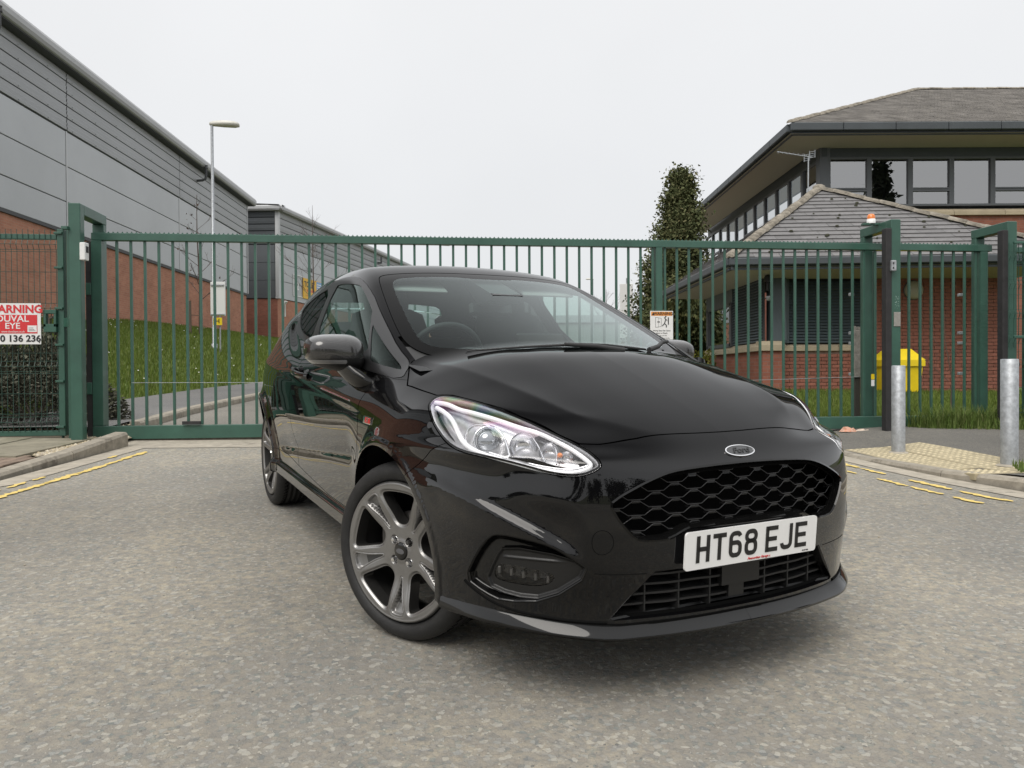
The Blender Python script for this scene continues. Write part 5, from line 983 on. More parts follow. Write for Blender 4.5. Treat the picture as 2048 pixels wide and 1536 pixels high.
def bare(label, x, y, z, h, spread, seed, n=7, trunk=.035, buds=0, nm='sapling', cat='tree', dens=3, m=None):
    t = thing(nm, label, cat, (x, y, z)); rg = random.Random(seed); mb = MB(); mt = MB(); tips = []
    top = Vector((x+rg.uniform(-.1, .1), y, z+h)); mt.tube([(x, y, z-.05), (x+.02, y, z+h*.4), (top.x, top.y, z+h*.75), tuple(top)], [trunk, trunk*.75, trunk*.45, trunk*.15], n=6); mt.build('trunk', m or m_twig, t)
    def br(p, d, l, r_, lev):
        q = p+d*l*.5+Vector((rg.uniform(-.05, .05), rg.uniform(-.05, .05), .05))*l; e = p+d*l+Vector((0, 0, .12*l)); mb.tube([tuple(p), tuple(q), tuple(e)], [r_, r_*.7, r_*.35], n=4, cap=False); tips.append(e)
        if lev > 0:
            for _ in range(dens): f = rg.uniform(.3, .95); b_ = p+(e-p)*f; dd = (d+Vector((rg.uniform(-.8, .8), rg.uniform(-.8, .8), rg.uniform(-.2, .7)))).normalized(); br(b_, dd, l*rg.uniform(.35, .6), r_*.55, lev-1)
    for k in range(n):
        f = .30+.65*k/n; p = Vector((x+(top.x-x)*f, y, z+h*f)); a = k*2.4+rg.uniform(-.4, .4); br(p, Vector((math.cos(a), math.sin(a), rg.uniform(.5, 1.1))).normalized(), spread*(1.15-f)*rg.uniform(.8, 1.2), trunk*.4*(1.2-f), 2)
    mb.build('branches', m or m_twig, t)
    if buds:
        C_ = np.array([tuple(rg.choice(tips)+Vector((rg.gauss(0, .05), rg.gauss(0, .05), rg.gauss(0, .05)))) for _ in range(buds)]); leafcloud('buds', C_, m_bud, t, .055, seed)
    return t
m_bud = m_tone('dry_leaves', [(.07, .045, .035), (.12, .075, .05), (.09, .07, .05)])
bare('bare sapling with a few dry leaves tied to a stake on the bank', -10.0, 24.9, 1.95, 4.9, 1.15, 3, n=11, trunk=.04, buds=60)
mb = MB(); mb.tube([(-10.22, 24.7, 1.9), (-10.22, 24.7, 3.45)], .045, n=6); mb.bar((-10.24, 24.7, 3.0), (-9.9, 24.85, 2.98), .03, .02); tag(mb.build('tree_stake', mat('stake_timber', (.13, .10, .075), .9)), 'short timber stake strapped to the sapling on the bank', 'stake')
bare('leafless young tree in front of the letting board', -10.2, 40, 2.4, 7.4, 2.2, 9, n=13, trunk=.05, dens=4)
mb = MB(); mb.tube([(-10.5, 39.8, 2.3), (-10.5, 39.8, 4.4)], .05, n=6); tag(mb.build('tree_stake', bpy.data.materials['stake_timber']), 'timber stake beside the leafless tree near the far unit', 'stake')
bare('spindly bare reddish shrub growing through the gate tail', gpt(9.25, -.25).x, gpt(9.25, -.25).y, .42, 1.35, .42, 21, n=8, trunk=.012, nm='bare_shrub', cat='shrub', dens=3, m=mat('reddish_twigs', (.15, .10, .075), .85))
bare('thin bare tree far behind the distant shed', 13.5, 110, 2, 11, 5, 31, n=12, trunk=.14, dens=4)
# ---- tree line and pines behind the camera (seen only in reflections)
def crowntree(label, x, y, z, h, rad, seed, m, group):
    t = thing('broad_tree', label, 'tree', (x, y, z), group); rg = np.random.default_rng(seed); mb = MB(); mb.tube([(x, y, z), (x+.1, y, z+h*.4), (x, y+.1, z+h*.8)], [.28, .2, .06], n=7); mb.build('trunk', m_bark, t)
    C_ = []
    for k in range(16): c = np.array([x, y, z+h*.58])+rg.normal(size=3)*np.array([rad*.5, rad*.5, h*.17]); C_.append(c+rg.normal(size=(130, 3))*rad*.24)
    leafcloud('crown', np.concatenate(C_), m, t, .45, seed); return t
rg_ = random.Random(12)
for k in range(15):
    x = -46+6.6*k+rg_.uniform(-2, 2); y = -30-rg_.uniform(0, 9)-.006*(x*x)*-0; crowntree('dark broadleaf tree in the row across the road behind the camera', x, y, gz(max(-25, min(25, x)), y), rg_.uniform(5.5, 9.5), rg_.uniform(2.6, 4), 40+k, m_dtree, 'trees across the road')
for k, (x, y, h) in enumerate(((24.2, -5.5, 15.0), (31, -9, 9.5), (35.5, 1.0, 12.5))): conifer('tall dark pine standing off to the right, mirrored in the office windows', x, y, .2, h, 2.6, 60+k, n=60, leaf=.42, per=90, m=m_dtree, group='pines mirrored in the office windows')
# ================================================================ THE CAR
# ---- implicit body of the hatchback: car frame x forward, w=|y|, z up, origin under front axle ----
def spl(xs, ys):
    x=np.array(xs,float);y=np.array(ys,float)
    if x[0]>x[-1]: x=x[::-1];y=y[::-1]
    n=len(x);h=np.diff(x);s=np.diff(y)/h
    m=np.zeros(n)                                   # monotone cubic slopes
    for i in range(1,n-1):
        if s[i-1]*s[i]>0:
            a=2*h[i]+h[i-1];b=h[i]+2*h[i-1];m[i]=(a+b)/(a/s[i-1]+b/s[i])
    m[0]=s[0];m[-1]=s[-1]
    def f(q):
        q=np.asarray(q,float);c=np.clip(q,x[0],x[-1])
        i=np.clip(np.searchsorted(x,c)-1,0,n-2);t=(c-x[i])/h[i]
        t2=t*t;t3=t2*t
        r=(2*t3-3*t2+1)*y[i]+(t3-2*t2+t)*h[i]*m[i]+(-2*t3+3*t2)*y[i+1]+(t3-t2)*h[i]*m[i+1]
        return r+np.where(q<x[0],(q-x[0])*m[0],0)+np.where(q>x[-1],(q-x[-1])*m[-1],0)
    # resample + smooth to take out slope kinks (keeps reflections flowing)
    g=np.linspace(x[0],x[-1],401);v=f(g);k=max(3,int(401*0.03));ker=np.hanning(2*k+1);ker/=ker.sum()
    pad=np.concatenate([v[0]+(np.arange(-k,0))*(v[1]-v[0]),v,v[-1]+np.arange(1,k+1)*(v[-1]-v[-2])])
    v=np.convolve(pad,ker,'valid');s0=(v[1]-v[0])/(g[1]-g[0]);s1=(v[-1]-v[-2])/(g[1]-g[0])
    gc=np.gradient(v,g);dx=g[1]-g[0]
    def F(q):
        q=np.asarray(q,float);c=np.clip(q,g[0],g[-1]);u=(c-g[0])/dx;i=np.clip(u.astype(int),0,399);t=u-i
        t2=t*t;t3=t2*t
        r=(2*t3-3*t2+1)*v[i]+(t3-2*t2+t)*dx*gc[i]+(-2*t3+3*t2)*v[i+1]+(t3-t2)*dx*gc[i+1]
        return r+np.where(q<g[0],(q-g[0])*s0,0)+np.where(q>g[-1],(q-g[-1])*s1,0)
    return F
def smax(a,b,k):
    h=np.maximum(k-np.abs(a-b),0)/k
    return np.maximum(a,b)+h*h*k*.25
def smin(a,b,k): return -smax(-a,-b,k)
def sst(e0,e1,t):
    t=np.clip((t-e0)/(e1-e0),0,1);return t*t*t*(t*(6*t-15)+10)
def bump(t): # smooth bump, 1 at 0, 0 at |t|>=1
    t=np.clip(np.abs(t),0,1);return (1-t*t)**3
WB=-2.493; WR=.311
cA=spl([-3.3,-3.1,-2.9,-2.7,-2.493,-2.2,-2.0,-1.2,-.6,-.2,.05,.2,.35,.5,.65,.8],[.57,.685,.757,.802,.838,.856,.862,.866,.866,.862,.856,.848,.834,.812,.775,.73])
cB=spl([.10,.17,.22,.28,.36,.46,.56,.66,.74,.80,.86,.91,.95,1.0,1.1,1.25],[-.075,-.055,-.042,-.032,-.030,-.022,-.010,-.001,0,-.003,-.013,-.030,-.050,-.078,-.135,-.215])
cBF=spl([.10,.17,.22,.28,.36,.46,.56,.66,.74,.80,.86,.91,.95,1.0,1.1],[-.06,-.05,-.04,-.03,-.024,-.016,-.006,-.001,-.004,-.018,-.045,-.08,-.11,-.16,-.26])
cT=spl([-3.3,-2.6,-2.0,-1.5,-1.0,-.5,-.15,0,.1,.2,.3,.4,.5,.6,.687,.75,.82,.9],[1.3,1.22,1.12,1.06,1.03,1.02,1.012,.994,.967,.936,.904,.871,.836,.799,.764,.735,.69,.62])
ch=spl([0,.15,.3,.46,.6,.7,.76,.82,.9],[0,.002,.010,.031,.062,.090,.110,.138,.185])
chs=spl([-.5,0,.2,.44,.6,.8],[.9,1.0,.8,.5,.45,.45])
cF=spl([.10,.15,.20,.25,.30,.36,.42,.50,.56,.62,.68,.71,.735,.76,.80,.85],[.79,.80,.805,.805,.808,.818,.828,.832,.830,.824,.813,.803,.785,.756,.730,.695])
cg=spl([0,.1,.2,.33,.46,.55,.62,.68,.74,.79,.83,.88,.95],[0,.002,.010,.030,.064,.112,.172,.236,.315,.41,.51,.70,1.05])
def shelf(w,z):
    zb=.548+.62*(w-.70)
    return sst(zb-.024,zb+.028,z)*(1-sst(zb+.04,zb+.15,z))
cC=spl([-.35,-.21,.215,.369,.498,.587,.654,.75],[.68,.635,.533,.493,.45,.399,.344,.24])
def fS(x,w,z):
    t=sst(-.45,.15,x)
    B=cB(z)*(1-t)+cBF(z)*t
    S=cA(x)+B
    # wheel arch lips
    for cx,R0,a in ((0,.372,.016),(WB,.372,.018)):
        r=np.sqrt((x-cx)**2+(z-.315)**2)
        S=S+a*bump((r-R0)/.085)*sst(.12,.25,z)
    # door: shoulder line crease and lower scallop
    dm=sst(-2.25,-1.7,x)*(1-sst(-.55,-.30,x))
    zc=.468+.098*(x+1.68)
    S=S-.027*dm*np.exp(-np.sqrt((z-zc)**2+.007**2)/.075)
    S=S-.020*sst(.33,.42,x)*shelf(w,z)
    zs=.815-.045*(x+.6)
    S=S+.006*sst(-.1,-.5,x)*bump((z-zs)/.05)
    # side skirt
    S=S+.020*sst(-2.2,-2.1,x)*(1-sst(-.42,-.34,x))*(1-sst(.32,.355,z))
    return w-S
def fT(x,w,z):
    T=cT(x)-ch(w)*chs(x)
    # bonnet power crease
    T=T+.0085*np.exp(-np.sqrt((w-cC(x))**2+.010**2)/.075)*sst(.66,.52,x)
    return z-T
def fF(x,w,z):
    F=cF(z)-cg(w)-.070*sst(.15,.48,w)*sst(.70,.75,z)
    F=F-.034*sst(.50,.66,w)*bump((z-.665)/.09)
    # brow above the fog recess: concave band that turns up again into a shelf
    F=F-.024*sst(.50,.60,w)*shelf(w,z)
    return x-F
cRz=spl([-2.9,-2.75,-2.4,-2.0,-1.7,-1.4,-1.15,-.95,-.7],[1.345,1.372,1.415,1.441,1.448,1.441,1.415,1.380,1.32])
cG=spl([.85,.95,1.05,1.2,1.35,1.45],[.845,.806,.763,.694,.616,.555])
cGx=spl([-3.1,-2.7,-2.3,-1.9,-1.4,-.8,-.4,0,.3],[-.20,-.125,-.075,-.040,-.012,0,-.006,-.026,-.055])
cH=spl([.5,.8,.95,1.05,1.2,1.3,1.36,1.42],[-3.20,-3.19,-3.14,-3.05,-2.92,-2.83,-2.77,-2.68])
def fWs(x,w,z):
    X=-.12-2.43*(z-.99)-(.42-.34*(z-.99))*w*w
    return (x-X)/2.6
def fRoof(x,w,z): return z-(cRz(x)-.085*w*w-.12*w**4)
def fGl(x,w,z): return (w-(cG(z)+cGx(x)))/1.08
def fHt(x,w,z): return ((cH(z)+.10*w*w+.25*w**4)-x)
def fGreen(x,w,z):
    a=smax(fRoof(x,w,z),fWs(x,w,z),.05)
    b=smax(a,fHt(x,w,z),.06)
    return smax(smax(b,fGl(x,w,z),.075),.90-z,.03)
def fLow(x,w,z):
    a=smax(fS(x,w,z),fT(x,w,z),.09)
    rr=.10
    a=smax(a,fF(x,w,z)*.75,.05)
    hb=(-3.22+.16*w*w+.45*w**4*1.0-.05*sst(.55,.35,z)+.07*sst(.75,1.0,z))-x
    a=smax(a,hb,.10)
    return smax(a,.272-.058*sst(.22,.40,x)-z,.02)
def body(x,w,z):
    w=np.sqrt(w*w+1e-6)
    b=smin(fLow(x,w,z),fGreen(x,w,z),.030)
    r=np.minimum(np.sqrt((x+.030)**2+(z-.315)**2),np.sqrt((x-WB+.005)**2+(z-.315)**2))
    return b-.0075*(1-sst(.384,.397,r))*sst(.55,.65,w)*sst(.20,.26,z)
def grad(f,P,e=4e-4):
    x,y,z=P.T
    return np.stack([f(x+e,y,z)-f(x-e,y,z),f(x,y+e,z)-f(x,y-e,z),f(x,y,z+e)-f(x,y,z-e)],1)/(2*e)
def project(f,P,n=4):
    for _ in range(n):
        g=grad(f,P);v=f(*P.T);P=P-g*(v/np.maximum((g*g).sum(1),.05))[:,None]
    return P
# ---------------------------------------------------------------- surface nets on a narrow band
def nets(f, lo, hi, h, band=.10):
    lo = np.array(lo, float); n = np.ceil((np.array(hi)-lo)/h).astype(int); c = 4; n = (n+c-1)//c*c
    ax = [lo[i]+h*np.arange(n[i]+1) for i in range(3)]
    val = np.empty(n+1, np.float32)
    nc = n//c; cx = [lo[i]+h*c*(np.arange(nc[i])+.5) for i in range(3)]
    X, Y, Z = np.meshgrid(*cx, indexing='ij'); v = f(X.ravel(), Y.ravel(), Z.ravel()).reshape(nc)
    fill = np.repeat(np.repeat(np.repeat(np.sign(v), c, 0), c, 1), c, 2)
    val[:-1, :-1, :-1] = fill; val[-1] = 1; val[:, -1] = val[:, -2]; val[:, :, -1] = 1
    act = np.argwhere(np.abs(v) < band); k = np.arange(c+1)
    I = act[:, :, None]*c + k[None, None, :]
    gi = np.broadcast_to(I[:, 0, :, None, None], (len(act), c+1, c+1, c+1)); gj = np.broadcast_to(I[:, 1, None, :, None], gi.shape); gk = np.broadcast_to(I[:, 2, None, None, :], gi.shape)
    flat = np.unique(np.ravel_multi_index((gi.ravel(), gj.ravel(), gk.ravel()), tuple(n+1)))
    i, j, q = np.unravel_index(flat, tuple(n+1)); val[i, j, q] = f(ax[0][i], ax[1][j], ax[2][q])
    ins = val < 0
    s = sum(ins[a:n[0]+a, b:n[1]+b, d:n[2]+d].astype(np.int8) for a in (0, 1) for b in (0, 1) for d in (0, 1))
    cells = np.argwhere((s > 0) & (s < 8)); idx = -np.ones(n, np.int64); idx[tuple(cells.T)] = np.arange(len(cells))
    acc = np.zeros((len(cells), 3)); cnt = np.zeros(len(cells))
    cor = [(a, b, d) for a in (0, 1) for b in (0, 1) for d in (0, 1)]
    cv = {q_: val[cells[:, 0]+q_[0], cells[:, 1]+q_[1], cells[:, 2]+q_[2]] for q_ in cor}
    for a in cor:
        for d in range(3):
            if a[d] == 0:
                b = list(a); b[d] = 1; b = tuple(b); va, vb = cv[a], cv[b]; m = (va < 0) != (vb < 0)
                t = np.where(m, va/np.where(m, va-vb, 1), 0); p = np.zeros((len(cells), 3)); p[:] = a; p[:, d] = t
                acc += p*m[:, None]; cnt += m
    V = lo + h*(cells + acc/cnt[:, None])
    T = []
    for d in range(3):
        e1, e2 = (d+1) % 3, (d+2) % 3
        sl0 = [slice(None)]*3; sl1 = [slice(None)]*3; sl0[d] = slice(0, -1); sl1[d] = slice(1, None)
        A = ins[tuple(sl0)]; B = ins[tuple(sl1)]
        E = np.argwhere(A != B); E = E[(E[:, e1] > 0) & (E[:, e2] > 0) & (E[:, e1] < n[e1]) & (E[:, e2] < n[e2])]
        fl = A[tuple(E.T)]
        def cell(o1, o2):
            q_ = E.copy(); q_[:, e1] -= o1; q_[:, e2] -= o2; return idx[tuple(q_.T)]
        q4 = np.stack([cell(1, 1), cell(0, 1), cell(0, 0), cell(1, 0)], 1)
        q4 = np.where(fl[:, None], q4, q4[:, ::-1]); q4 = q4[(q4 >= 0).all(1)]
        T += [q4[:, [0, 1, 2]], q4[:, [0, 2, 3]]]
    return V, np.concatenate(T)
def clip(V, T, fv):
    """keep the part of the triangle mesh where fv > 0"""
    s = fv > 0; n = s[T].sum(1)
    keep = [T[n == 3]]; newV = [V]; base = len(V); cache_e = []
    def cut(a, b):
        lo_, hi_ = np.minimum(a, b), np.maximum(a, b); return lo_*np.int64(len(V)) + hi_
    one = T[n == 1]; two = T[n == 2]
    if len(one):
        k = s[one].argmax(1); r = np.arange(len(one)); one = np.stack([one[r, k], one[r, (k+1) % 3], one[r, (k+2) % 3]], 1)
    if len(two):
        k = (~s[two]).argmax(1); r = np.arange(len(two)); two = np.stack([two[r, k], two[r, (k+1) % 3], two[r, (k+2) % 3]], 1)
    keys = np.concatenate([cut(one[:, 0], one[:, 1]), cut(one[:, 0], one[:, 2]), cut(two[:, 0], two[:, 1]), cut(two[:, 0], two[:, 2])]) if len(one)+len(two) else np.zeros(0, np.int64)
    u, inv = np.unique(keys, return_inverse=True); a = (u // len(V)).astype(int); b = (u % len(V)).astype(int)
    t = fv[a]/(fv[a]-fv[b]+1e-12); P = V[a] + t[:, None]*(V[b]-V[a]); inv = inv+base
    k1 = len(one); k2 = len(two); i1, i2, i3, i4 = inv[:k1], inv[k1:2*k1], inv[2*k1:2*k1+k2], inv[2*k1+k2:]
    if k1: keep.append(np.stack([one[:, 0], i1, i2], 1))
    if k2: keep += [np.stack([i3, two[:, 1], two[:, 2]], 1), np.stack([i3, two[:, 2], i4], 1)]
    T2 = np.concatenate(keep); V2 = np.concatenate([V, P])
    used = np.unique(T2); m = -np.ones(len(V2), int); m[used] = np.arange(len(used))
    return V2[used], m[T2]
def polysd(px, py, poly):
    """signed distance to a closed polygon, positive inside"""
    P = np.array(poly, float); Q = np.roll(P, -1, 0); d = np.full(px.shape, 1e9); ins = np.zeros(px.shape, bool)
    for (x0, y0), (x1, y1) in zip(P, Q):
        ex, ey = x1-x0, y1-y0; t = np.clip(((px-x0)*ex+(py-y0)*ey)/(ex*ex+ey*ey+1e-12), 0, 1)
        d = np.minimum(d, (px-x0-t*ex)**2+(py-y0-t*ey)**2)
        c = ((y0 > py) != (y1 > py)); ins ^= c & (px < (x1-x0)*(py-y0)/(y1-y0+1e-12)+x0)
    return np.where(ins, 1, -1)*np.sqrt(d)
def linesd(px, py, pts):
    d = np.full(px.shape, 1e9)
    for (x0, y0), (x1, y1) in zip(pts[:-1], pts[1:]):
        ex, ey = x1-x0, y1-y0; t = np.clip(((px-x0)*ex+(py-y0)*ey)/(ex*ex+ey*ey+1e-12), 0, 1)
        d = np.minimum(d, (px-x0-t*ex)**2+(py-y0-t*ey)**2)
    return np.sqrt(d)
def chaikin(P, n=2, closed=True):
    P = np.array(P, float)
    for _ in range(n):
        Q = np.roll(P, -1, 0) if closed else P[1:]; A = P if closed else P[:-1]
        S = np.empty((2*len(A), P.shape[1])); S[0::2] = .75*A+.25*Q; S[1::2] = .25*A+.75*Q
        P = S if closed else np.vstack([P[:1], S, P[-1:]])
    return P
def loops(T):
    """directed boundary edges of a triangle mesh"""
    e = np.concatenate([T[:, [0, 1]], T[:, [1, 2]], T[:, [2, 0]]]); k = e[:, 0].astype(np.int64)*10**7+e[:, 1]; r = e[:, 1].astype(np.int64)*10**7+e[:, 0]
    return e[~np.isin(k, r)]
CARO = Vector((0.32303, 3.06285, 0.12697))
RCW = Matrix(((0.4596144840299384, 0.8880346592847065, 0.01220532584526202), (-0.887018242733972, 0.45968559199708137, -0.04344874644254894), (-0.0441946051801531, 0.009143326494679901, 0.9989810991473171)))
car = thing('parked_car', 'glossy black three-door hatchback parked across the road in front of the green gate', 'car', CARO)
car.rotation_mode = 'XYZ'; car.rotation_euler = RCW.to_euler('XYZ')
# ---- car materials
m_paint = mat('black_paint', (.0035, .0035, .004), .32, coat=1.0)
m_paint.node_tree.nodes['Principled BSDF'].inputs['Coat Roughness'].default_value = .012; m_paint.node_tree.nodes['Principled BSDF'].inputs['Specular IOR Level'].default_value = .05; m_paint.node_tree.nodes['Principled BSDF'].inputs['Coat IOR'].default_value = 1.42
def lacquer(m, ior=1.5, rough=.012):
    t = m.node_tree; N = t.nodes; L = t.links; b = N['Principled BSDF']; b.inputs['Coat Weight'].default_value = 0; b.inputs['Specular IOR Level'].default_value = 0
    gl = N.new('ShaderNodeBsdfGlossy'); gl.inputs['Roughness'].default_value = rough; gl.inputs[0].default_value = (1, 1, 1, 1); mx = N.new('ShaderNodeMixShader'); L.new(reflectance(t, ior), mx.inputs[0]); L.new(b.outputs[0], mx.inputs[1]); L.new(gl.outputs[0], mx.inputs[2]); L.new(mx.outputs[0], N['Material Output'].inputs[0])
lacquer(m_paint)
m_gloss = mat('gloss_black_trim', (.004, .004, .004), .12, coat=.6)
lacquer(m_gloss, 1.5, .05)
m_satin = mat('satin_black_plastic', (.012, .012, .012), .38, spec=.45, bump=(900, .05))
m_surr = mat('window_trim_black', (.010, .010, .0105), .30, spec=.32)
m_plast = mat('grained_black_plastic', (.016, .016, .016), .55, bump=(700, .15))
m_void = mat('black_liner', (.004, .004, .004), .9, spec=.1)
m_rubber = mat('tyre_rubber', (.014, .014, .014), .62, var=(30, .35), bump=(260, .15))
m_alloy = mat('grey_alloy', (.29, .285, .278), .38, metal=.85, var=(14, .08))
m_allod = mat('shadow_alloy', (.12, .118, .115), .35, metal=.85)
m_chrome = mat('chrome', (.85, .85, .86), .07, metal=1)
m_silver = mat('reflector_silver', (.78, .78, .80), .16, metal=1, var=(18, .25))
m_led = mat('light_guide', (.88, .89, .90), .22, coat=.5)
m_amber = mat('amber_bulb', (.75, .22, .04), .25)
m_disc = mat('brake_steel', (.22, .21, .20), .4, metal=1, var=(40, .3))
m_white = mat('plate_white', (.80, .80, .79), .28, coat=.3)
m_ink = mat('plate_black', (.012, .012, .012), .4)
m_red = mat('red_print', (.55, .03, .03), .4)
m_carbon = mat('carbon_weave', (.02, .02, .02), .22, coat=1)
def _carbon():
    t = m_carbon.node_tree; N = t.nodes; L = t.links; b = N['Principled BSDF']; tc = N.new('ShaderNodeTexCoord'); mp = N.new('ShaderNodeMapping'); mp.inputs['Rotation'].default_value = (0, .3, R(45)); mp.inputs['Scale'].default_value = (380, 380, 380)
    L.new(tc.outputs['Object'], mp.inputs[0]); ck = N.new('ShaderNodeTexChecker'); ck.inputs['Scale'].default_value = 1; ck.inputs[1].default_value = (.012, .012, .012, 1); ck.inputs[2].default_value = (.038, .036, .035, 1); L.new(mp.outputs[0], ck.inputs[0]); L.new(ck.outputs[0], b.inputs['Base Color'])
_carbon()
m_wind = glassmat('windscreen_glass', (.72, .84, .81), ior=1.52, polar=True, gain=2.2)
m_tint = glassmat('tinted_glass', (.07, .078, .075), ior=1.55, polar=True)
m_sideg = glassmat('side_glass', (.55, .66, .62), ior=1.52, polar=True)
m_lens = glassmat('lamp_lens', (.96, .96, .97), ior=1.45)
def _iris():     # polarised rainbow painted into the lens reflection colour, in bands along the lamp top
    t = m_lens.node_tree; N = t.nodes; L = t.links; g = [n for n in N if n.type == 'BSDF_GLOSSY'][0]; m = [n for n in N if n.type == 'MATH' and n.operation == 'MULTIPLY'][0]
    tc = N.new('ShaderNodeTexCoord'); nz = N.new('ShaderNodeTexNoise'); nz.inputs['Scale'].default_value = 9; nz.inputs['Detail'].default_value = 1; L.new(tc.outputs['Object'], nz.inputs[0])
    dt = N.new('ShaderNodeVectorMath'); dt.operation = 'DOT_PRODUCT'; dt.inputs[1].default_value = (3.0, 0, 16.0); L.new(tc.outputs['Object'], dt.inputs[0])
    sc = N.new('ShaderNodeMath'); sc.operation = 'MULTIPLY_ADD'; sc.inputs[1].default_value = 1.6; L.new(nz.outputs[0], sc.inputs[0]); L.new(dt.outputs['Value'], sc.inputs[2])
    fr = N.new('ShaderNodeMath'); fr.operation = 'FRACT'; L.new(sc.outputs[0], fr.inputs[0])
    hs = N.new('ShaderNodeCombineColor'); hs.mode = 'HSV'; hs.inputs[1].default_value = .5; hs.inputs[2].default_value = 1; L.new(fr.outputs[0], hs.inputs[0])
    sx = N.new('ShaderNodeSeparateXYZ'); L.new(tc.outputs['Object'], sx.inputs[0])
    mr = N.new('ShaderNodeMapRange'); mr.inputs[1].default_value = .745; mr.inputs[2].default_value = .80; L.new(sx.outputs[2], mr.inputs[0])
    mxn = N.new('ShaderNodeMix'); mxn.data_type = 'RGBA'; mxn.inputs[6].default_value = (1, 1, 1, 1); L.new(mr.outputs[0], mxn.inputs[0]); L.new(hs.outputs[0], mxn.inputs[7]); L.new(mxn.outputs[2], g.inputs[0])
    m.inputs[1].default_value = 1.5
_iris()
# ---- the half shell
Vh, Th = nets(body, (-3.32, -.02, .18), (.90, .93, 1.50), .0105)
Vh = project(body, Vh, 4)
Vh, Th = clip(Vh, Th, Vh[:, 1])
Vh[np.abs(Vh[:, 1]) < 1e-6, 1] = 0
def nrm(V):
    g = grad(body, V); g[np.abs(V[:, 1]) < 1e-6, 1] = 0
    return g/np.maximum(np.linalg.norm(g, axis=1), 1e-9)[:, None]
def mirror(V, T, Nn=None):
    """weld both halves"""
    M_ = V*np.array([1, -1, 1]); onc = np.abs(V[:, 1]) < 1e-6
    m = np.where(onc, np.arange(len(V)), 0); m[~onc] = len(V)+np.arange((~onc).sum())
    V2 = np.concatenate([V, M_[~onc]]); T2 = np.concatenate([T, m[T][:, ::-1]])
    return (V2, T2) if Nn is None else (V2, T2, np.concatenate([Nn, (Nn*np.array([1, -1, 1]))[~onc]]))
def carobj(name, V, T, m, N_=None, parent=None, smooth=True):
    me = meshdata(name, V, T, m, smooth=smooth, normals=N_); return link(name, me, parent or car)
def flange(V, T, Nn, depth, skip=None):
    """turn the panel's cut edges inwards so every gap has depth"""
    e = loops(T); e = e[~((np.abs(V[e[:, 0], 1]) < 1e-6) & (np.abs(V[e[:, 1], 1]) < 1e-6))]
    if skip is not None: e = e[~((np.abs(skip(V[e[:, 0]])) < .002) & (np.abs(skip(V[e[:, 1]])) < .002))]
    u, inv = np.unique(e.ravel(), return_inverse=True); inv = inv.reshape(-1, 2)
    base = len(V); W0 = V[u]; W1 = V[u]-Nn[u]*depth; k = len(u)
    V2 = np.concatenate([V, W0, W1]); a, b = base+inv[:, 0], base+inv[:, 1]
    F = np.concatenate([np.stack([b, a, a+k], 1), np.stack([b, a+k, b+k], 1)])
    # wall normals: sideways
    ev = V[e[:, 1]]-V[e[:, 0]]; wn = np.cross(ev, Nn[e[:, 0]]); nn = np.zeros((k, 3)); np.add.at(nn, inv[:, 0], wn); np.add.at(nn, inv[:, 1], wn)
    nn /= np.maximum(np.linalg.norm(nn, axis=1), 1e-12)[:, None]
    return V2, np.concatenate([T, F]), np.concatenate([Nn, nn, nn])
GAP = .0026
def panel(name, region, m, cuts=(), both=True, parent=None, fl=.012, off=0.0, src=None, label=None, nosides=False, skip=None):
    """region(V)>0 is kept; cuts = functions that must stay > GAP away"""
    V, T = (Vh, Th) if src is None else src
    for f in ([region] if not isinstance(region, (list, tuple)) else region): V, T = clip(V, T, f(V))
    for f in cuts: V, T = clip(V, T, f(V))
    Nn = nrm(V); V = V+Nn*off
    res = []
    if nosides:                                   # one object across the centre line
        V2, T2, N2 = (flange(V, T, Nn, fl, skip) if fl else (V, T, Nn)); V2, T2, N2 = mirror(V2, T2, N2); res.append(carobj(name, V2, T2, m, N2, parent))
    else:
        V2, T2, N2 = (flange(V, T, Nn, fl) if fl else (V, T, Nn)); f1 = np.array([1, -1, 1])
        res.append(carobj(name, V2*f1, T2[:, ::-1], m, N2*f1, parent))           # right-hand side (towards the camera)
        if both: res.append(carobj(name, V2, T2, m, N2, parent))
    if label:
        for r_ in res: r_['label'] = label
    return res
# ---- outlines, measured on the car in metres
LA = np.array([.70, .62, .36]); LA /= np.linalg.norm(LA); LE1 = np.cross([0, 0, 1], LA); LE1 /= np.linalg.norm(LE1); LE2 = np.cross(LA, LE1)
def lamp2(P): P = np.asarray(P, float); return P @ LE1, P @ LE2
LAMP3 = [(.184, .776, .836), (.166, .739, .859), (.205, .703, .864), (.342, .654, .846), (.474, .594, .813), (.577, .527, .769), (.634, .483, .742), (.69, .473, .723), (.735, .47, .698), (.736, .486, .682), (.716, .529, .663), (.666, .579, .663), (.58, .65, .684), (.493, .725, .702), (.425, .765, .71), (.352, .782, .727), (.268, .788, .771), (.225, .787, .81)]
LAMP2 = chaikin(np.stack(lamp2(LAMP3), 1), 2)
def r_lamp(V): a, b = lamp2(V); return np.minimum(polysd(a, b, LAMP2), V[:, 0]-.10)
BON = [(.700, -.1), (.690, 0), (.688, .089), (.676, .312), (.652, .43), (.630, .480), (.577, .524), (.474, .591), (.342, .651), (.205, .700), (.160, .737), (.067, .749), (-.016, .758), (-.05, .763), (-.127, .731), (-.203, .700), (-.243, .675), (-.264, .615), (-.225, .527), (-.155, .40), (-.095, .2), (-.075, 0), (-.075, -.1)]
def r_bon(V): return np.minimum(polysd(V[:, 0], V[:, 1], BON), V[:, 2]-.70)
BONBACK = -.075
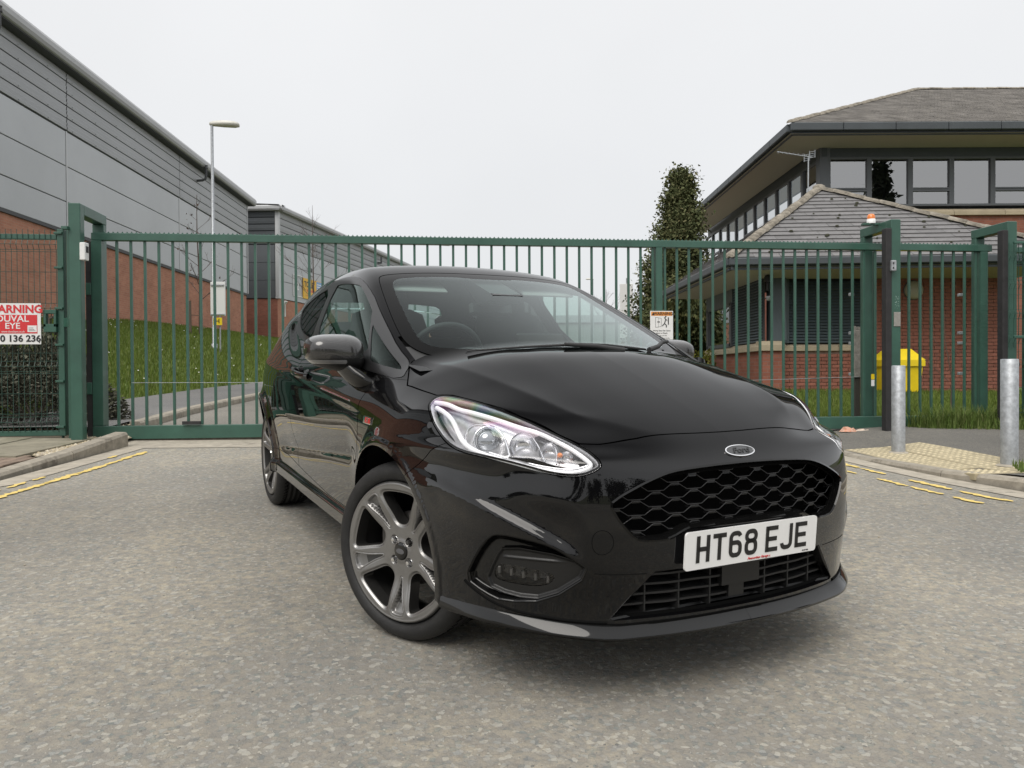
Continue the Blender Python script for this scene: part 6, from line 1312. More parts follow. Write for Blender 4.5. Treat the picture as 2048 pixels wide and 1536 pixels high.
WSP = chaikin([(-.1, 1.374), (.05, 1.374), (.24, 1.373), (.415, 1.364), (.525, 1.349), (.552, 1.325), (.581, 1.259), (.611, 1.178), (.636, 1.101), (.648, 1.04), (.633, 1.005), (.58, .978), (.4, .955), (0, .945), (-.1, .945)], 2)
def r_ws(V): return np.minimum(polysd(V[:, 1], V[:, 2], WSP), V[:, 0]+1.4)
WSI = chaikin([(-.1, 1.345), (.10, 1.343), (.16, 1.352), (.40, 1.342), (.495, 1.325), (.525, 1.27), (.553, 1.19), (.578, 1.11), (.592, 1.05), (.58, 1.02), (.5, 1.008), (0, 1.000), (-.1, 1.0)], 2)
def r_wsi(V): return np.minimum(polysd(V[:, 1], V[:, 2], WSI), V[:, 0]+1.4)
DLO = chaikin([(-2.60, 1.245), (-2.40, 1.285), (-2.141, 1.325), (-1.734, 1.362), (-1.478, 1.367), (-1.234, 1.351), (-1.061, 1.313), (-.887, 1.248), (-.712, 1.169), (-.524, 1.084), (-.369, 1.012), (-.225, .950), (-.105, .894), (-.392, .927), (-.9, .965), (-1.3, .990), (-1.564, 1.012), (-1.816, 1.037), (-2.05, 1.065), (-2.25, 1.105), (-2.43, 1.165)], 1)
def dlo(V): return np.minimum(polysd(V[:, 0], V[:, 2], DLO), V[:, 1]-.40)
FGL = chaikin([(-1.585, 1.325), (-1.433, 1.328), (-1.119, 1.306), (-1.024, 1.284), (-.84, 1.212), (-.70, 1.150), (-.42, .958), (-.8, .988), (-1.2, 1.018), (-1.45, 1.040)], 1)
QGL = chaikin([(-1.70, 1.330), (-2.12, 1.295), (-2.40, 1.255), (-2.52, 1.225), (-2.38, 1.170), (-2.2, 1.122), (-2.0, 1.085), (-1.75, 1.060), (-1.56, 1.046), (-1.60, 1.12)], 1)
TRI = [(-.625, 1.106), (-.400, .960), (-.200, .930)]
def pxz(poly): return lambda V: np.minimum(polysd(V[:, 0], V[:, 2], poly), V[:, 1]-.40)
r_fgl, r_qgl, r_tri = pxz(FGL), pxz(QGL), pxz(TRI)
DOORF = [(-.235, .955), (-.29, .91), (-.296, .862), (-.315, .80), (-.325, .70), (-.350, .60), (-.39, .45), (-.42, .375)]
DOOR = DOORF[1:] + [(-.55, .345), (-.9, .348), (-1.3, .368), (-1.50, .385), (-1.56, .45), (-1.575, .60), (-1.56, .75), (-1.50, .90), (-1.47, 1.0), (-1.3, .995), (-.9, .97), (-.39, .932), (-.30, .922)]
def r_door(V): return np.minimum(polysd(V[:, 0], V[:, 2], DOOR), V[:, 1]-.5)
ARC = (-.030, .315, .364); ARCR = (WB-.005, .315, .364)
def arch(V, a, k=0): return np.sqrt((V[:, 0]-a[0])**2+(V[:, 2]-a[1])**2)-a[2]-k
def r_arch(V): return np.where(V[:, 1] > .45, np.minimum(arch(V, ARC), arch(V, ARCR)), 1.)
GRI = chaikin([(-.1, .687), (.079, .686), (.204, .681), (.272, .675), (.316, .664), (.36, .648), (.40, .630), (.436, .612), (.466, .590), (.448, .552), (.420, .515), (.395, .490), (.372, .481), (.30, .480), (.273, .487), (.243, .502), (.22, .510), (-.1, .510)], 1)
def r_gri(V): return np.minimum(polysd(V[:, 1], V[:, 2], GRI), V[:, 0]-.5)
INT = [(-.1, .393), (.328, .393), (.385, .33), (.452, .252), (-.1, .252)]
def r_int(V): return np.minimum(polysd(V[:, 1], V[:, 2], INT), V[:, 0]-.5)
FA = np.array([.78, .62, .06]); FA /= np.linalg.norm(FA); FE1 = np.cross([0, 0, 1], FA); FE1 /= np.linalg.norm(FE1); FE2 = np.cross(FA, FE1)
def fog2(P): P = np.asarray(P, float); return P @ FE1, P @ FE2
FOG3 = [(.45, .766, .336), (.500, .748, .428), (.531, .721, .480), (.556, .699, .490), (.625, .644, .482), (.679, .599, .468), (.713, .564, .444), (.745, .501, .394), (.658, .597, .301), (.555, .692, .285), (.509, .729, .303)]
FOGP3 = [(.573, .699, .457), (.713, .564, .440), (.742, .505, .396), (.655, .600, .305), (.577, .676, .303), (.511, .731, .33), (.55, .718, .415)]
FOGL3 = [(.547, .716, .385), (.567, .703, .400), (.667, .607, .387), (.682, .587, .369), (.647, .615, .337), (.558, .698, .342), (.538, .716, .354)]
FOG2 = chaikin(np.stack(fog2(FOG3), 1), 1); FOGP2 = chaikin(np.stack(fog2(FOGP3), 1), 1); FOGL2 = chaikin(np.stack(fog2(FOGL3), 1), 2)
def r_fog(V): a, b = fog2(V); return np.minimum(polysd(a, b, FOG2), V[:, 0]-.3)
def r_fogp(V): a, b = fog2(V); return np.minimum(polysd(a, b, FOGP2), V[:, 0]-.3)
def r_fogl(V): a, b = fog2(V); return np.minimum(polysd(a, b, FOGL2), V[:, 0]-.3)
BUMP = [(.37, .74), (.30, .70), (.20, .615), (.12, .55), (.05, .48)]          # bumper / wing joint
BUMPP = BUMP + [(.05, .1), (1.2, .1), (1.2, .95), (.50, .95)]
def r_bump(V): return polysd(V[:, 0], V[:, 2], BUMPP)
REARB = [(-2.78, .93), (-2.62, .72), (-2.40, .62), (-2.30, .1), (-3.6, .1), (-3.6, .80), (-3.0, .80), (-2.86, .95)]
def r_rearb(V): return polysd(V[:, 0], V[:, 2], REARB)
def r_sill(V): return np.minimum(.352+.055*np.clip((-V[:, 0]-.9)/.9, 0, 1)-V[:, 2], V[:, 1]-.55)
GATE = [(-2.80, 1.40), (-2.86, .98), (-2.98, .82), (-3.6, .82), (-3.6, 1.5), (-2.9, 1.45)]
def r_gate(V): return np.minimum(np.minimum(polysd(V[:, 0], V[:, 2], GATE), .70-V[:, 1]+.0), .66-V[:, 1])
RWP = chaikin([(-.1, 1.32), (.42, 1.31), (.50, 1.27), (.57, 1.08), (.52, 1.05), (-.1, 1.04)], 1)
def r_rw(V): return np.minimum(polysd(V[:, 1], V[:, 2], RWP), -2.735-V[:, 0])
neg = lambda f, k=GAP: (lambda V: -f(V)-k)
pos = lambda f, k=GAP: (lambda V: f(V)-k)
# bonnet
panel('bonnet', pos(r_bon), m_paint, [neg(r_lamp), lambda V: .1+0*V[:, 0], neg(r_ws, .0), neg(dlo, 0)], nosides=True)
# cowl: black scuttle between bonnet and screen
def r_cowl(V): return np.minimum(np.minimum(V[:, 0]+.45, -.02-V[:, 0]), .66-V[:, 1])
panel('cowl', r_cowl, m_plast, [neg(r_bon), neg(r_wsi, 0), neg(r_ws, 0), lambda V: V[:, 2]-.90, lambda V: 1.02-V[:, 2]], nosides=True, off=-.006)
# roof with pillars
def belt(x): return np.interp(x, [-3.3, -2.6, -1.5, -1.2, -.40, -.34, 1], [1.245, 1.245, .99, .96, .93, .900, .900])
panel('roof', lambda V: V[:, 2]-belt(V[:, 0]), m_paint, [neg(r_bon), neg(r_ws), neg(dlo, .001), neg(r_gate), neg(r_rw), neg(r_cowl, 0), lambda V: .02-V[:, 0]], nosides=True)
# front wings
def r_wing(V): return np.minimum(np.minimum(V[:, 0]+.45, .45-V[:, 0]), V[:, 1]-.55)
def doorline(V): return np.where(V[:, 2] < .958, np.interp(V[:, 2], [p[1] for p in DOORF[::-1]], [p[0] for p in DOORF[::-1]]), -.2)
panel('front_wing', [r_wing, lambda V: V[:, 0]-doorline(V)-GAP], m_paint, [neg(r_bon), neg(r_bump), neg(r_lamp), neg(dlo, .001), neg(r_sill), r_arch, lambda V: .899-V[:, 2]], fl=.026)
panel('door', pos(r_door), m_paint, [neg(dlo, .001), neg(r_sill)])
def r_quart(V): return np.minimum(np.minimum(-V[:, 0]-1.3, V[:, 1]-.3), belt(V[:, 0])-V[:, 2])
panel('rear_quarter', r_quart, m_paint, [neg(r_door), neg(dlo, .001), neg(r_sill), r_arch, neg(r_rearb), neg(r_gate), neg(r_rw)])
panel('side_skirt', r_sill, m_gloss, [r_arch, lambda V: V[:, 0]+2.35, lambda V: .05-V[:, 0]])
panel('rear_bumper', pos(r_rearb, 0), m_paint, [r_arch, neg(r_gate)], nosides=True)
panel('tailgate', pos(r_gate), m_paint, [neg(r_rw), neg(dlo, .001)], nosides=True)
# front bumper
r_lip = lambda V: np.where(V[:, 0] > .3, .243-V[:, 2]-.0*V[:, 1], -1.)
panel('front_bumper', pos(r_bump, 0), m_paint, [neg(r_bon), neg(r_lamp), r_arch, neg(r_gri, 0), neg(r_int, 0), neg(r_fog, 0)], nosides=True, fl=.03, skip=r_fog)
# glass
ws = panel('windscreen', r_wsi, m_wind, [], nosides=True, fl=0)[0]
panel('windscreen_border', r_ws, m_gloss, [neg(r_wsi, -.001)], nosides=True, fl=0, off=-.0005)
panel('window_surround', dlo, m_surr, [neg(r_fgl, 0), neg(r_qgl, 0), neg(r_tri, 0)], fl=.004, off=.0015)
panel('side_window', r_fgl, m_sideg, [], fl=0, off=-.002)
panel('quarter_window', r_qgl, m_tint, [], fl=0, off=-.002)
panel('corner_window', r_tri, m_sideg, [], fl=0, off=-.002)
panel('rear_window', r_rw, m_wind, [], nosides=True, fl=0)
# inner liner so that gaps look black and the cabin is closed
Vl, Tl = Vh, Th
for f in (neg(r_lamp, -.02), neg(r_wsi, 0), neg(r_fgl, 0), neg(r_qgl, 0), neg(r_tri, 0), neg(r_rw, 0), neg(r_gri, -.01), neg(r_int, -.01), neg(r_fog, -.01), r_arch): Vl, Tl = clip(Vl, Tl, f(Vl))
Vl2, Tl2 = mirror(Vl-nrm(Vl)*.022, Tl); carobj('inner_shell', Vl2, Tl2, m_void)
# ---------------------------------------------------------------- car details (car coordinates)
CZ = (0, 0, 0)
def solve(P0, D, far=.6):
    """first hit of rays P0 + t*D on the body (arrays)"""
    P0 = np.asarray(P0, float); D = np.asarray(D, float); ts = np.arange(0, far, .004); t0 = np.full(len(P0), far)
    for t in ts[::-1]:
        Q = P0+t*D; t0 = np.where(body(Q[:, 0], Q[:, 1], Q[:, 2]) < 0, t, t0)
    a, b = t0-.004, t0.copy()
    for _ in range(18):
        m = (a+b)/2; Q = P0+m[:, None]*D; i = body(Q[:, 0], Q[:, 1], Q[:, 2]) < 0; b = np.where(i, m, b); a = np.where(i, a, m)
    return P0+b[:, None]*D
def surfx(w_, z_): w_ = np.atleast_1d(w_).astype(float); z_ = np.broadcast_to(np.atleast_1d(z_), w_.shape); return solve(np.stack([np.full(w_.shape, 1.0), np.abs(w_), z_], 1), np.tile([-1., 0, 0], (len(w_), 1)), .95)[:, 0]
F1 = np.array([1, -1, 1])
def carmb(mb, name, m, parent=None): return mb.build(name, m, parent or car, o=CZ)
def gridmesh(a0, a1, b0, b1, step):
    na, nb = int((a1-a0)/step)+1, int((b1-b0)/step)+1; A, B = np.meshgrid(np.linspace(a0, a1, na), np.linspace(b0, b1, nb), indexing='ij')
    V = np.stack([A.ravel(), B.ravel(), 0*A.ravel()], 1); i = np.arange((na-1)*nb).reshape(na-1, nb)[:, :-1].ravel()
    return V, np.concatenate([np.stack([i, i+nb, i+nb+1], 1), np.stack([i, i+nb+1, i+1], 1)])
def slab(name, V, T, front, back, m, parent=None, smooth=False):
    """plate between two position arrays with walls along the border"""
    n = len(V); e = loops(T); W = np.stack([e[:, 0], e[:, 1], e[:, 1]+n, e[:, 0]+n], 1)
    F = [tuple(t) for t in T]+[tuple(t[::-1]+n) for t in T]+[tuple(q[::-1]) for q in W]
    me = meshdata(name, np.concatenate([front, back]), F, m); bm = bmesh.new(); bm.from_mesh(me); bmesh.ops.recalc_face_normals(bm, faces=bm.faces); bm.to_mesh(me); bm.free()
    return link(name, me, parent or car)
# ---- grille: staggered stretched hexagons, 25 mm deep
V, T = gridmesh(-.48, .48, .47, .70, .0035)
def hexsd(a, b, hl, fl_, hh):      # inside positive; flat length fl_, full half length hl, half height hh
    a = np.abs(a); b = np.abs(b); sl = hh/(hl-fl_); k = 1/math.sqrt(1+sl*sl)
    return np.minimum(hh-b, (hh-(a-fl_)*sl-b)*k)
PER, PIT = .124, .0222
hol = np.full(len(V), -1.)
for k in range(-1, 11):
    zc = .478+k*PIT; ph = (k % 2)*.5; a = (V[:, 0]/PER+ph+.5) % 1-.5
    hol = np.maximum(hol, hexsd(a*PER, V[:, 1]-zc, .0505, .024, .0172))
ins = polysd(np.abs(V[:, 0]), V[:, 1], GRI)
V2, T2 = clip(V, T, np.minimum(-hol, 1.)); ins2 = polysd(np.abs(V2[:, 0]), V2[:, 1], GRI); V2, T2 = clip(V2, T2, ins2-.004)
xs = surfx(V2[:, 0], np.clip(V2[:, 1], .49, .69)); f = np.stack([xs-.030, V2[:, 0], V2[:, 1]], 1); b_ = f-np.array([.022, 0, 0])
m_grl = mat('grille_plastic', (.010, .010, .0105), .22, spec=.5)
gr = slab('grille', V2, T2, f, b_, m_grl)
wires = MB()  # lighter tubes added along the lower hex edges as a sky highlight
for k in range(-1, 11):
    zc = .478+k*PIT; ph = (k % 2)*.5
    for j in range(-5, 6):
        yc = (j-ph)*PER; pts = [(-.062, 0), (-.0505, 0), (-.024, -.0172), (.024, -.0172), (.0505, 0), (.062, 0)]
        P_ = np.array([(yc+a, zc+b) for a, b in pts]); P_ = np.concatenate([np.linspace(p, q, 4)[:-1] for p, q in zip(P_[:-1], P_[1:])]+[P_[-1:]])
        ok = polysd(np.abs(P_[:, 0]), P_[:, 1], GRI) > .006
        run = []
        for p, o in list(zip(P_, ok))+[(None, False)]:
            if o: run.append(p)
            else:
                if len(run) > 1: q = np.array(run); wires.tube([(x-.0295, a, b) for x, (a, b) in zip(surfx(q[:, 0], q[:, 1]), q)],   .0013, n=5, cap=False)
                run = []
m_edge = mat('grille_edge_glint', (.022, .022, .023), .30, spec=.6)
tag(carmb(wires, 'grille_edge_glints', m_edge, gr), kind='stuff')
def rimloop(poly, n=200):
    P = np.array(poly); P = P[P[:, 0] >= -1e-6] if False else P
    return P
def loft_rim(name, poly, prof, m, closed=True, half=True, parent=None, inset_dir=None):
    """frame following a front-view outline: prof = [(outward offset, depth behind the skin)]"""
    P = np.array([p for p in poly if p[0] > 0]); 
    full = np.vstack([P, (P*np.array([-1, 1]))[::-1]]) if half else P
    d = np.roll(full, -1, 0)-np.roll(full, 1, 0); nn = np.stack([d[:, 1], -d[:, 0]], 1); nn /= np.linalg.norm(nn, axis=1)[:, None]
    c = full.mean(0); s = np.sign(((full+nn*.001-c)**2).sum()-((full-c)**2).sum()); nn *= s
    n = len(full); k = len(prof); VV = []
    for of, dp in prof:
        q = full+nn*of; VV.append(np.stack([surfx(q[:, 0], np.clip(q[:, 1], .22, .75))-dp, q[:, 0], q[:, 1]], 1))
    VV = np.concatenate(VV); FF = [(j*n+i, j*n+(i+1) % n, (j+1)*n+(i+1) % n, (j+1)*n+i) for j in range(k-1) for i in range(n)]
    me = meshdata(name, VV, FF, m, smooth=False); bm = bmesh.new(); bm.from_mesh(me); bmesh.ops.recalc_face_normals(bm, faces=bm.faces); bm.to_mesh(me); bm.free()
    return link(name, me, parent or car)
loft_rim('grille_frame', GRI, [(.001, -.001), (-.004, -.003), (-.007, .002), (-.010, .012), (-.011, .032)], m_gloss, parent=gr)
mb = MB(); mb.box((.66, 0, .58), (.01, 1.0, .26)); carmb(mb, 'grille_backing', m_void, gr)
# ---- lower intake: frame, slats, uprights, centre bracket
lg = loft_rim('lower_intake', INT, [(.001, .0), (-.006, .004), (-.012, .030), (-.013, .06)], m_satin)
mb = MB(); mb.box((.68, 0, .33), (.01, 1.0, .18)); carmb(mb, 'intake_backing', m_void, lg)
for k, z in enumerate((.285, .314, .343, .372)):
    half = .452-(z-.252)*.88-.004; ys = np.linspace(-half, half, 33); mbs = MB()
    wob = .004*np.abs(((ys/.17) % 1)-.5)
    xs = surfx(ys, z)-.030; pts = np.stack([xs, ys, z+wob], 1)
    for a, b in zip(pts[:-1], pts[1:]): mbs.add([a+np.array([0, 0, .003]), b+np.array([0, 0, .003]), b-np.array([0, 0, .003]), a-np.array([0, 0, .003]), a+np.array([-.05, 0, .003]), b+np.array([-.05, 0, .003]), b-np.array([.05, 0, .003]), a-np.array([.05, 0, .003])], [(0, 1, 2, 3), (4, 5, 1, 0), (3, 2, 6, 7)])
    carmb(mbs, 'slat', m_plast, lg)
for y in (-.33, -.22, -.11, .11, .22, .33):
    zt = min(.39, .39-(abs(y)-.33)*1.1); mbu = MB(); mbu.box((surfx(y, .32)[0]-.055, y, (.258+zt)/2), (.05, .005, zt-.258)); carmb(mbu, 'upright', m_plast, lg)
mb = MB(); mb.box((surfx(0, .34)[0]-.034, 0, .352), (.02, .15, .078)); mb.box((surfx(0, .28)[0]-.034, -.01, .292), (.02, .06, .036)); carmb(mb, 'sensor_cover', m_satin, lg)
# ---- front lip (splitter) below a dark groove
ys = np.concatenate([np.linspace(0, .42, 14), np.linspace(.45, .80, 22)])
def lipx(y): return surfx(y, .236)
prof = [(-.012, .247), (.002, .245), (.010, .239), (.032, .217), (.0345, .211), (.031, .206), (.012, .203), (-.05, .202)]
xs = lipx(ys); d = np.gradient(np.stack([xs, ys], 1), axis=0); nn = np.stack([d[:, 1], -d[:, 0]], 1); nn /= np.linalg.norm(nn, axis=1)[:, None]
fade = np.interp(ys, [0, .40, .46, .60, .78], [1, 1, 1.08, .75, .25]); drop = np.interp(ys, [0, .42, .60, .8], [0, -.003, .008, .022])
RW_ = [np.stack([xs+nn[:, 0]*o*fade, ys+nn[:, 1]*o*fade, z+drop], 1) for o, z in prof]
n = len(ys); VV = np.concatenate(RW_); FF = np.array([(j*n+i, j*n+i+1, (j+1)*n+i+1, (j+1)*n+i) for j in range(len(prof)-1) for i in range(n-1)])
VV2 = np.concatenate([VV, VV*F1]); FF2 = np.concatenate([FF, FF[:, ::-1]+len(VV)])
lip = carobj('front_splitter', VV2, FF2[:, ::-1], m_gloss, smooth=True)
def axisgrid(poly, A, E1, E2, step, grow=0.0):
    P = np.array(poly); lo, hi = P.min(0)-.005-grow, P.max(0)+.005+grow; V, T = gridmesh(lo[0], hi[0], lo[1], hi[1], step); V, T = clip(V, T, polysd(V[:, 0], V[:, 1], P)+grow)
    Q = V[:, :1]*E1+V[:, 1:2]*E2+A*1.25; Q = solve(Q, np.tile(-A, (len(Q), 1)), 1.0)
    a, b, c = Q[T[0, 0]], Q[T[0, 1]], Q[T[0, 2]]
    if np.cross(b-a, c-a) @ A < 0: T = T[:, ::-1]
    return Q, T
# ---- fog lamp recesses
FGV, FGT = axisgrid(FOG2, FA, FE1, FE2, .0032)
for sgn in (-1, 1):
    S = np.array([1, sgn, 1])
    fl = (lambda t: t) if sgn > 0 else (lambda t: t[:, ::-1])
    Vf, Tf = FGV, FGT
    def sunk(V, d, A):      # displaced skin with its true normals (depth depends only on the position across the axis A)
        Q = V-A*d(V)[:, None]; f2 = lambda x, w_, z: body(*(np.stack([x, w_, z], 1)+A*d(np.stack([x, w_, z], 1))[:, None]).T); g_ = grad(f2, Q, 8e-4); return Q, g_/np.maximum(np.linalg.norm(g_, axis=1), 1e-9)[:, None]
    sdo = lambda V: polysd(*fog2(V), FOG2); sdp = lambda V: polysd(*fog2(V), FOGP2); sdl = lambda V: polysd(*fog2(V), FOGL2); bb = lambda V: fog2(V)[1]; bmin = bb(np.array([[.55, .70, .298]]))[0]
    d_cheek = lambda V: .002+.024*sst(0, .022, sdo(V))
    d_panel = lambda V: .012+.012*sst(0, .012, sdp(V))-.0045*(bump((bb(V)-bmin-.120)/.007)+bump((bb(V)-bmin-.138)/.007))*sst(.010, .03, sdp(V))
    Vc, Tc = clip(Vf, Tf, -sdp(Vf)); Q, Nq = sunk(Vc, d_cheek, FA); fr_ = carobj('fog_recess', Q*S, fl(Tc), m_gloss, Nq*S)
    Vp, Tp = clip(Vf, Tf, sdp(Vf)); Vq, Tq = clip(Vp, Tp, -sdl(Vp)); Q, Nq = sunk(Vq, d_panel, FA); pn = carobj('lamp_panel', Q*S, fl(Tq), m_satin, Nq*S, parent=fr_)
    Vn, Tn = clip(Vp, Tp, sdl(Vp)); fl_ = carobj('fog_lens', (Vn-FA*.026)*S, fl(Tn), m_lens, nrm(Vn)*S, parent=fr_)
    carobj('fog_bowl', (Vn-FA*.052)*S, fl(Tn), m_gloss, nrm(Vn)*S, parent=fl_)
    c0 = Vn.mean(0)
    for q in range(5):
        t = (q-2)/2; p = c0-FA*.040+np.array([.052, -.048, 0])*t*1.05-np.array([0, 0, .006])*t; mbq = MB(); mbq.box(tuple(p*S), (.010, .010, .022), rz=sgn*R(38), bev=.002); carmb(mbq, 'led', m_allod, fl_)
# ---- tow-eye cover and panel joints
def groove(name, P3, r_, sgn, closed=False):
    P3 = np.array(P3); P3 = np.vstack([P3, P3[:1]]) if closed else P3
    q = np.concatenate([np.linspace(a, b, 7)[:-1] for a, b in zip(P3[:-1], P3[1:])]+[P3[-1:]]); q = project(body, q, 4); mb = MB(); mb.tube([tuple(p*np.array([1, sgn, 1])) for p in q], r_, n=6, cap=False); return carmb(mb, name, m_void)
tq = np.linspace(0, 2*math.pi, 25)[:-1]; groove('tow_cover_joint', [(.757, .484+.0345*math.cos(t), .483+.0345*math.sin(t)) for t in tq], .0011, -1, True)
for sgn in (-1, 1):
    groove('bumper_joint', [(.745, .500, .394), (.757, .465, .391), (.785, .352, .388)], .0012, sgn)
    groove('bumper_groove', chaikin([(.452, .766, .332), (.469, .755, .317), (.55, .696, .270), (.659, .592, .256), (.746, .455, .247)], 2, closed=False), .0042, sgn)
# ---- headlights
TOP3 = [(.190, .756, .842), (.252, .74, .842), (.319, .727, .827), (.359, .704, .822), (.434, .656, .805), (.502, .609, .784), (.544, .571, .773), (.593, .536, .75), (.647, .515, .731), (.700, .505, .711), (.722, .498, .697), (.716, .515, .683), (.687, .56, .672), (.607, .625, .680), (.525, .701, .702), (.459, .738, .717), (.401, .748, .733), (.362, .750, .760), (.318, .751, .799), (.272, .76, .819), (.230, .768, .829)]
LGV, LGT = axisgrid(LAMP2, LA, LE1, LE2, .0042)
m_lmpin = mat('lamp_housing_grey', (.52, .52, .53), .30, metal=.7, var=(25, .25))
for sgn in (-1, 1):
    S = np.array([1, sgn, 1]); fl = (lambda t: t) if sgn > 0 else (lambda t: t[:, ::-1])
    Vn, Tn = clip(LGV, LGT, r_lamp(LGV)-.0015); Nn = nrm(Vn)
    hl = carobj('headlight', (Vn-LA*.004)*S, fl(Tn), m_gloss, None) if False else None
    # black outer seal
    Vs, Ts = clip(Vn, Tn, .0075-r_lamp(Vn)); hl = carobj('headlight', (Vs+nrm(Vs)*.0008)*S, fl(Ts), m_gloss, nrm(Vs)*S)
    Vg, Tg = clip(Vn, Tn, r_lamp(Vn)-.006); carobj('lens', Vg*S, fl(Tg), m_lens, nrm(Vg)*S, parent=hl)
    sd = r_lamp(Vn); Vb = Vn-LA[None]*(.005+.050*sst(0, .040, sd))[:, None]
    carobj('lamp_bowl', Vb*S, fl(Tn), m_lmpin, None, parent=hl)
    # light guide running round the lamp
    g = np.array(TOP3); gs = chaikin(g, 2, closed=False); p = gs-LA*.011; wd = np.interp(np.linspace(0, 1, len(p)), [0, .18, .5, .62, .85, 1], [.0085, .0080, .0065, .0075, .0085, .008])
    mb = MB(); mb.tube([tuple(q*S) for q in p], list(wd), n=8); carmb(mb, 'light_guide', m_led, hl)
    mb = MB(); g2 = gs[int(len(gs)*.52):int(len(gs)*.72)]-LA*.024+np.array([0, 0, .013]); mb.tube([tuple(q*S) for q in g2], .004, n=6); carmb(mb, 'trim_strip', m_silver, hl)
    ax = Vector((.86*1, .50*sgn*.55, .12)).normalized(); Mz = ax.to_track_quat('Z', 'Y').to_matrix()
    pc = np.array([.445, .700, .752])-LA*.044
    mb = MB(); mb.lathe([(.046, -.004), (.048, .006), (.044, .012), (.036, .004), (.034, -.02)], tuple(pc*S), 36, Mz); carmb(mb, 'projector_bezel', m_chrome, hl)
    mb = MB(); mb.lathe([(.034*math.cos(t), .026*math.sin(t)) for t in np.linspace(0, math.pi/2, 9)], tuple(pc*S), 32, Mz)
    carmb(mb, 'projector_lens', m_projlens if 'm_projlens' in globals() else globals().setdefault('m_projlens', mat('projector_glass', (.34, .36, .38), .06, metal=.75, spec=.8)), hl)
    BEZ = np.array([(.374, .739, .754), (.372, .724, .786), (.4, .7, .796), (.44, .669, .790), (.475, .656, .766), (.533, .669, .726), (.551, .675, .712), (.524, .702, .706), (.46, .736, .718), (.41, .746, .730)])
    mb = MB(); mb.tube([tuple(q*S) for q in chaikin(np.vstack([BEZ, BEZ[:1]]), 2, closed=False)-LA*.030], .0042, n=6); carmb(mb, 'chrome_ring', m_chrome, hl)
    for c0, r0, d0, nm, mm in (((.53, .628, .742), .040, .042, 'reflector', m_silver), ((.598, .575, .728), .030, .042, 'reflector', m_silver), ((.650, .545, .716), .020, .034, 'indicator_reflector', m_silver)):
        pc2 = np.array(c0)-LA*d0
        mb = MB(); mb.lathe([(r0*math.sin(t)*1.02, r0*.9*(1-math.cos(t))-.012) for t in np.linspace(0, 1.5, 8)], tuple(pc2*S), 24, Mz); carmb(mb, nm, mm, hl)
    mb = MB(); mb.lathe([(.008*math.sin(t), .016*(1-math.cos(t))) for t in np.linspace(0, 3.0, 8)], tuple((np.array([.632, .558, .722])-LA*.030)*S), 12, Mz); carmb(mb, 'indicator_bulb', m_amber, hl)
    for A_ in ([(.533, .592, .767), (.573, .588, .739), (.634, .604, .704)], [(.581, .551, .752), (.625, .557, .729), (.66, .581, .7)]):
        q = chaikin(np.array(A_), 2, closed=False)-LA*.026; mb = MB(); mb.tube([tuple(t_*S) for t_ in q], .0028, n=6); carmb(mb, 'divider', m_silver, hl)
# ---- badge on the nose
bp = solve(np.array([[1.0, 0, .735]]), np.array([[-1., 0, -.10]]))[0]; bn = nrm(bp[None]+np.array([[0, 1e-4, 0]]))[0]; bn[1] = 0; bn /= np.linalg.norm(bn)
bu = np.cross(bn, [0, 1, 0]); bu = -bu if bu[2] < 0 else bu
def onbadge(a, b, h): return tuple(float(q) for q in bp+np.array([0, a, 0])+bu*b+bn*h)
def ellring(r0, r1, h0, h1, nn_=40):
    mbx = MB(); V = []; 
    for (ra, rb), h in ((r0, h0), (r1, h1)): V += [onbadge(ra*math.cos(t), rb*math.sin(t), h) for t in np.linspace(0, 2*math.pi, nn_, endpoint=False)]
    return V, [(i, (i+1) % nn_, nn_+(i+1) % nn_, nn_+i) for i in range(nn_)], nn_
mb = MB()
for a_, b_, c_, d_ in (((.058, .0235), (.0572, .0228), -.004, .004), ((.0572, .0228), (.0535, .0195), .004, .0045), ((.0535, .0195), (.053, .019), .0045, .0025)):
    V, Fq, k = ellring(a_, b_, c_, d_); mb.add(V, Fq, True)
bd = carmb(mb, 'badge', m_chrome)
mb = MB(); V, Fq, k = ellring((.053, .019), (.0001, .0001), .003, .0045); mb.add(V, Fq, True); carmb(mb, 'badge_oval', mat('badge_grey', (.055, .057, .06), .35), bd)
Mbd = Matrix(((0, bu[0], bn[0], onbadge(0, -.001, .0055)[0]), (1, bu[1], bn[1], 0), (0, bu[2], bn[2], onbadge(0, -.001, .0055)[2]), (0, 0, 0, 1)))
textmesh('badge_lettering', 'Ford', .029, m_ink, bd, Mbd, o=CZ, shear=.35, sx=1.15, bold=.0006)
# ---- number plate
pt = math.radians(-3); PC = np.array([.842, 0, .449]); pu = np.array([-math.sin(pt)*-1*.0, 0, 1]); 
Mpl = Matrix(((0, .05, 1, PC[0]), (1, 0, 0, 0), (0, .9987, -.05, PC[2]), (0, 0, 0, 1)))
def platev(a, b, h=0): return tuple(Mpl @ Vector((a, b, h)))
def rrect(wx, wy, r, n=5):
    P = []
    for cx, cy, a0 in ((wx-r, wy-r, 0), (-wx+r, wy-r, 90), (-wx+r, -wy+r, 180), (wx-r, -wy+r, 270)):
        P += [(cx+r*math.cos(R(a0+90*k/n)), cy+r*math.sin(R(a0+90*k/n))) for k in range(n+1)]
    return P
rr = rrect(.26, .0555, .010); mb = MB(); k = len(rr)
mb.add([platev(a, b, 0) for a, b in rr]+[platev(a, b, -.006) for a, b in rr], [tuple(range(k)), tuple(range(2*k-1, k-1, -1))]+[(i, k+i, k+(i+1) % k, (i+1) % k) for i in range(k)])
plate = carmb(mb, 'number_plate', m_white)
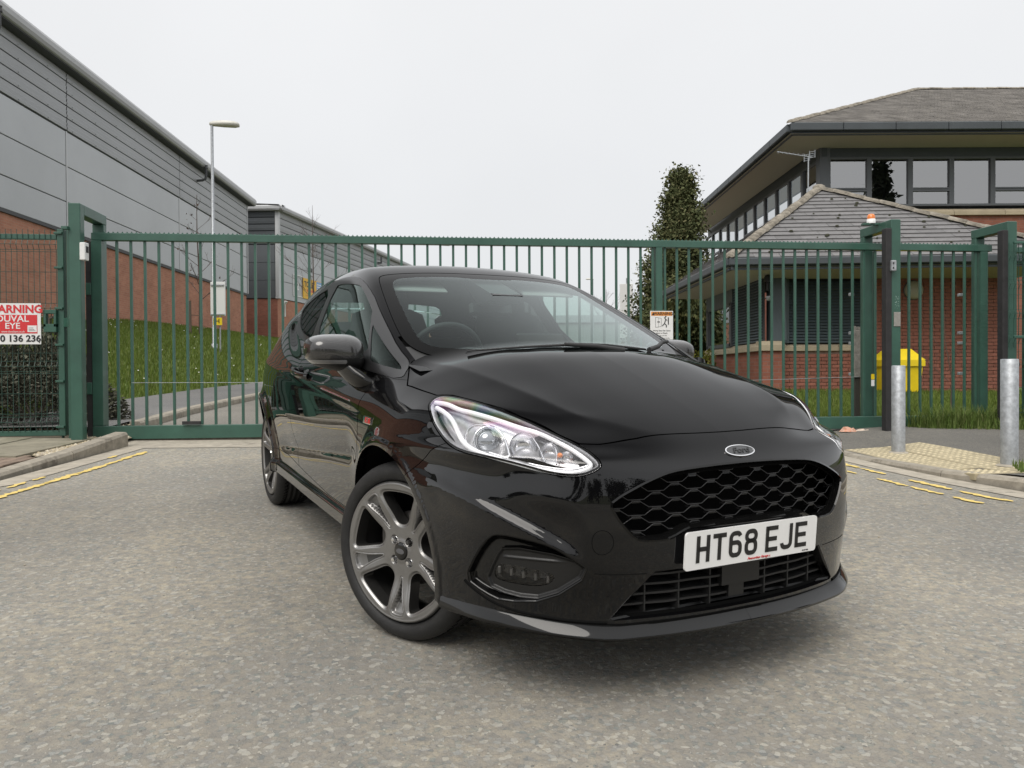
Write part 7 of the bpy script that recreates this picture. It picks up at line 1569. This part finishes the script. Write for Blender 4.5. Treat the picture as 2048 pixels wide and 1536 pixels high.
mb = MB(); mb.add([platev(a*.9, b*.8, -.006) for a, b in rr]+[platev(a*.9, b*.8, -.05) for a, b in rr], [(i, k+i, k+(i+1) % k, (i+1) % k) for i in range(k)]); carmb(mb, 'plate_mount', m_plast, plate)
SW = .0135
def stroke(mbx, path, closed=False, wd=SW, h=.0012, Mx=None, org_=(0, 0)):
    P = np.array(path, float); P = P[np.r_[True, np.linalg.norm(np.diff(P, axis=0), axis=1) > 1e-6]]; n = len(P); L_ = []; R_ = []
    for i in range(n):
        a = P[(i-1) % n] if (closed or i > 0) else None; b = P[(i+1) % n] if (closed or i < n-1) else None
        d1 = (P[i]-a)/np.linalg.norm(P[i]-a) if a is not None else None; d2 = (b-P[i])/np.linalg.norm(b-P[i]) if b is not None else None
        if d1 is None: d1 = d2
        if d2 is None: d2 = d1
        t = d1+d2; t /= np.linalg.norm(t); nn_ = np.array([-t[1], t[0]]); k_ = 1/max(.4, nn_ @ np.array([-d1[1], d1[0]]))
        L_.append(P[i]+nn_*wd/2*k_); R_.append(P[i]-nn_*wd/2*k_)
    V = [tuple((Mx or Mpl) @ Vector((p[0]+org_[0], p[1]+org_[1], h))) for p in L_+R_]
    mbx.add(V, [(i, n+i, n+(i+1) % n, (i+1) % n) for i in range(n if closed else n-1)])
cw, chh = .050, .079; x0, x1, y0, y1 = -cw/2+SW/2, cw/2-SW/2, -chh/2+SW/2, chh/2-SW/2
def arc(cx, cy, rx, ry, a0, a1, n=7): return [(cx+rx*math.cos(R(a0+(a1-a0)*i/n)), cy+ry*math.sin(R(a0+(a1-a0)*i/n))) for i in range(n+1)]
def glyph(c):
    e = chh/2; r = .014
    if c == 'H': return [([(x0, -e), (x0, e)], 0), ([(x1, -e), (x1, e)], 0), ([(x0, 0), (x1, 0)], 0)]
    if c == 'T': return [([(-cw/2, y1), (cw/2, y1)], 0), ([(0, -e), (0, y1)], 0)]
    if c == 'E': return [([(x0, -e), (x0, e)], 0), ([(x0, y1), (cw/2, y1)], 0), ([(x0, 0), (cw/2-.004, 0)], 0), ([(x0, y0), (cw/2, y0)], 0)]
    if c == 'J': return [([(x1, e)]+arc(x1-r, y0+r, r, r, 0, -90)+arc(x0+r, y0+r, r, r, 270, 180), 0)]
    if c == '6': return [(arc(x1-r, y1-r, r, r, 20, 90)+arc(x0+r, y1-r, r, r, 90, 180)+arc(x0+r, y0+r, r, r, 180, 270)+arc(x1-r, y0+r, r, r, 270, 360)+arc(x1-r, .003-r+.002, r, r, 0, 90)+[(x0+.002, .005)], 0)]
    if c == '8': return [(arc(x1-r, y1-r, r, r, 0, 90)+arc(x0+r, y1-r, r, r, 90, 180)+arc(x0+r, .004+r, r, r, 180, 270)+arc(x1-r, .004+r, r, r, 270, 360), 1), (arc(x1-r, .004-r, r, r, 0, 90)+arc(x0+r, .004-r, r, r, 90, 180)+arc(x0+r, y0+r, r, r, 180, 270)+arc(x1-r, y0+r, r, r, 270, 360), 1)]
xx = -(7*cw+5*.011+.033)/2+cw/2-.002
for i, c in enumerate('HT68EJE'):
    mb = MB()
    for pth, cl in glyph(c): stroke(mb, pth, bool(cl), h=.0011, org_=(xx, .003))
    carmb(mb, 'character', m_ink, plate); xx += cw+(.033 if i == 3 else .011)
def pm(a, b, h=.0011): M_ = Mpl.copy(); v = Mpl @ Vector((a, b, h)); M_[0][3], M_[1][3], M_[2][3] = v; return M_
textmesh('dealer_name', 'Pennorthen Garage s', .0105, m_red, plate, pm(.022, -.0475), o=CZ, shear=.3)
textmesh('maker_mark', 'BS AU 145D', .005, m_ink, plate, pm(.215, -.049), o=CZ)
# ---- wheels
def rimmesh():
    th = np.radians(np.arange(0, 360, .75)); rs = np.concatenate([[.0005, .015], np.arange(.030, .246, .0021)]); na, nr = len(th), len(rs)
    A, Rr = np.meshgrid(th, rs, indexing='ij'); V = np.stack([Rr*np.cos(A), Rr*np.sin(A), 0*A], 2).reshape(-1, 3)
    i = np.arange(na*nr).reshape(na, nr); j = np.roll(i, -1, 0); T = np.concatenate([np.stack([i[:, :-1].ravel(), j[:, :-1].ravel(), j[:, 1:].ravel()], 1), np.stack([i[:, :-1].ravel(), j[:, 1:].ravel(), i[:, 1:].ravel()], 1)])
    r_ = np.hypot(V[:, 0], V[:, 1]); a_ = np.arctan2(V[:, 1], V[:, 0])
    def sect(a, off): return (np.degrees(a)-off+36+3600) % 72-36
    WIN = chaikin([(.098, -.026), (.090, 0), (.098, .026), (.135, .045), (.172, .066), (.198, .078), (.207, .055), (.210, 0), (.207, -.055), (.198, -.078), (.172, -.066), (.135, -.045)], 2)
    PKT = chaikin([(.096, -.002), (.096, .002), (.145, .0095), (.178, .020), (.215, .032), (.220, 0), (.215, -.032), (.178, -.020), (.145, -.0095)], 1)
    def local(V, off):
        r = np.hypot(V[:, 0], V[:, 1]); s = np.radians(sect(np.arctan2(V[:, 1], V[:, 0]), off)); return r*np.cos(s), r*np.sin(s)
    wsd = lambda V: polysd(*local(V, 90), WIN); psd = lambda V: polysd(*local(V, 126), PKT)
    V, T = clip(V, T, -wsd(V)); w_ = -wsd(V); p_ = psd(V); r = np.hypot(V[:, 0], V[:, 1])
    z = -.024*sst(.225, .07, r)+.003*sst(.05, .03, r)                    # dished face
    z = z-.0075*sst(.011, .001, w_)*(r < .225)                            # chamfer along the windows
    z = z-.026*sst(.0, .0042, p_)*np.interp(r, [.09, .15, .205, .222], [1.3, 1.35, .75, .40])   # Y-spoke pocket
    z = z-.0025*(bump((p_+.006)/.0022))                                   # machined groove round the pocket
    for k in range(4):
        c = np.radians(45+90*k); z = z-.014*sst(.0165, .0135, np.hypot(V[:, 0]-.050*np.cos(c), V[:, 1]-.050*np.sin(c)))
    z = z-.004*sst(.036, .033, r)*0
    z = z-.010*sst(.239, .2455, r)+.0015*bump((r-.236)/.004)
    V = V.copy(); V[:, 2] = z
    e = loops(T); e = e[r[e[:, 0]] < .235]; u, inv = np.unique(e.ravel(), return_inverse=True); inv = inv.reshape(-1, 2); n0 = len(V)
    W = V[u].copy(); W[:, 2] -= .048; W[:, :2] *= 1.0
    V = np.concatenate([V, V[u], W]); a, b = n0+inv[:, 0], n0+inv[:, 1]; k = len(u); T = np.concatenate([T, np.stack([b, a, a+k], 1), np.stack([b, a+k, b+k], 1)])
    mi = np.zeros(len(T), int); c = V[T].mean(1); rc = np.hypot(c[:, 0], c[:, 1]); mi[(psd(c) > .0025) & (rc < .186)] = 1; mi[(T >= n0).any(1)] = 1  # darker alloy on the inner pocket floors paints in the recess shade
    return V, T, mi
VR, TR, MIR = rimmesh()
me_rim = meshdata('rim', VR, TR, [m_alloy, m_allod], mi=MIR, smooth=True)
def wheel_parts(name, loc, rot, spin):
    """axis of the wheel = local Z pointing outwards"""
    w_ = bpy.data.objects.new(name, None); COL.objects.link(w_); w_.parent = car; w_.location = loc; w_.rotation_euler = rot
    r_ = link('rim', me_rim, w_); r_.rotation_euler = (0, 0, spin)
    mb = MB(); mb.lathe([(.2445, -.010), (.247, -.016), (.247, -.022), (.238, -.03), (.226, -.06), (.222, -.15), (.238, -.19), (.247, -.195)], n=72); mb.build('barrel', m_allod, w_, o=CZ)
    pr = [(.2465, -.021), (.250, -.010), (.258, -.003), (.270, .0015), (.283, .001), (.295, -.006), (.304, -.016), (.3095, -.028), (.311, -.042)]
    for gq in (-.066, -.096, -.126, -.150): pr += [(.3112, gq+.006), (.304, gq+.0045), (.304, gq-.0045), (.3112, gq-.006)]
    pr += [(.311, -.176), (.3095, -.190), (.300, -.206), (.283, -.219), (.262, -.217), (.247, -.200)]
    mb = MB(); mb.lathe(pr, n=96); tr = mb.build('tyre', m_rubber, w_, o=CZ)
    mb = MB()
    for q in range(72):
        a = 2*math.pi*q/72
        for zz, sg in ((-.052, 1), (-.164, -1)):
            c = Vector((.3095*math.cos(a), .3095*math.sin(a), zz)); mb.box(c, (.006, .0035, .026), M=Matrix.Rotation(a, 3, 'Z') @ Matrix.Rotation(sg*.5, 3, 'X'))
    sb = mb.build('tread_sipes', m_void, tr, o=CZ); sb['kind'] = 'stuff'
    mb = MB(); mb.lathe([(.0, -.0165), (.026, -.0170), (.031, -.0190), (.0325, -.026)], n=36); cp = mb.build('centre_cap', m_gloss, w_, o=CZ)
    mb = MB(); mb.lathe([(.0001, .0004), (.019, .0), ], (0, 0, -.0160), n=28, M=Matrix.Diagonal((1, .5, 1))); mb.build('cap_emblem', mat('cap_grey', (.10, .10, .105), .4) if 'cap_grey' not in bpy.data.materials else bpy.data.materials['cap_grey'], cp, o=CZ)
    for q in range(4):
        a = R(45+90*q)+spin; c = (.050*math.cos(a), .050*math.sin(a), -.034)
        mb = MB(); mb.lathe([(.0088, 0), (.0088, .014), (.007, .0195), (.0001, .0205)], c, 6, smooth=False); mb.lathe([(.0115, -.002), (.0115, .004), (.009, .005)], c, 14); mb.build('wheel_nut', m_chrome if q else m_allod, w_, o=CZ)
    mb = MB(); mb.lathe([(.06, -.085), (.128, -.085), (.130, -.09), (.130, -.105), (.06, -.105)], n=40); mb.lathe([(.06, -.105), (.07, -.075), (.05, -.06), (.001, -.06)], n=24); mb.build('brake_disc', m_disc, w_, o=CZ)
    mb = MB(); mb.box((-.118, .02, -.095), (.055, .15, .06), bev=.01); mb.build('brake_caliper', mat('caliper', (.05, .045, .04), .6) if 'caliper' not in bpy.data.materials else bpy.data.materials['caliper'], w_, o=CZ)
    return w_
def wrot(out):      # Z -> out, Y up
    o = Vector(out).normalized(); x = Vector((0, 0, 1)).cross(o).normalized(); y = o.cross(x); return Matrix((x, y, o)).transposed().to_euler()
sa = R(26)
HF = (.005, -.822, .3105)
wheel_parts('wheel', HF, wrot((math.sin(sa), -math.cos(sa), 0)), R(0))
wheel_parts('wheel', (WB, -.805, .3105), wrot((0, -1, 0)), R(30))
wheel_parts('wheel', (-.03, .80, .3105), wrot((-math.sin(R(23)), math.cos(R(23)), 0)), R(10))
wheel_parts('wheel', (WB, .805, .3105), wrot((0, 1, 0)), R(55))
# ---- wheel arch liners and floor
for sg in (-1, 1):
    for cx in (ARC[0], ARCR[0]):
        mb = MB(); V = []; n_ = 40; an = np.linspace(-.10, 1.10, n_)*math.pi; xx_, zz_ = cx+.370*np.cos(an), .315+.370*np.sin(an)
        wo = solve(np.stack([xx_, np.full(n_, 1.1), zz_], 1), np.tile([0, -1., 0], (n_, 1)), .8)[:, 1]-.012; wo = np.where(wo < .45, .70, wo)
        for yy in (np.full(n_, .42), wo): V += [(xx_[k], sg*yy[k], zz_[k]) for k in range(n_)]
        mb.add(V, [(k, k+1, n_+k+1, n_+k) for k in range(n_-1)], True); mb.add(V[:n_], [tuple(range(n_))]); carmb(mb, 'arch_liner', m_void)
mb = MB(); mb.box((-1.25, 0, .27), (1.66, 1.50, .05)); mb.box((.42, 0, .25), (.52, .84, .05)); mb.box((-1.2, 0, .30), (3.6, .80, .08)); mb.box((-2.98, 0, .33), (.3, 1.1, .06)); tag(carmb(mb, 'underbody', m_void), kind='stuff')
# ---- door mirrors
def mirror_shape(c, hx, hw, hz):
    def f(x, w_, z):
        X = (x-c[0]); W = (w_-c[1]); Z = (z-c[2])
        X2 = X-.28*W*0-.10*W; t = W/hw
        hz2 = hz*(1-.17*t); zc = .010*t
        xf = np.where(X2 > 0, hx*1.05, hx*.75)
        return ((np.abs(X2/xf)**2.5+np.abs(W/hw)**3.4+np.abs((Z-zc)/hz2)**2.7)**(1/2.7)-1)*.05
    return f
MC = (-.475, .912, .992); fm = mirror_shape(MC, .100, .116, .070)
Vm, Tm = nets(fm, (-.66, .75, .88), (-.30, 1.07, 1.10), .0075, band=.2); Vm = project(fm, Vm, 3)
gm = grad(fm, Vm); gm /= np.linalg.norm(gm, axis=1)[:, None]
def mgrad(V): g_ = grad(fm, V); return g_/np.linalg.norm(g_, axis=1)[:, None]
for sg in (-1, 1):
    S = np.array([1, sg, 1]); fl = (lambda t: t) if sg > 0 else (lambda t: t[:, ::-1])
    MO = np.zeros(3) if sg < 0 else np.array([-.13, -.085, -.01])
    split = lambda V: V[:, 2]-(.968+.10*(V[:, 1]-.905)*-.06+.02*(V[:, 0]+.475))
    Vc, Tc = clip(Vm, Tm, split(Vm)); Vc, Tc = clip(Vc, Tc, Vc[:, 0]+.535)
    mr_ = carobj('door_mirror', (Vc+mgrad(Vc)*.001+MO)*S, fl(Tc), m_carbon, mgrad(Vc)*S)
    Vc, Tc = clip(Vm, Tm, -split(Vm)); Vc, Tc = clip(Vc, Tc, Vc[:, 0]+.535); rep = lambda V: np.minimum(np.minimum(.9645-V[:, 2]+.002*(V[:, 1]-.905), V[:, 2]-.948), V[:, 1]-.885)
    Va, Ta = clip(Vc, Tc, -rep(Vc)-.001); carobj('mirror_base', (Va+MO)*S, fl(Ta), m_satin, mgrad(Va)*S, parent=mr_)
    Va, Ta = clip(Vc, Tc, rep(Vc)); carobj('indicator_lens', (Va-mgrad(Va)*.001+MO)*S, fl(Ta), mat('smoked_lens', (.18, .18, .18), .1, coat=1) if 'smoked_lens' not in bpy.data.materials else bpy.data.materials['smoked_lens'], mgrad(Va)*S, parent=mr_)
    Va, Ta = clip(Vm, Tm, -.530-Vm[:, 0]); carobj('mirror_back', (Va+MO)*S, fl(Ta), m_satin, None, parent=mr_)
    # stalk: from the door to the housing
    ring = []
    for (x, y, z, hx, hz) in ((-.385, .785, .868, .075, .028), (-.395, .83, .880, .070, .028), (-.42, .865, .912, .060, .026), (-.455, .89, .945, .055, .022)):
        ring.append([(x+hx*math.cos(t)+.02*math.sin(t), sg*(y-hz*.55*math.sin(t)), z+hz*math.sin(t)) for t in np.linspace(0, 2*math.pi, 16, endpoint=False)])
    V = [p for r__ in ring for p in r__]; mb = MB(); mb.add(V, [(j*16+i, j*16+(i+1) % 16, (j+1)*16+(i+1) % 16, (j+1)*16+i) for j in range(3) for i in range(16)], True); carmb(mb, 'mirror_stalk', m_gloss, mr_)
    # ---- door handle with recess
    hp = solve(np.array([[-1.345, 1.2, .876], [-1.50, 1.2, .886], [-1.18, 1.2, .866]]), np.tile([0, -1., 0], (3, 1)), .6)
    pts = [hp[1]+[0, .004, 0], hp[1]*.7+hp[0]*.3+[0, .030, 0], hp[0]+[0, .036, 0], hp[2]*.7+hp[0]*.3+[0, .030, 0], hp[2]+[0, .004, 0]]
    pts = chaikin(np.array(pts), 2, closed=False); mb = MB(); n_ = len(pts); V = []
    for p in pts: V += [(p[0]+.0, sg*(p[1]+.009*math.cos(t)), p[2]+.0155*math.sin(t)) for t in np.linspace(0, 2*math.pi, 10, endpoint=False)]
    mb.add(V, [(i*10+k, i*10+(k+1) % 10, (i+1)*10+(k+1) % 10, (i+1)*10+k) for i in range(n_-1) for k in range(10)], True); dh = carmb(mb, 'door_handle', m_paint)
    mb = MB(); mb.lathe([(.060, .0015), (.056, .001), (.0001, .001)], (hp[0][0], sg*(hp[0][1]), hp[0][2]), 28, M=Matrix(((1, 0, 0), (0, 0, sg), (0, .62, 0)))); carmb(mb, 'handle_recess', m_gloss, dh)
    # wing emblem: small red lettering
    if sg < 0:
        ep = solve(np.array([[-.205, 1.2, .750]]), np.array([[0, -1., 0]]), .6)[0]; en = nrm(ep[None])[0]*S
        Mst = frame((ep[0], -ep[1]-.0025, ep[2]), (1, 0, 0), (0, 0, 1)); en = Vector(en)
        mb = MB(); q = [(-.050, -.014), (.042, -.014), (.050, .014), (-.042, .014)]; mb.add([tuple(Mst @ Vector((a, b, 0))) for a, b in q]+[tuple(Mst @ Vector((a, b, -.003))) for a, b in q], [(0, 1, 2, 3), (0, 4, 5, 1), (1, 5, 6, 2), (2, 6, 7, 3), (3, 7, 4, 0)]); em = carmb(mb, 'wing_emblem', m_chrome)
        mb = MB(); q = [(-.024, -.010), (.038, -.010), (.044, .010), (-.018, .010)]; mb.add([tuple(Mst @ Vector((a, b, .001))) for a, b in q], [(0, 1, 2, 3)]); carmb(mb, 'red_flash', m_red, em)
        textmesh('emblem_lettering', 'ST', .02, m_chrome, em, Mst @ Matrix.Translation((.008, 0, .0018)), o=CZ, shear=.3, sx=1.3, bold=.0005)
# ---- wipers
def wsurf(P, h): P = np.asarray(P, float); Q = project(body, P*np.array([1, 1, 1]), 5) if False else P; return Q
def wsx(w_, z): return -.12-2.43*(z-.99)-(.42-.34*(z-.99))*w_*w_
for P_, arm in (([(-.47, .995), (-.22, 1.012), (.02, 1.022), (.10, 1.020)], [(.20, .996), (.08, 1.012), (-.06, 1.020)]), ([(.02, 1.026), (.16, 1.020), (.30, 1.006), (.36, 1.002)], [(.36, .998), (.46, 1.012), (.54, 1.030), (.60, 1.034)])):
    # y positive = car's left; screen positions measured as (y, z)
    pts = [(wsx(abs(y), z)+.030, y, z+.006) for y, z in P_]; mb = MB(); mb.tube(pts, [.003, .005, .006, .004], n=6)
    wp = carmb(mb, 'wiper', m_plast)
    mb = MB(); mb.tube([(wsx(abs(y), z)+.045, y, z+.008) for y, z in arm], list(np.linspace(.012, .008, len(arm))), n=6); carmb(mb, 'wiper_arm', m_plast, wp)
    mb = MB(); mb.tube([(a-.012, b, c-.010) for a, b, c in pts], .0035, n=5); carmb(mb, 'wiper_rubber', m_void, wp)
# ---- cabin
m_seat = mat('seat_cloth', (.018, .018, .019), .9, bump=(300, .3)); m_dash = mat('dash_plastic', (.012, .013, .014), .62, bump=(500, .1)); m_head = mat('roof_lining', (.30, .30, .29), .95)
def cushion(name, parts, m, parent=None):
    mb = MB()
    for c, d, ry, bv in parts: mb.box(c, d, M=Matrix.Rotation(ry, 3, 'Y'), bev=bv)
    o = carmb(mb, name, m, parent); o.modifiers.new('s', 'SUBSURF').levels = 1; o.modifiers['s'].render_levels = 1; o.data.polygons.foreach_set('use_smooth', np.ones(len(o.data.polygons), bool)); return o
ys_ = np.linspace(-.70, .70, 21); prof = [(.0, .955), (-.22, .985), (-.42, .985), (-.56, .955), (-.62, .88), (-.60, .60)]
mb = MB(); V = [(x-.16*y*y*1.2, y, z-.05*y*y+(.035*math.exp(-((y+.36)/.16)**2) if -.6 < x < -.3 else 0)) for x, z in prof for y in ys_]; n_ = len(ys_)
mb.add(V, [(j*n_+i, j*n_+i+1, (j+1)*n_+i+1, (j+1)*n_+i) for j in range(len(prof)-1) for i in range(n_-1)], True); dash = carmb(mb, 'dashboard', m_dash)
mb = MB(); mb.box((-.50, .02, 1.015), (.03, .24, .12), bev=.008); carmb(mb, 'centre_screen', m_gloss, dash)
mb = MB(); Ms = Matrix.Rotation(R(-62), 3, 'Y'); 
V = []; 
for i in range(36):
    a = 2*math.pi*i/36; c = Vector((0, .180*math.cos(a), .180*math.sin(a)))
    for k in range(8): b = 2*math.pi*k/8; V.append(Vector((-.70, -.36, .945)) + Matrix.Rotation(R(24), 3, 'Y') @ Vector((.014*math.sin(b), (.180+.014*math.cos(b))*math.cos(a), (.180+.014*math.cos(b))*math.sin(a))))
mb.add(V, [(i*8+k, i*8+(k+1) % 8, ((i+1) % 36)*8+(k+1) % 8, ((i+1) % 36)*8+k) for i in range(36) for k in range(8)], True); sw = carmb(mb, 'steering_wheel', m_dash)
mb = MB(); mb.box((-.69, -.36, .94), (.05, .14, .12), M=Matrix.Rotation(R(24), 3, 'Y'), bev=.02); mb.bar((-.69, -.52, .95), (-.69, -.20, .95), .03, .02); carmb(mb, 'wheel_hub', m_dash, sw)
for y in (-.36, .36):
    st = cushion('front_seat', [((-1.12, y, .55), (.52, .50, .18), 0, .05), ((-1.40, y, .90), (.16, .46, .66), R(-16), .06)], m_seat)
    cushion('headrest', [((-1.505, y, 1.235), (.10, .26, .19), R(-12), .045)], m_seat, st)
    mb = MB(); mb.bar((-1.49, y-.06, 1.1), (-1.50, y-.06, 1.2), .012, .012); mb.bar((-1.49, y+.06, 1.1), (-1.50, y+.06, 1.2), .012, .012); carmb(mb, 'headrest_post', m_allod, st)
rs = cushion('rear_seat', [((-2.0, 0, .62), (.48, 1.16, .16), 0, .05), ((-2.26, 0, .86), (.14, 1.16, .44), R(-20), .05)], m_seat)
for y in (-.34, .34): cushion('rear_headrest', [((-2.36, y, 1.10), (.08, .24, .12), R(-12), .03)], m_seat, rs)
mb = MB(); mb.box((-2.62, 0, .98), (.40, 1.02, .02)); carmb(mb, 'parcel_shelf', m_dash)
mb = MB(); mb.prism([(-1.06, 1.352), (-.76, 1.255), (-.80, 1.225), (-.93, 1.215), (-1.08, 1.32)], 1, -.085, .075); hs_ = carmb(mb, 'sensor_housing', m_satin)
mb = MB(); mb.box((-.96, .0, 1.195), (.035, .235, .068), M=Matrix.Rotation(R(-14), 3, 'Y'), bev=.014); carmb(mb, 'rear_view_mirror', m_satin, hs_)
mb = MB(); mb.box((-1.06, -.36, 1.300), (.12, .30, .012), M=Matrix.Rotation(R(24), 3, 'Y'), bev=.005); mb2 = MB(); mb2.box((-1.06, .36, 1.300), (.12, .30, .012), M=Matrix.Rotation(R(24), 3, 'Y'), bev=.005)
carmb(mb, 'sun_visor', m_head); carmb(mb2, 'sun_visor', m_head)
